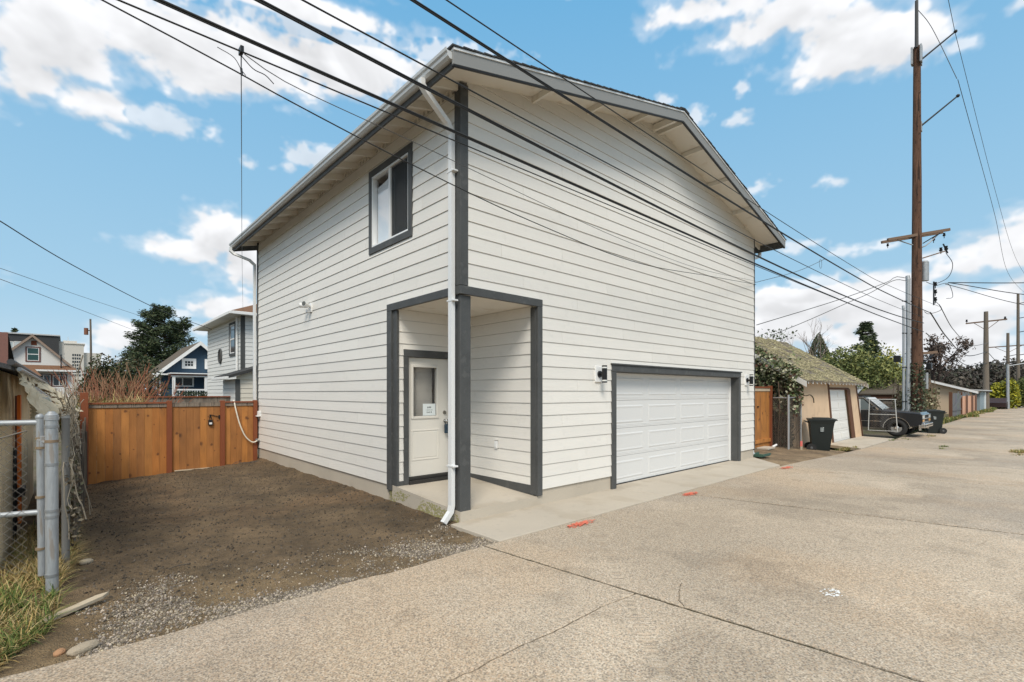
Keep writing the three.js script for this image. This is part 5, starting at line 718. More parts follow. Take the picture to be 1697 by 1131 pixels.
  mesh('grille', rbox(-0.55, 0.55, 0.64, 0.92, 0.79, 0.84, 0.008), M.rubber, o); for (const y of [0.61, 0.75, 0.905]) mesh('grille_bar', rbox(-0.93, 0.93, y, y + (y < 0.8 && y > 0.65 ? 0.04 : 0.022), 0.825, 0.865, 0.008), M.chrome, o);
  mesh('bumper', rbox(-0.98, 0.98, 0.40, 0.58, 0.80, 0.93, 0.03, 2), M.chrome, o); mesh('bumper_strip', rbox(-0.98, 0.98, 0.475, 0.515, 0.928, 0.938, 0.003), M.rubber, o); mesh('wiper', [cyl([-0.5, 1.1, -0.47], [0.1, 1.18, -0.54], 0.008)], M.blackMetal, o);
}
{
  const o = thing('white_frame_gate', 'white pipe gate frame with wire mesh standing in front of the black truck', 'gate'), X = 24.78, w = std([0.55, 0.55, 0.53], 0.5), z0 = -5.03, z1 = -4.06;
  for (const [a, b] of [[[z0 + 0.04, 1.33], [z0, 0.05]], [[z1 - 0.08, 1.35], [z1, 0.04]]]) mesh('upright', cyl([X, a[1], a[0]], [X, b[1], b[0]], 0.017), w, o); for (const y of [1.34, 0.72, 0.05]) mesh('rail', cyl([X, y, z0 + 0.02], [X, y, z1 - 0.03], 0.014), w, o);
  chainLink((u, v, q) => [X - 0.03 + q, v, z0 + 0.05 + u], 0, 0.9, 0.06, 1.34, M.wire, o, 0.1, 0.0016);
  const p = mesh('white_gate_post', cyl([24.75, -0.3, -5.32], [24.72, 1.35, -5.32], 0.03), w, scene); tag(p, 'white pipe post between the tan garage and the gate frame', 'post');
}
// ------------------------------------------------------------------ utility poles
const insul = (p, s = 1) => merge([cyl([p[0], p[1], p[2]], [p[0], p[1] + 0.06 * s, p[2]], 0.05 * s, 0.06 * s, 8), cyl([p[0], p[1] + 0.06 * s, p[2]], [p[0], p[1] + 0.14 * s, p[2]], 0.035 * s, 0.05 * s, 8), cyl([p[0], p[1] - 0.1 * s, p[2]], [p[0], p[1], p[2]], 0.015 * s, 0.015 * s, 6)]);
function shaft(h, r0, r1, bend, rings = 26) {           // a slightly crooked, tapering log
  const g = new THREE.CylinderGeometry(r1, r0, h, 18, rings), p = g.attributes.position;
  for (let i = 0; i < p.count; i++) { const y = p.getY(i) + h / 2, x = p.getX(i), z = p.getZ(i), k = 1 + 0.05 * (fbm(x * 3 + bend, y * 0.6, z * 3, 3) - 0.5) * 2; p.setXYZ(i, x * k + bend * Math.sin(y / h * 3.1), y, z * k); }
  g.computeVertexNormals(); const uv = g.attributes.uv; for (let i = 0; i < uv.count; i++) uv.setXY(i, uv.getX(i) * 1.2, uv.getY(i) * h); return g;
}
const PX1 = 29.5, PZ1 = -4.1;
{
  const o = thing('utility_pole', 'tall brown wooden utility pole with crossarm and grey conduits beside the black truck', 'utility pole', 'alley utility poles', [PX1, -0.2, PZ1]);
  mesh('shaft', shaft(18.05, 0.245, 0.135, -0.06), M.pole, o);
  const top = 17.95; mesh('top_pin', cyl([-0.12, top, 0.0], [-0.12, top + 2.2, 0.0], 0.075, 0.065, 10), std([0.05, 0.05, 0.05], 0.6), o); mesh('top_bracket', [rbox(-0.26, 0.02, top - 0.75, top + 0.05, -0.2, -0.13, 0.01), rbox(-0.26, 0.02, top - 0.75, top + 0.05, 0.13, 0.2, 0.01)], M.galv, o);
  // arms reach across the alley
  for (const [y, l] of [[17.4, 1.55], [14.3, 1.65]]) { const a = [0.08, y, 0.12], b = [0.75, y + (y > 16 ? 1.05 : 1.15), l * 0.82]; mesh('standoff_arm', cyl(a, b, 0.04, 0.032, 8), M.cable, o); mesh('arm_base', rbox(-0.02, 0.18, y - 0.25, y + 0.2, 0.1, 0.17, 0.01), M.galv, o); mesh('arm_tip', new THREE.SphereGeometry(0.075, 10, 8).translate(...b), M.cable, o); }
  const ca = [-1.05, 8.95, -1.05], cb = [1.05, 9.42, 0.9]; mesh('crossarm', [bar([ca[0] + 0.14, ca[1], ca[2] - 0.13], [cb[0] + 0.14, cb[1], cb[2] - 0.13], 0.10, 0.12)], M.armWood, o); mesh('crossarm', [bar([ca[0] - 0.14, ca[1], ca[2] + 0.15], [cb[0] - 0.14, cb[1], cb[2] + 0.15], 0.10, 0.12)], M.armWood, o);
  mesh('arm_brace', [tube([[-0.65, 8.98, -0.62], [0.12, 8.62, 0.2], [0.8, 9.32, 0.72]], 0.028, 12, 6, 0.2)], M.galv, o); mesh('arm_brace', [bar([0.1, 8.8, 0.2], [0.72, 9.28, 0.72], 0.03, 0.04)], M.blackMetal, o);
  mesh('insulator', [insul([0.75, 9.0, 0.5], 1.1), insul([1.0, 9.18, 0.85], 1)], M.blackMetal, o); mesh('insulator', insul([-0.9, 8.72, -0.95], 0.9), M.blackMetal, o);
  mesh('cutout_arm', [bar([0.05, 8.1, 0.2], [0.75, 8.42, 0.95], 0.05, 0.05)], M.armWood, o); mesh('fuse_cutout', [insul([0.72, 8.45, 0.95], 1.3), insul([0.58, 8.4, 0.78], 1.2), cyl([0.78, 8.3, 1.0], [0.68, 8.75, 0.85], 0.03, 0.03, 6)], M.blackMetal, o);
  mesh('arrester', [cyl([0.2, 7.05, 0.26], [0.2, 7.9, 0.26], 0.15, 0.15, 14), cyl([0.2, 7.9, 0.26], [0.2, 7.98, 0.26], 0.16, 0.1, 14)], M.galv, o);
  mesh('jumper', [tube([[0.7, 8.3, 0.95], [0.98, 7.8, 1.15], [0.9, 7.2, 1.0], [0.5, 6.9, 0.55], [0.25, 7.0, 0.3]], 0.014, 30, 5)], M.cable, o); mesh('rack', [cyl([0.4, 5.9, 0.55], [0.4, 7.0, 0.55], 0.03, 0.03, 8), insul([0.45, 6.1, 0.6], 1.2), insul([0.45, 6.45, 0.6], 1.2), insul([0.45, 6.8, 0.6], 1.2)], M.blackMetal, o); mesh('jumper', [tube([[0.45, 6.1, 0.6], [0.6, 5.7, 0.8], [0.3, 5.5, 0.4], [0.1, 5.6, 0.25]], 0.012, 24, 5), tube([[0.45, 6.8, 0.6], [0.9, 6.9, 1.0], [1.05, 6.3, 1.15], [0.8, 6.2, 0.95]], 0.012, 24, 5)], M.cable, o);
  mesh('conduit', cyl([-0.32, 0, -0.28], [-0.34, 7.1, -0.28], 0.095, 0.095, 14), M.galv, o); mesh('conduit', cyl([-0.5, 0, -0.42], [-0.52, 5.75, -0.42], 0.05, 0.05, 12), M.galv, o);
  for (const y of [1.4, 3.0, 4.6, 6.1]) mesh('conduit_strap', [bar([-0.6, y, -0.45], [0, y, -0.05], 0.05, 0.04)], M.blackMetal, o); mesh('weatherhead', [cyl([-0.34, 7.1, -0.28], [-0.34, 7.3, -0.3], 0.1, 0.08, 10), cyl([-0.52, 5.75, -0.42], [-0.52, 5.9, -0.44], 0.06, 0.05, 10)], M.galv, o);
  mesh('guard_arm', [bar([0.1, 3.65, 0.15], [0.62, 3.72, 0.62], 0.14, 0.12)], M.armWood, o); mesh('bracket', [bar([0.1, 3.2, 0.2], [0.5, 3.6, 0.55], 0.05, 0.04), rbox(0.15, 0.4, 2.9, 3.2, 0.3, 0.5, 0.04, 2)], M.blackMetal, o); mesh('cable_closure', cyl([0.3, 2.0, 0.3], [0.3, 2.75, 0.3], 0.07, 0.07, 10), M.galv, o); mesh('splice_box', rbox(-0.85, -0.55, 3.25, 3.55, -0.75, -0.5, 0.02), M.blackMetal, o);
  for (let i = 0; i < 22; i++) { const y = 4.8 + i * 0.55, a = i % 2 ? 0.5 : 2.4; mesh('pole_step', cyl([0.1 * Math.cos(a), y, 0.1 * Math.sin(a)], [0.24 * Math.cos(a), y, 0.24 * Math.sin(a)], 0.012, 0.012, 5), M.blackMetal, o); }
  const iv = leafCloud(1500, (r) => { const y = 3.2 * Math.pow(r(), 1.6), a = r() * 6.28, d = 0.26 + 0.16 * r() * (1.2 - y / 4); return [PX1 + d * Math.cos(a) - 0.12, -0.2 + y, PZ1 + d * Math.sin(a) - 0.05]; }, 0.055, [[0.025, 0.045, 0.02], [0.045, 0.07, 0.03], [0.08, 0.10, 0.055], [0.16, 0.17, 0.11]], rng(131), 1, 0.75);
  const m = mesh('pole_ivy', iv, M.leaf, scene); tag(m, 'dark ivy climbing the foot of the tall brown pole', 'ivy');
}
function farPole(x, z, h, r, label, arm, arms2, group = 'alley utility poles') {
  const o = thing('utility_pole', label, 'utility pole', group, [x, -0.3, z]); mesh('shaft', shaft(h + 0.3, r, r * 0.62, 0.05, 8), M.poleGrey, o);
  if (arm) { mesh('crossarm', bar([0, h - arm[0], -arm[1]], [arm[2] ?? 0, h - arm[0] + 0.12, arm[1]], 0.11, 0.13), M.armWood, o); mesh('arm_brace', [bar([0.08, h - arm[0] - 0.8, 0], [0.08, h - arm[0], -arm[1] * 0.6], 0.04, 0.05), bar([0.08, h - arm[0] - 0.8, 0], [0.08, h - arm[0] + 0.05, arm[1] * 0.6], 0.04, 0.05)], M.armWood, o); for (const s of [-0.95, 0.9]) mesh('insulator', insul([(arm[2] ?? 0) * (s + 1) / 2, h - arm[0] + 0.17, s * arm[1]], 1.6), M.blackMetal, o); }
  for (const [y, l] of arms2 ?? []) mesh('standoff_arm', cyl([0, h - y, 0], [0.2, h - y + 0.25, l], 0.045, 0.04, 6), M.cable, o); return o;
}
farPole(68.2, -4.1, 9.75, 0.27, 'grey wooden pole with single crossarm beyond the pink fence', [0.75, 1.5, 0]); farPole(92, -3.45, 9.5, 0.24, 'distant brown pole with crossarm behind the yellow shrub', [1.5, 2.1, 0], [[2.8, 0.9]]); farPole(86, -2.35, 13.7, 0.2, 'slim tall distant pole with side arms at right edge', null, [[0.9, 1.6], [2.7, 1.6], [4.4, 1.6], [7.2, 1.6], [8.2, -1.2], [9.8, 1.6]]);
{ const o = thing('lamp_post', 'pale grey metal post with short arm by the yellow shrub', 'lamp post', null, [78.4, -0.3, -2.95]); mesh('pole', cyl([0, 0, 0], [0, 5.1, 0], 0.16, 0.12, 10), M.galv, o); mesh('arm', cyl([0, 4.9, 0], [0.6, 5.2, 1.4], 0.06), M.galv, o); }
farPole(2.05, -72.6, 9.9, 0.14, 'thin dark pole with transformer far behind the cedar fence', null, null, 'far poles behind the fence').children.forEach(() => 0);
{ const o = scene.children.at(-1); mesh('transformer', cyl([-0.36, 8.4, 0], [-0.36, 9.15, 0], 0.2, 0.2, 10), std([0.22, 0.09, 0.05], 0.8), o); mesh('bracket', bar([-0.3, 8.9, 0], [0, 8.9, 0], 0.06, 0.1), M.blackMetal, o); }
// ------------------------------------------------------------------ overhead cables
const C = (name, pts, r, label, mat = M.cable, group = 'overhead lines along the alley', rad = 6, seg) => tag(mesh(name, tube(pts, r, seg ?? Math.max(24, pts.length * 8), rad), mat, scene), label, 'cable', group);
// a line along the alley in the plane z: height a x^2 + b x + c
const along = (co, x0, x1, z0, z1 = z0, n = 40) => { const p = []; for (let i = 0; i <= n; i++) { const x = mix(x0, x1, i / n); p.push([x, co[0] * x * x + co[1] * x + co[2], mix(z0, z1, clamp((x - 20) / (x1 - 20), 0, 1))]); } return p; };
{
  const XE = PX1 - 0.1, lash = (pts, off) => pts.map((p) => [p[0], p[1] - off, p[2]]);
  const c1 = along([0.00150, -0.0335, 4.541], -16, XE, -3.9, PZ1 + 0.26), c2 = along([0.00100, -0.0149, 4.689], -16, XE, -3.9, PZ1 + 0.26), c3 = along([0.00045, -0.0045, 4.182], -16, XE, -3.9, PZ1 + 0.26), c4 = along([0.00025, 0.0050, 4.064], -16, XE, -3.9, PZ1 + 0.26), c6 = along([0.00090, -0.0225, 5.257], -16, PX1 + 0.6, -3.9, PZ1 + 0.4), c7 = along([0.00080, -0.0168, 5.442], -16, PX1 + 0.8, -3.9, PZ1 + 0.7);
  C('overhead_cable', c1, 0.0095, 'thick black cable, third from the top across the gable wall', M.cable, undefined, 6, 120); C('overhead_cable', lash(c1, 0.018), 0.008, 'black cable lashed just under the third cable from the top', M.cable, undefined, 6, 120);
  C('overhead_cable', c2, 0.0075, 'single black cable, second above the thick pair, crossing the porch corner eave', M.cable, undefined, 6, 120); C('overhead_cable', c3, 0.010, 'thick black cable low across the gable, fourth of the bundle lines', M.cable, undefined, 6, 120); C('overhead_cable', lash(c3, 0.016), 0.0055, 'thin black cable lashed under the low thick cable', M.cable, undefined, 6, 120); C('overhead_cable', c4, 0.006, 'thin black cable, lowest of the lines that reach the pole', M.cable, undefined, 6, 120);
  C('overhead_cable', c6, 0.0095, 'thick black cable crossing the roof rake near the ridge', M.cable, undefined, 6, 120); C('overhead_cable', lash(c6, 0.018), 0.0085, 'black cable lashed under the one crossing the rake', M.cable, undefined, 6, 120); C('overhead_cable', c7, 0.0072, 'topmost black cable crossing the rake above the ridge', M.cable, undefined, 6, 120);
  // drops to the house and beyond
  const y4 = (x) => 0.00025 * x * x + 0.005 * x + 4.064;
  C('service_drop', [[-16, 5.9, -3.95], [-6, 4.95, -3.95], [0.2, 4.03, -3.92], [1, 3.90, -3.92], [2.3, 3.73, -3.95], [4.0, 3.60, -4.02], [6.5, 3.62, -4.25], [9.5, 3.95, -4.55], [12.64, 4.3, -4.86]], 0.0055, 'slim black service drop sagging lowest across the siding', M.cable, 'service drops', 5, 90);
  C('service_drop', [[0.95, 4.06, -3.9], [1.3, 3.985, -3.92], [2.35, 3.94, -3.95], [3.3, 3.905, -4.0], [4.5, 3.87, -4.08], [6.2, 3.86, -4.2], [9, 4.0, -4.5], [12.64, 4.38, -4.86]], 0.0035, 'very thin grey wire between the lower cables and the siding', M.cableGrey, 'service drops', 5, 80);
  C('service_drop', [[14.7, 5.13, -3.9], [13.8, 4.72, -4.3], [12.68, 4.36, -4.9]], 0.006, 'short drop wire from cable down to the right house corner', M.cableGrey, 'service drops', 5, 20); { const l = []; for (let i = 0; i <= 14; i++) { const a = i / 14 * 6.283; l.push([14.55 + 0.1 * Math.cos(a), 4.98 + 0.12 * Math.sin(a), -3.98]); } C('drip_loop', l, 0.004, 'small wire drip loop hanging at the drop clamp', M.cableGrey, null, 4, 28); }
  // clamp and long thin drop at the upper left
  const k = thing('drop_clamp', 'small black drop clamp on the cable in the upper left sky', 'clamp', null, [0.93, y4(0.93), -3.9]); mesh('clamp_body', [rbox(-0.012, 0.012, -0.02, 0.03, -0.03, 0.03, 0.004), cyl([0, -0.12, 0], [0, -0.02, 0], 0.004), cyl([0.005, -0.17, 0], [-0.0, -0.12, 0], 0.008)], M.blackMetal, k); mesh('loose_tail', [tube([[-0.15, -0.04, 0], [-0.05, -0.07, 0.01], [0.0, -0.13, 0], [0.03, -0.16, 0]], 0.003, 14, 4), tube([[0, -0.03, 0], [0.08, -0.09, 0], [0.16, -0.1, 0], [0.22, -0.14, 0]], 0.004, 16, 4)], M.cable, k);
  C('service_drop', [[0.93, 3.95, -3.9], [3.0, 4.6, -12.5], [5.6, 5.1, -23.2]], 0.0033, 'fine vertical-looking drop wire in the left sky above the eave', M.cableGrey, 'service drops', 4, 30);
  C('service_drop', [[-1.38, 5.19, -13.45], [-1.09, 5.48, -15.89], [0.16, 5.53, -20.17], [2.94, 5.20, -25.76], [5.73, 4.99, -29.99]], 0.014, 'dark sagging wire descending in the left sky to the far white house', M.cable, 'service drops', 5, 40); C('service_drop', [[-2.16, 5.89, -23.65], [-1.78, 6.20, -26.01], [0.51, 6.79, -34.75], [4.65, 7.00, -44.52], [6.99, 6.71, -47.80]], 0.010, 'upper thin grey wire sloping through the lower left sky', M.cableGrey, 'service drops', 4, 30); C('service_drop', [[-2.16, 5.55, -23.65], [-1.78, 5.80, -26.01], [0.04, 6.49, -36.54], [3.69, 6.59, -48.10], [7.51, 6.42, -58.16]], 0.012, 'lower thin grey wire sloping through the lower left sky', M.cableGrey, 'service drops', 4, 30);
  C('service_drop', [[29.47, 7.06, -4.50], [28.84, 7.07, -4.81], [28.17, 6.75, -5.01], [24.53, 5.61, -6.03], [18.79, 4.11, -7.21]], 0.014, 'wire from the weatherhead sagging left, upper of two', M.cableGrey, 'service drops', 4, 40); C('service_drop', [[29.49, 6.92, -4.48], [28.79, 6.90, -4.85], [27.43, 6.20, -5.55], [26.23, 5.70, -6.10], [24.25, 4.82, -7.11], [22.37, 4.06, -8.01]], 0.014, 'wire from the weatherhead sagging left, lower of two', M.cableGrey, 'service drops', 4, 40);
  // beyond the pole
  const far = (name, pts, r, label, mat) => C(name, pts, r, label, mat ?? M.cableGrey, 'lines beyond the tall pole', 4, 30);
  far('overhead_cable', [[PX1 + 0.6, 5.4, PZ1 + 0.4], [38, 4.8, -3.9], [50, 4.4, -4.05], [68.2, 5.7, -4.0]], 0.03, 'black cable from the tall pole to the next, upper', M.cable); far('overhead_cable', [[PX1 + 0.8, 5.75, PZ1 + 0.7], [40, 5.4, -3.8], [52, 5.3, -3.95], [68.2, 6.6, -3.9]], 0.02, 'grey cable from the tall pole to the next, topmost'); far('overhead_cable', [[PX1 + 0.2, 4.4, PZ1 + 0.3], [40, 3.9, -3.9], [52, 3.7, -4.05], [68.2, 4.6, -4.0]], 0.025, 'black cable from the tall pole to the next, lower', M.cable); far('overhead_cable', [[68.2, 5.7, -4.0], [80, 5.0, -3.7], [92, 5.8, -3.5]], 0.03, 'cable between the two distant crossarm poles');
  far('overhead_cable', [[30.25, 16.0, -2.75], [50, 14.6, -2.55], [68, 13.2, -2.5], [86.2, 12.7, -1.1]], 0.013, 'left high line from the lower standoff arm to the tall distant pole'); far('overhead_cable', [[30.25, 18.25, -2.85], [50, 16.2, -2.5], [68, 14.6, -2.0], [86.2, 14.0, -0.9]], 0.011, 'right high line from the upper standoff arm to the tall distant pole'); far('overhead_cable', [[29.4, 19.6, -4.1], [29.8, 18.6, -3.6], [30.25, 16.05, -2.78]], 0.013, 'short high jumper from pole top down to the lower arm'); far('overhead_cable', [[-10, 21.5, -2.6], [10, 19.6, -2.7], [30.25, 18.25, -2.85]], 0.011, 'high line passing the upper standoff arm overhead');
  far('service_drop', [[PX1 + 0.9, 6.75, PZ1 + 1.0], [34, 6.8, 0], [40, 7.1, 6]], 0.02, 'cable leaving the pole rack to the right, upper', M.cable); far('service_drop', [[PX1 + 0.9, 6.75, PZ1 + 1.0], [34, 6.1, 0.2], [40, 6.1, 6]], 0.018, 'cable leaving the pole rack to the right, middle', M.cable); far('service_drop', [[PX1 + 0.9, 6.7, PZ1 + 0.9], [35, 5.7, 0], [42, 5.2, 6]], 0.016, 'cable leaving the pole rack to the right, lower');
}
// ------------------------------------------------------------------ houses beyond the fence
const matte = (c, r = 0.85, o) => std(c, r, o);
M.whiteHouse = matte([0.70, 0.69, 0.66]); M.whiteTrim = matte([0.78, 0.77, 0.75]); M.navy = matte([0.028, 0.060, 0.098]); M.roofBrown = matte([0.20, 0.105, 0.058], 1, { bumpMap: T.dirtB, bumpScale: 0.02 }); M.roofDark = matte([0.048, 0.047, 0.047], 1, { bumpMap: T.dirtB, bumpScale: 0.02 }); M.roofOlive = matte([0.12, 0.095, 0.068], 1, { bumpMap: T.dirtB, bumpScale: 0.02 }); M.maroonTrim = matte([0.17, 0.075, 0.06]); M.tower = matte([0.60, 0.56, 0.50]); M.charcoal = matte([0.045, 0.045, 0.047]); M.greyTrim = matte([0.075, 0.077, 0.076]);
const G0 = -0.45;
function win(parent, f, u0, u1, v0, v1, o = {}) {       // casing, frame, panes and bars set on a wall frame f(u, v, w)
  const k = o.k ?? 0.09, g = new THREE.Group(); g.name = 'window'; parent.add(g);
  const s = (a, b, c, d, w0, w1) => slab3(f, a, b, c, d, w0, w1, 0.004);
  mesh('casing', [s(u0 - k, u1 + k, v1, v1 + k, 0.002, 0.05), s(u0 - k, u1 + k, v0 - k, v0, 0.002, 0.05), s(u0 - k, u0, v0, v1, 0.002, 0.05), s(u1, u1 + k, v0, v1, 0.002, 0.05)], o.casing ?? M.whiteTrim, g);
  mesh('frame', [s(u0, u0 + 0.05, v0, v1, 0.004, 0.035), s(u1 - 0.05, u1, v0, v1, 0.004, 0.035), s(u0 + 0.05, u1 - 0.05, v1 - 0.05, v1, 0.004, 0.035), s(u0 + 0.05, u1 - 0.05, v0, v0 + 0.05, 0.004, 0.035), ...(o.bars ?? []).map(([a, b, c, d]) => s(mix(u0, u1, a), mix(u0, u1, b), mix(v0, v1, c), mix(v0, v1, d), 0.006, 0.032))], o.frame ?? M.whiteTrim, g);
  mesh('pane', s(u0 + 0.05, u1 - 0.05, v0 + 0.05, v1 - 0.05, 0.002, 0.012), o.pane ?? M.darkGlass, g); return g;
}
const hung = [[0.03, 0.97, 0.47, 0.53]], slide = [[0.46, 0.54, 0.03, 0.97]];
function courses(parent, f, u0, u1, v0, v1, e, mat) { const r = rng(Math.floor(u0 * 97 + v0 * 13 + 5)); for (let v = v0; v < v1 - 0.02; v += e) { const t = Math.min(v + e - 0.012, v1); mesh('siding_plank', uvBox(hexa([f(u0, v, -0.02), f(u1, v, -0.02), f(u1, v, 0.022), f(u0, v, 0.022), f(u0, t, -0.02), f(u1, t, -0.02), f(u1, t, 0.006), f(u0, t, 0.006)])), mat, parent); } }
const quadRoof = (p, th = 0.12) => uvBox(hexa([...p, ...p.map((q) => [q[0], q[1] + th, q[2]])]));
{ // tall white neighbour seen past the back corner
  const o = thing('white_neighbour_house', 'two storey white sided house with grey eaves behind the cedar fence', 'house'), X = 6.1, Z = -25.5, L = (u, v, w) => [X - w, v, -u], F = (u, v, w) => [u, v, Z + w];
  mesh('wall', [box(X + 0.022, X + 7, G0, 5.35, -33, Z - 0.022)], M.whiteHouse, o);
  courses(o, L, 25.5, 32.9, 0.2, 5.3, 0.2, M.whiteHouse); courses(o, F, X + 0.02, X + 3, 0.2, 5.3, 0.2, M.whiteHouse);
  mesh('corner_board', [slab3(F, X - 0.024, X + 0.14, 0, 5.3, 0, 0.03), slab3(L, 25.46, 25.6, 0, 5.3, 0, 0.03)], M.greyTrim, o);
  const e = 0.55, a = [X - e, 5.3, Z + e], b = [X + 7 + e, 5.3, Z + e], c = [X + 7 + e, 5.3, -33 - e], d = [X - e, 5.3, -33 - e], p = [X + 3.5, 7.1, Z - 3.2], q = [X + 3.5, 7.1, -29.8];
  mesh('roof', [[a, b, p, p], [b, c, q, p], [c, d, q, q], [d, a, p, q]].map((k) => quadRoof(k, 0.06)), M.roofBrown, o); mesh('soffit', box(X - e + 0.02, X + 7 + e - 0.02, 5.24, 5.3, -33 - e + 0.02, Z + e - 0.02), M.whiteHouse, o); mesh('gutter', [rbox(X - e - 0.1, X - e + 0.01, 5.2, 5.34, -33 - e, Z + e + 0.1, 0.02), rbox(X - e + 0.01, X + 7, 5.2, 5.34, Z + e, Z + e + 0.1, 0.02)], M.whiteTrim, o); mesh('downspout', cyl([X - 0.1, 5.2, -25.95], [X - 0.1, 2.4, -25.95], 0.05), M.whiteTrim, o);
  win(o, (u, v, w) => L(u, v, w + 0.02), 26.55, 27.5, 3.55, 4.95, { casing: M.greyTrim, bars: hung, k: 0.12 });
  const ov = mesh('oval_window', new THREE.CylinderGeometry(0.5, 0.5, 0.06, 24).rotateZ(Math.PI / 2).scale(1, 0.72, 0.62).translate(X - 0.03, 3.55, -29.6), M.darkGlass, o); mesh('oval_rim', new THREE.TorusGeometry(0.5, 0.06, 8, 28).rotateY(Math.PI / 2).scale(1, 0.72, 0.62).translate(X - 0.04, 3.55, -29.6), M.greyTrim, o);
  // lean-to
  mesh('lean_to_wall', [box(5.35, 8.4, G0, 2.2, -25.45, -23.22)], M.whiteHouse, o); courses(o, (u, v, w) => [5.33 - w, v, -u], 23.2, 25.45, 0.2, 2.2, 0.2, M.whiteHouse); courses(o, (u, v, w) => [u, v, -23.2 + w], 5.35, 8.4, 0.2, 2.2, 0.2, matte([0.66, 0.61, 0.52])); mesh('lean_to_corner', [rbox(5.30, 5.48, G0, 2.2, -23.2, -23.15, 0.01)], M.greyTrim, o);
  mesh('lean_to_roof', [quadRoof([[5.0, 2.22, -22.9], [5.0, 2.22, -25.6], [8.6, 3.45, -25.6], [8.6, 3.45, -22.9]], 0.12)], M.roofDark, o); mesh('lean_to_gable', prism([[5.35, 2.18], [8.4, 2.18], [8.4, 3.36], [5.35, 2.32]], 0.06, (u, v, w) => [u, v, -23.21 + w]), matte([0.66, 0.61, 0.52]), o); mesh('lean_to_gutter', rbox(4.88, 5.0, 2.17, 2.29, -25.6, -22.9, 0.02), M.whiteTrim, o);
}
{ // navy bungalow
  const o = thing('navy_house', 'navy blue gabled bungalow with white trimmed porch behind the fence', 'house'), x0 = 5.55, x1 = 10.9, Z = -47.5, ZB = -56, ax = 8.2, AY = 5.75, E = 3.35;
  mesh('wall', [prism([[x0, G0], [x1, G0], [x1, E + 0.1], [ax, AY - 0.15], [x0, E + 0.1]], 0.2, (u, v, w) => [u, v, Z - w]), box(x0, x0 + 0.2, G0, E + 0.1, ZB, Z - 0.2), box(x1 - 0.2, x1, G0, E + 0.1, ZB, Z - 0.2)], M.navy, o);
  const rs = (AY - E) / (ax - x0), ov = 0.55; for (const s of [-1, 1]) { const xe = s < 0 ? x0 - ov : x1 + ov, ye = AY - rs * Math.abs(xe - ax); mesh('roof', quadRoof([[ax, AY, Z + 0.5], [ax, AY, ZB], [xe, ye, ZB], [xe, ye, Z + 0.5]], 0.1), M.roofOlive, o); mesh('barge_board', [hexa([[ax, AY - 0.22, Z + 0.5], [xe, ye - 0.22, Z + 0.5], [xe, ye - 0.22, Z + 0.58], [ax, AY - 0.22, Z + 0.58], [ax, AY + 0.1, Z + 0.5], [xe, ye + 0.1, Z + 0.5], [xe, ye + 0.1, Z + 0.58], [ax, AY + 0.1, Z + 0.58]])], M.whiteTrim, o); }
  mesh('return_eave', [rbox(x0 - ov, 6.6, 3.0, 3.12, Z + 0.02, Z + 0.6, 0.02)], M.whiteTrim, o); const F = (u, v, w) => [u, v, Z + w];
  win(o, F, 7.15, 7.8, 3.75, 4.25, { k: 0.17, bars: [[0.3, 0.36, 0, 1], [0.64, 0.7, 0, 1], [0.03, 0.97, 0.46, 0.54]] }); win(o, F, 8.75, 9.4, 3.75, 4.25, { k: 0.17, bars: slide }); win(o, F, 6.4, 7.75, 2.15, 2.85, { k: 0.06, bars: [[0.44, 0.5, 0, 1]] });
  mesh('door', slab3(F, 8.6, 9.3, 0.9, 2.8, 0.01, 0.05), matte([0.72, 0.42, 0.03]), o); mesh('porch_beam', [rbox(6.05, 10.9, 2.86, 3.08, Z + 1.5, Z + 1.7, 0.02), rbox(5.95, 10.9, 3.08, 3.16, Z + 0.1, Z + 1.9, 0.02)], M.whiteTrim, o); mesh('porch_fascia', rbox(5.9, 10.9, 2.98, 3.08, Z + 1.7, Z + 1.78, 0.01), M.maroonTrim, o);
  for (const x of [6.12, 8.28]) mesh('porch_post', rbox(x, x + 0.2, 0.8, 2.86, Z + 1.5, Z + 1.7, 0.02), M.whiteTrim, o); mesh('porch_rail', [rbox(6.2, 8.3, 1.78, 1.9, Z + 1.55, Z + 1.66, 0.01), rbox(6.2, 8.3, 1.25, 1.32, Z + 1.55, Z + 1.66, 0.01)], M.whiteTrim, o); for (let x = 6.4; x < 8.25; x += 0.17) mesh('baluster', box(x, x + 0.05, 1.32, 1.78, Z + 1.58, Z + 1.63), M.whiteTrim, o); mesh('porch_floor', box(6.0, 10.9, G0, 1.0, Z + 0.0, Z + 1.75), M.navy, o); mesh('side_window', [box(x0 - 0.05, x0, 1.9, 2.7, Z - 2.2, Z - 1.5), box(x0 - 0.05, x0, 1.9, 2.7, Z - 4.2, Z - 3.5)], M.whiteTrim, o); mesh('downspout', tube([[5.2, 3.0, Z + 0.2], [5.5, 2.85, Z + 0.1], [5.5, 0, Z + 0.1]], 0.06, 8), M.whiteTrim, o);
  const r = rng(141); tag(mesh('clipped_hedge', leafCloud(5200, (r) => { const q = [6.2 + 4.4 * r(), G0 + 2.15 * r(), Z + 2.5 + 0.9 * r()]; return q; }, 0.07, [[0.03, 0.045, 0.02], [0.05, 0.065, 0.028], [0.02, 0.03, 0.014]], r, 1), M.leaf, scene), 'dark clipped hedge in front of the navy house porch', 'hedge');
}
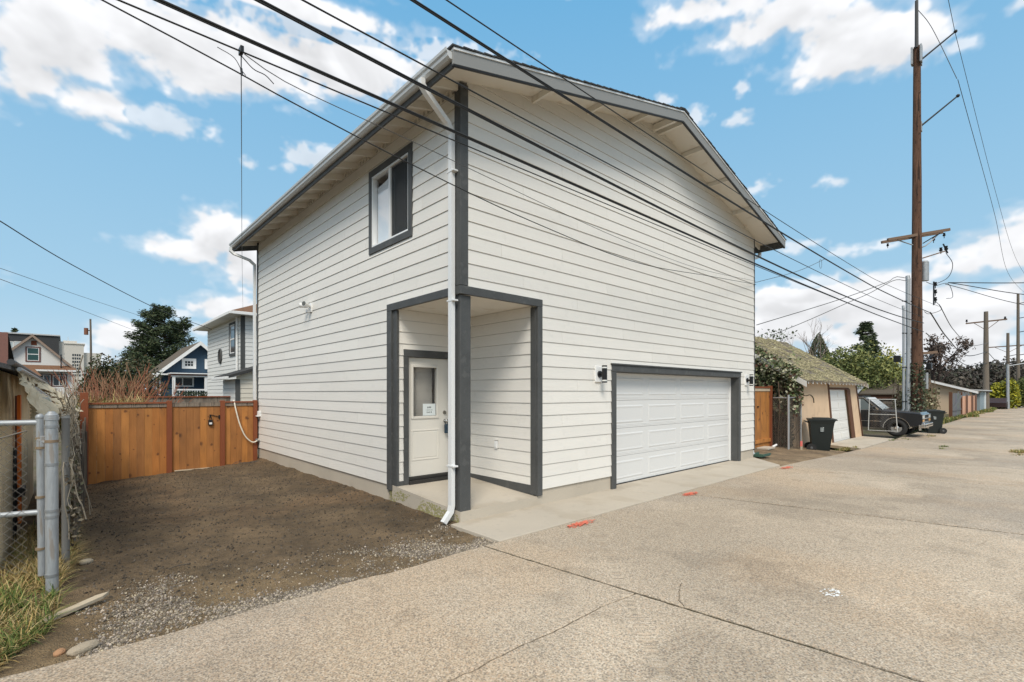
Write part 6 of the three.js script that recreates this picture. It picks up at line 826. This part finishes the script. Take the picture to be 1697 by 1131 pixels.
{ // white gable house far left
  const o = thing('white_gable_house', 'white gabled house with brown roof at far left', 'house'), Z = -63, ax = -2.25, AY = 6.85, x1 = 0.42, x0 = -4.9, E = 4.1, F = (u, v, w) => [u, v, Z + w];
  mesh('wall', [prism([[x0, G0], [x1, G0], [x1, E], [ax, AY - 0.15], [x0, E]], 0.2, (u, v, w) => [u, v, Z - w]), box(x1 - 0.2, x1, G0, E, -72, Z - 0.2), box(x0, x0 + 0.2, G0, E, -72, Z - 0.2)], M.whiteHouse, o);
  for (const s of [-1, 1]) { const xe = ax + s * 3.0, ye = AY - 1.03 * 3.0; mesh('roof', quadRoof([[ax, AY, Z + 0.4], [ax, AY, -72], [xe, ye, -72], [xe, ye, Z + 0.4]], 0.12), M.roofBrown, o); mesh('barge_board', hexa([[ax, AY - 0.14, Z + 0.4], [xe, ye - 0.14, Z + 0.4], [xe, ye - 0.14, Z + 0.46], [ax, AY - 0.14, Z + 0.46], [ax, AY + 0.1, Z + 0.4], [xe, ye + 0.1, Z + 0.4], [xe, ye + 0.1, Z + 0.46], [ax, AY + 0.1, Z + 0.46]]), matte([0.30, 0.22, 0.17]), o); }
  mesh('skirt_roof', [quadRoof([[-5.2, 3.72, Z + 0.8], [0.75, 3.72, Z + 0.8], [0.5, 4.12, Z], [-5.0, 4.12, Z]], 0.05)], M.roofBrown, o); mesh('skirt_fascia', rbox(-5.2, 0.78, 3.58, 3.74, Z + 0.76, Z + 0.84, 0.01), M.whiteTrim, o); mesh('bay_roof', [quadRoof([[-5.2, 3.1, Z + 2.4], [-1.6, 3.1, Z + 2.4], [-2.1, 3.75, Z + 0.8], [-4.6, 3.95, Z + 0.8]], 0.05)], M.roofBrown, o);
  win(o, F, -2.62, -1.82, 4.55, 5.75, { casing: M.maroonTrim, bars: hung, k: 0.1, pane: matte([0.03, 0.075, 0.07], 0.15) }); mesh('gable_vent', slab3(F, -2.35, -1.98, 6.0, 6.4, 0.002, 0.04), matte([0.22, 0.07, 0.035]), o);
  win(o, F, -2.0, -1.05, 2.25, 3.28, { casing: M.maroonTrim, bars: slide, k: 0.07 }); win(o, F, -0.9, 0.02, 2.25, 3.28, { casing: M.maroonTrim, bars: slide, k: 0.07 }); mesh('porch_rail', [rbox(-1.4, 0.45, 2.05, 2.13, Z + 1.2, Z + 1.3, 0.01), ...range(-1.35, 0.4, 0.16).map((x) => box(x, x + 0.05, 1.4, 2.05, Z + 1.22, Z + 1.27))], M.whiteTrim, o); mesh('drop_mast', cyl([-0.32, 2.4, Z + 0.5], [-0.32, 5.2, Z + 0.5], 0.045), M.blackMetal, o);
}
{
  const o = thing('dark_modern_building', 'long flat-roofed charcoal building behind the white gable house', 'building'), Z = -100, F = (u, v, w) => [u, v, Z + w]; mesh('block', box(-6.3, -0.75, G0, 10.05, -112, Z), M.charcoal, o); mesh('pale_end', box(-0.75, -0.2, G0, 9.35, -111, Z - 0.5), M.tower, o); mesh('parapet', rbox(-6.5, -0.6, 10.05, 10.25, -112, Z + 0.2, 0.02), matte([0.5, 0.5, 0.5]), o);
  win(o, F, -6.0, -5.55, 7.6, 8.9, { k: 0.05, pane: matte([0.4, 0.45, 0.46], 0.2) }); win(o, F, -5.4, -4.4, 8.0, 8.95, { k: 0.05, pane: matte([0.5, 0.54, 0.55], 0.2) });
}
{
  const o = thing('apartment_tower', 'pale apartment tower with dark window rows far behind', 'building'), Z = -204, F = (u, v, w) => [u, v, Z + w];
  mesh('block', box(-1.4, 4.2, G0, 17.0, -216, Z), M.tower, o); mesh('wing', box(4.2, 8.4, G0, 14.2, -214, Z - 1), M.tower, o); mesh('roof_house', [box(-0.6, 2.6, 17.0, 17.8, -212, Z - 2), box(0.5, 0.6, 17.8, 19.2, -208, -207.9)], M.tower, o); mesh('cornice', box(-1.7, 4.5, 16.7, 17.0, -216, Z + 0.3), matte([0.68, 0.64, 0.58]), o);
  for (let r = 0; r < 7; r++) for (let c = 0; c < 4; c++) { const u = 1.5 + c * 0.52, v = 13.0 - r * 1.05; mesh('window', box(u, u + 0.36, v, v + 0.62, Z + 0.01, Z + 0.06), M.darkGlass, o); } for (let r = 0; r < 2; r++) mesh('window', box(-0.9, -0.35, 13.2 - r * 1.2, 13.8 - r * 1.2, Z + 0.01, Z + 0.06), M.darkGlass, o);
}
{ const o = thing('red_roof_house', 'house with reddish roof cut by the left frame edge', 'house'); mesh('wall', box(-9, -2.95, G0, 3.3, -52, -42.8), matte([0.05, 0.042, 0.038]), o); mesh('roof', quadRoof([[-9.5, 3.25, -42], [-2.55, 3.25, -42], [-2.75, 5.4, -45.2], [-9.5, 5.4, -45.2]], 0.1), matte([0.15, 0.068, 0.05], 1, { bumpMap: T.dirtB, bumpScale: 0.03 }), o); mesh('roof', quadRoof([[-9.5, 3.25, -48.4], [-2.55, 3.25, -48.4], [-2.75, 5.4, -45.2], [-9.5, 5.4, -45.2]], 0.1), M.roofDark, o); mesh('gable', prism([[42.3, 3.2], [48.2, 3.2], [45.2, 5.35]], 0.1, (u, v, w) => [-2.95 + w, v, -u]), matte([0.05, 0.04, 0.037]), o); }
// low fences and walls behind the yard
{ const o = thing('distant_fence', 'low reddish fence seen just above the cedar gate', 'fence'), r = rng(151); for (let x = 2.0; x < 6.2; x += 0.15) mesh('fence_board', box(x, x + 0.143, G0, 1.42 + 0.01 * r(), -24.1, -24.07), M.weathered[Math.floor(r() * 3)], o); mesh('cap_rail', box(2.0, 6.2, 1.42, 1.47, -24.15, -24.02), M.redwood, o); }

// ------------------------------------------------------------------ trees and shrubs
function conifer(name, label, x, z, h, rad, n, pal, seed, o2 = {}) {
  const o = thing(name, label, 'tree', o2.group, [x, -0.45, z]), r = rng(seed), whorls = Math.floor(h * (o2.dens ?? 2.6)), limbs = [], spots = [];
  mesh('trunk', shaft(h * 0.97, h * 0.02 + 0.05, 0.02, 0.1, 10), M.bark, o);
  for (let i = 0; i < whorls; i++) {
    const t = (o2.base ?? 0.12) + (1 - (o2.base ?? 0.12)) * Math.pow(i / whorls, 0.9), y = t * h * 0.97, prof = o2.prof ? o2.prof(t) : (1 - t) * 1.15 + 0.04, k = 3 + Math.floor(r() * 3);
    for (let j = 0; j < k; j++) { const a = r() * 6.283, l = rad * prof * (0.55 + 0.6 * r()), up = o2.up ?? -0.12, mid = [Math.cos(a) * l * 0.5, y + l * 0.12, Math.sin(a) * l * 0.5], tip = [Math.cos(a) * l, y + l * up, Math.sin(a) * l]; limbs.push(tube([[0, y, 0], mid, tip], 0.025 + 0.012 * l, 4, 4)); const m = Math.max(3, Math.round(l * 3.4)); for (let q = 0; q < m; q++) { const f = 0.22 + 0.78 * Math.sqrt((q + r()) / m), s = (1 - f) * l * 0.5 + 0.12; spots.push([tip[0] * f, y + (f < 0.5 ? l * 0.24 * f : mix(l * 0.12, l * up, (f - 0.5) * 2)), tip[2] * f, s, a]); } }
  }
  mesh('limbs', limbs, M.bark, o);
  mesh('crown', leafCloud(n, (r) => { const s = spots[Math.floor(r() * spots.length)], d = s[3] * (r() - 0.5) * 2, J = o2.jit ?? 0.2; return [s[0] - Math.sin(s[4]) * d + (r() - 0.5) * J, s[1] - 0.10 * Math.abs(d) - 0.14 * r() + 0.04 + (r() - 0.5) * (J - 0.2) * 1.3, s[2] + Math.cos(s[4]) * d + (r() - 0.5) * J]; }, o2.leaf ?? 0.16, pal, r, 0.35, 0.35), M.leaf, o); return o;
}
function bush(name, label, cat, c, R, n, size, pal, seed, o2 = {}) {
  const o = thing(name, label, cat, o2.group, [c[0], o2.y ?? -0.45, c[2]]), r = rng(seed), lobes = []; for (let i = 0; i < (o2.lobes ?? 14); i++) { const a = r() * 6.283, e = Math.pow(r(), 0.7), d = Math.sqrt(r()); lobes.push([Math.cos(a) * R[0] * 0.62 * d, R[1] * (0.25 + 0.62 * e * (1 - 0.35 * d)), Math.sin(a) * R[2] * 0.62 * d, 0.28 + 0.25 * r()]); }
  const sk = bare([0, 0, 0], R[1] * 0.28, 0.9, 3, r, 0.03 + R[1] * 0.012); mesh('stems', sk.geo, M.bark, o);
  mesh('crown', leafCloud(n, (r) => { for (;;) { const L = lobes[Math.floor(r() * lobes.length)], a = V(r() * 2 - 1, r() * 2 - 1, r() * 2 - 1); if (a.length() > 1 || a.length() < 0.35) continue; const p = [L[0] + a.x * R[0] * L[3] * 1.25, L[1] + a.y * R[1] * L[3], L[2] + a.z * R[2] * L[3] * 1.25]; if (p[1] < 0.02) continue; if (fbm(p[0] * 1.4 + seed, p[1] * 1.4, p[2] * 1.4, 3) < (o2.gap ?? 0.4)) continue; return p; } }, size, pal, r, 0.9), M.leaf, o); return o;
}
const DARKG = [[0.03, 0.052, 0.022], [0.045, 0.07, 0.028], [0.065, 0.09, 0.035], [0.095, 0.115, 0.048]];
conifer('cedar_tree', 'large dark cedar tree behind the navy house', 8.9, -73, 12.9, 4.7, 36000, DARKG, 161, { prof: (t) => 1.1 * Math.pow(Math.max(0, 1 - t), 0.45) * (t < 0.4 ? 0.62 + t : 1), up: 0.3, leaf: 0.15, dens: 3.0, base: 0.2, jit: 0.75 });
conifer('fir_tree', 'thin dark fir tip peeking over the white neighbour house', 11.2, -53, 9.2, 1.6, 5000, DARKG, 162, { leaf: 0.14 });
conifer('fir_tree', 'small dark tree behind the charcoal building roof', -6.4, -118, 13.6, 2.6, 4000, DARKG, 163, { leaf: 0.28 }); 
conifer('fir_tree', 'spreading dark fir rising behind the green thicket', 72.6, -15, 11.2, 3.4, 14000, DARKG, 164, { leaf: 0.17, jit: 0.55, up: 0.05, prof: (t) => (1 - t) * 1.15 + 0.1, dens: 2.3 });
{ const o = thing('conical_evergreen', 'dense dark conical evergreen behind the tan garage roof', 'tree', null, [51.3, -0.45, -14.2]), H = 7.6, R = 2.3; mesh('trunk', shaft(6.5, 0.16, 0.04, 0.02, 6), M.bark, o); mesh('crown', leafCloud(16000, (r) => { const t = 1 - Math.sqrt(r()), a = r() * 6.283, d = R * Math.pow(1 - t, 0.75) * (0.55 + 0.45 * Math.sqrt(r())) * (0.75 + 0.5 * fbm(Math.cos(a) * 2, t * 9, Math.sin(a) * 2, 3)); return [Math.cos(a) * d, 0.4 + t * (H - 0.4), Math.sin(a) * d]; }, 0.11, [[0.055, 0.07, 0.032], [0.08, 0.095, 0.042], [0.105, 0.115, 0.055]], rng(165), 1.6, 0.4), M.leaf, o); }
bush('laurel_thicket', 'big rounded green thicket behind the tan garage', 'shrub', [36.2, 0, -7.9], [3.2, 4.25, 2.6], 26000, 0.085, [[0.09, 0.115, 0.035], [0.13, 0.16, 0.045], [0.19, 0.21, 0.06], [0.27, 0.27, 0.085]], 166, { gap: 0.34, lobes: 26 });
bush('yellow_green_shrub', 'yellow-green top of the thicket beside the tall pole', 'shrub', [38.2, 0, -6.4], [1.7, 4.2, 1.5], 9000, 0.08, [[0.34, 0.31, 0.05], [0.46, 0.41, 0.07], [0.2, 0.22, 0.05]], 167, { gap: 0.36 });
bush('dark_evergreen_bush', 'dark evergreen bush behind the red-twig shrub', 'shrub', [1.6, 0, -25.6], [1.7, 3.45, 1.4], 22000, 0.055, [[0.03, 0.045, 0.017], [0.05, 0.065, 0.022], [0.075, 0.08, 0.03], [0.12, 0.085, 0.04]], 168, { gap: 0.3, lobes: 22 });
{ // bare red-twig shrub fanning up behind the fence
  const o = thing('bare_shrub', 'bare reddish shrub fanning up behind the cedar fence', 'shrub', null, [0.98, -0.35, -17]), r = rng(169), g1 = [], g2 = [];
  for (let i = 0; i < 30; i++) { const a = i * 2.4 + r(), sp = 0.1 + 0.55 * r(), t = bare([Math.cos(a) * 0.12, 0, Math.sin(a) * 0.12], 0.80 + 0.3 * r(), 0.5, 3, r, 0.018 + 0.012 * r(), [Math.cos(a) * sp, 0, Math.sin(a) * sp]); (i % 3 ? g1 : g2).push(t.geo); }
  mesh('twigs', g1, matte([0.34, 0.135, 0.075], 0.9), o); mesh('canes', g2, matte([0.43, 0.25, 0.145], 0.9), o);
  const dg = grassGeo(2600, (r) => [-0.2 + 1.6 * r(), 0.75 + 0.4 * r(), -14.4 - 0.9 * r(), r() < 0.7 ? STRAW : GREEN, 1.6], rng(170), 0.32, 0.007); const m = mesh('dry_grass_clump', dg, M.grass, scene); Object.assign(m.userData, { kind: 'stuff', label: 'dry yellow grass showing above the left end of the cedar fence', category: 'grass' });
}
function bareTree(name, label, base, h, r0, seed, col, lv = 5, leaves, spread = 0.75, group) { const o = thing(name, label, 'tree', group, base), r = rng(seed), t = bare([0, 0, 0], h, spread, lv, r, r0); mesh('branches', t.geo, matte(col, 1), o); if (leaves) mesh('crown', leafCloud(leaves[0], (r) => { const p = t.tips[Math.floor(r() * t.tips.length)]; return [p[0] + (r() - 0.5) * 0.7, p[1] + (r() - 0.5) * 0.7, p[2] + (r() - 0.5) * 0.7]; }, leaves[1], leaves[2], r, 1), M.leaf, o); return o; }
bareTree('bare_tree', 'pale leafless tree with fine twigs above the tan garage roof', [44.5, -0.4, -12.2], 2.3, 0.09, 171, [0.22, 0.17, 0.14], 5, null, 0.7);
bareTree('young_tree', 'small sparse dark tree over the tan garage ridge', [33.0, -0.4, -11.4], 2.0, 0.06, 172, [0.07, 0.06, 0.045], 4, [500, 0.08, DARKG], 0.5);
bareTree('purple_leaf_tree', 'dark purplish tree right of the tall pole', [72, -0.4, -8.4], 2.6, 0.28, 173, [0.06, 0.04, 0.035], 5, [2000, 0.13, [[0.085, 0.058, 0.046], [0.12, 0.08, 0.06], [0.06, 0.045, 0.038], [0.16, 0.115, 0.09]]], 0.95);
[['left of the grey crossarm pole', 92, -9.5, 5.4], ['behind the grey crossarm pole', 98, -6.4, 5.7], ['right of the grey crossarm pole', 104, -4.6, 6.2], ['at the far end of the alley', 120, -2.6, 6.6], ['behind the purplish tree', 80, -11, 5.2]].forEach(([w, x, z, h], i) => bush('dark_hedge_tree', 'dark distant tree mass ' + w, 'tree', [x, 0, z], [4.4, h, 4.4], 7000, 0.24, [[0.075, 0.062, 0.052], [0.10, 0.085, 0.066], [0.06, 0.064, 0.045]], 180 + i, { gap: 0.33, group: 'dark trees at the end of the alley', lobes: 20 }));
bush('yellow_shrub', 'bright yellow-green shrub at the far bend of the alley', 'shrub', [80, 0, -3.4], [1.8, 3.1, 1.4], 9000, 0.15, [[0.30, 0.29, 0.02], [0.42, 0.39, 0.03], [0.14, 0.17, 0.03]], 190, { gap: 0.32 });
bush('green_shrub', 'green shrub at the right edge beyond the yellow one', 'shrub', [86, 0, -1.6], [2.0, 3.6, 1.8], 6000, 0.15, [[0.07, 0.10, 0.025], [0.11, 0.14, 0.035], [0.16, 0.17, 0.04]], 191, { gap: 0.33 });
{ // brambles right of the tall pole
  const o = thing('bramble_thicket', 'tangled pale-leaved bramble right of the green cart', 'bramble'), r = rng(192), st = [];
  for (let i = 0; i < 90; i++) { const a = [30.3 + 4.5 * r(), -0.3, -4.1 - 1.0 * r()], h = 0.8 + 1.6 * r(), b = [a[0] + (r() - 0.5) * 2.2, h * 0.55, a[2] + 0.6 * (r() - 0.3)], m = [(a[0] + b[0]) / 2, h, (a[2] + b[2]) / 2]; st.push(tube([a, m, b], 0.008 + 0.008 * r(), 10, 4)); } mesh('canes', st, matte([0.20, 0.14, 0.095], 1), o);
  mesh('leaves', leafCloud(5200, (r) => { const x = 30.2 + 4.8 * r(), h = 2.2 * (0.5 + 0.7 * fbm(x * 0.9, 1, 3, 2)); return [x, -0.3 + h * Math.pow(r(), 0.8), -4.0 - 1.2 * r() + 0.25 * r() * r()]; }, 0.075, [[0.06, 0.075, 0.03], [0.12, 0.12, 0.055], [0.20, 0.17, 0.09], [0.30, 0.27, 0.17], [0.14, 0.09, 0.045]], rng(193), 1), M.leaf, o);
}
// ------------------------------------------------------------------ things along the far alley
{
  const bf = thing('brown_board_shed', 'low brown plank shed behind the black truck', 'shed'), r = rng(195); for (let v = -0.35; v < 1.25; v += 0.17) mesh('plank', uvBox(box(33.0, 33.06, v, v + 0.162, -8.6, -5.5), r(), r()), M.weathered[Math.floor(r() * 3)], bf); mesh('wall', box(33.08, 37, -0.5, 1.25, -8.6, -5.5), M.brown, bf); mesh('fascia', box(32.9, 33.02, 1.26, 1.5, -8.9, -5.3), M.brown, bf); mesh('roof', quadRoof([[32.8, 1.5, -5.2], [32.8, 1.5, -7.1], [37, 2.35, -7.1], [37, 2.35, -5.2]], 0.06), M.roofOlive, bf); mesh('metal_roof', quadRoof([[32.8, 1.52, -7.15], [32.8, 1.52, -9.2], [36, 2.45, -9.2], [36, 2.45, -7.15]], 0.05), matte([0.42, 0.44, 0.46], 0.5), bf);
  const gg = thing('grey_gate', 'grey board gate beyond the bramble thicket', 'gate'), r2 = rng(196); for (let x = 43.2; x < 48.6; x += 0.42) mesh('board', uvBox(box(x, x + 0.4, -0.3, 1.55 + 0.04 * r2(), -4.3, -4.26), r2() * 2, 0), matte([0.115 + 0.03 * r2(), 0.12 + 0.03 * r2(), 0.125 + 0.03 * r2()], 0.9), gg); mesh('rail', box(43.2, 48.6, 0.35, 0.47, -4.256, -4.22), matte([0.11, 0.115, 0.12]), gg); mesh('brace', bar([43.3, 0.4, -4.21], [48.4, 1.4, -4.21], 0.12, 0.05), matte([0.12, 0.125, 0.13]), gg); for (const x of [43.0, 48.65]) mesh('post', box(x, x + 0.18, -0.4, 1.65, -4.35, -4.18), M.brown, gg);
  const pf2 = thing('pink_fence', 'salmon pink panel fence along the far alley', 'fence'); const pink = [matte([0.66, 0.37, 0.24]), matte([0.60, 0.33, 0.21]), matte([0.70, 0.42, 0.28])]; for (let i = 0; i < 8; i++) mesh('panel', box(48.9 + i * 1.42, 50.3 + i * 1.42, -0.35, 1.35, -4.3, -4.25), pink[i % 3], pf2); for (const x of [51.7, 55.9, 58.8]) mesh('post', box(x, x + 0.14, -0.35, 1.45, -4.24, -4.12), matte([0.16, 0.10, 0.075]), pf2);
  const sh = thing('blue_grey_shed', 'blue-grey shed with pale door past the pink fence', 'shed'); mesh('wall', box(62.5, 70, -0.5, 1.75, -8, -4.15), matte([0.24, 0.30, 0.33]), sh); mesh('pale_door', box(66.5, 69.6, -0.35, 1.7, -4.148, -4.08), matte([0.56, 0.60, 0.62]), sh); mesh('roof', [quadRoof([[62, 1.76, -3.8], [71, 1.76, -3.8], [71, 2.1, -8.2], [62, 2.1, -8.2]], 0.1)], matte([0.48, 0.48, 0.47]), sh);
  const bh = thing('beige_house', 'low beige house with white fascia behind the grey gate', 'house'), GX1 = 60.5; mesh('wall', [prism([[4.7, -0.5], [14, -0.5], [14, 1.6], [9.4, 3.25], [4.7, 1.75]], 0.2, (u, v, w) => [GX1 + w, v, -u]), box(GX1 + 0.2, 62.2, -0.5, 1.7, -14, -4.7)], matte([0.56, 0.43, 0.30]), bh); for (const s of [1, -1]) { const ze = s > 0 ? -4.1 : -14.6, ye = s > 0 ? 1.62 : 1.6; mesh('roof', quadRoof([[GX1 - 0.5, 3.35, -9.4], [62.4, 3.35, -9.4], [62.4, ye, ze], [GX1 - 0.5, ye, ze]], 0.1), M.roofOlive, bh); mesh('fascia', hexa([[GX1 - 0.58, 3.25, -9.4], [GX1 - 0.5, 3.25, -9.4], [GX1 - 0.5, ye - 0.1, ze], [GX1 - 0.58, ye - 0.1, ze], [GX1 - 0.58, 3.45, -9.4], [GX1 - 0.5, 3.45, -9.4], [GX1 - 0.5, ye + 0.1, ze], [GX1 - 0.58, ye + 0.1, ze]]), M.whiteTrim, bh); } mesh('white_corner', box(GX1 - 0.02, GX1, -0.4, 1.7, -5.5, -4.7), M.whiteTrim, bh);
  const dh = thing('dark_roof_garage', 'small garage with dark roof behind the bramble thicket', 'garage'); mesh('wall', [box(40, 46, -0.5, 1.6, -10.5, -6.2), prism([[6.2, 1.6], [10.5, 1.6], [8.3, 2.85]], 0.15, (u, v, w) => [40 + w, v, -u])], matte([0.50, 0.42, 0.32]), dh); for (const s of [1, -1]) mesh('roof', quadRoof([[39.6, 2.95, -8.3], [46.4, 2.95, -8.3], [46.4, 1.45, -8.3 + s * 2.6], [39.6, 1.45, -8.3 + s * 2.6]], 0.1), M.roofDark, dh);
  const cr = thing('parked_car', 'small dark maroon car parked by the yellow shrub', 'car', null, [77.5, -0.3, -3.75]); mesh('body', prism([[-1.9, 0.3], [1.9, 0.3], [1.95, 0.7], [1.1, 0.85], [0.5, 1.3], [-1.0, 1.32], [-1.7, 0.9], [-1.95, 0.8]], 1.6, (u, v, w) => [u, v, w - 0.8], [], 0.06), matte([0.03, 0.014, 0.015], 0.5), cr); mesh('roof_glass', prism([[0.95, 0.9], [0.45, 1.25], [-0.95, 1.27], [-1.5, 0.92]], 1.64, (u, v, w) => [u, v, w - 0.82]), M.darkGlass, cr); for (const x of [-1.2, 1.2]) for (const s of [-1, 1]) mesh('wheel', cyl([x, 0.3, s * 0.7], [x, 0.3, s * 0.86], 0.3, 0.3, 14), M.rubber, cr);
  const vr = rng(197), verge = grassGeo(9000, (r) => { const x = 30 + 45 * Math.pow(r(), 0.8), z = -4.05 - 0.5 * r() + (x > 48 ? 0.9 * r() * fbm(x * 0.2, 1, 1, 2) : 0); if (fbm(x * 0.5, 3, z, 3) < 0.42) return null; return [x, -0.22, z, r() < 0.75 ? GREEN : STRAW, 1.4]; }, vr, 0.22, 0.016); Object.assign(mesh('verge_grass', verge, M.grass, scene).userData, { kind: 'stuff', label: 'green verge grass along the far left of the alley', category: 'grass' });
  const tuft = (cx, cz, rx, rz, n, label, seed, pal = STRAW) => { const r = rng(seed), m = mesh('weed_tuft', grassGeo(n, (r) => { const a = r() * 6.28, d = Math.pow(r(), 0.8), x = cx + Math.cos(a) * d * rx, z = cz + Math.sin(a) * d * rz; if (fbm(x * 3, seed, z * 4, 3) < 0.46 + 0.12 * d) return null; return [x, alleyY(x) - 0.005, z, r() < 0.5 ? pal : GREEN, 0.6]; }, r, 0.14, 0.006), M.grass, scene); Object.assign(m.userData, { kind: 'stuff', label, category: 'weeds' }); };
  tuft(18.3, -4.25, 1.1, 0.25, 900, 'dry weeds at the foot of the first green cart', 201); tuft(23.2, -3.75, 1.2, 0.3, 700, 'green weeds on the concrete in front of the truck', 202, GREEN); tuft(26.6, -3.2, 0.9, 0.25, 500, 'yellowed weeds under the truck bumper', 203); tuft(21.3, -2.3, 0.6, 0.14, 350, 'small weed tuft in the middle of the alley', 204, GREEN); tuft(21.2, -0.55, 1.1, 0.25, 700, 'brown weed patch at the right edge of the alley', 205);
}
renderer.render(scene, camera);
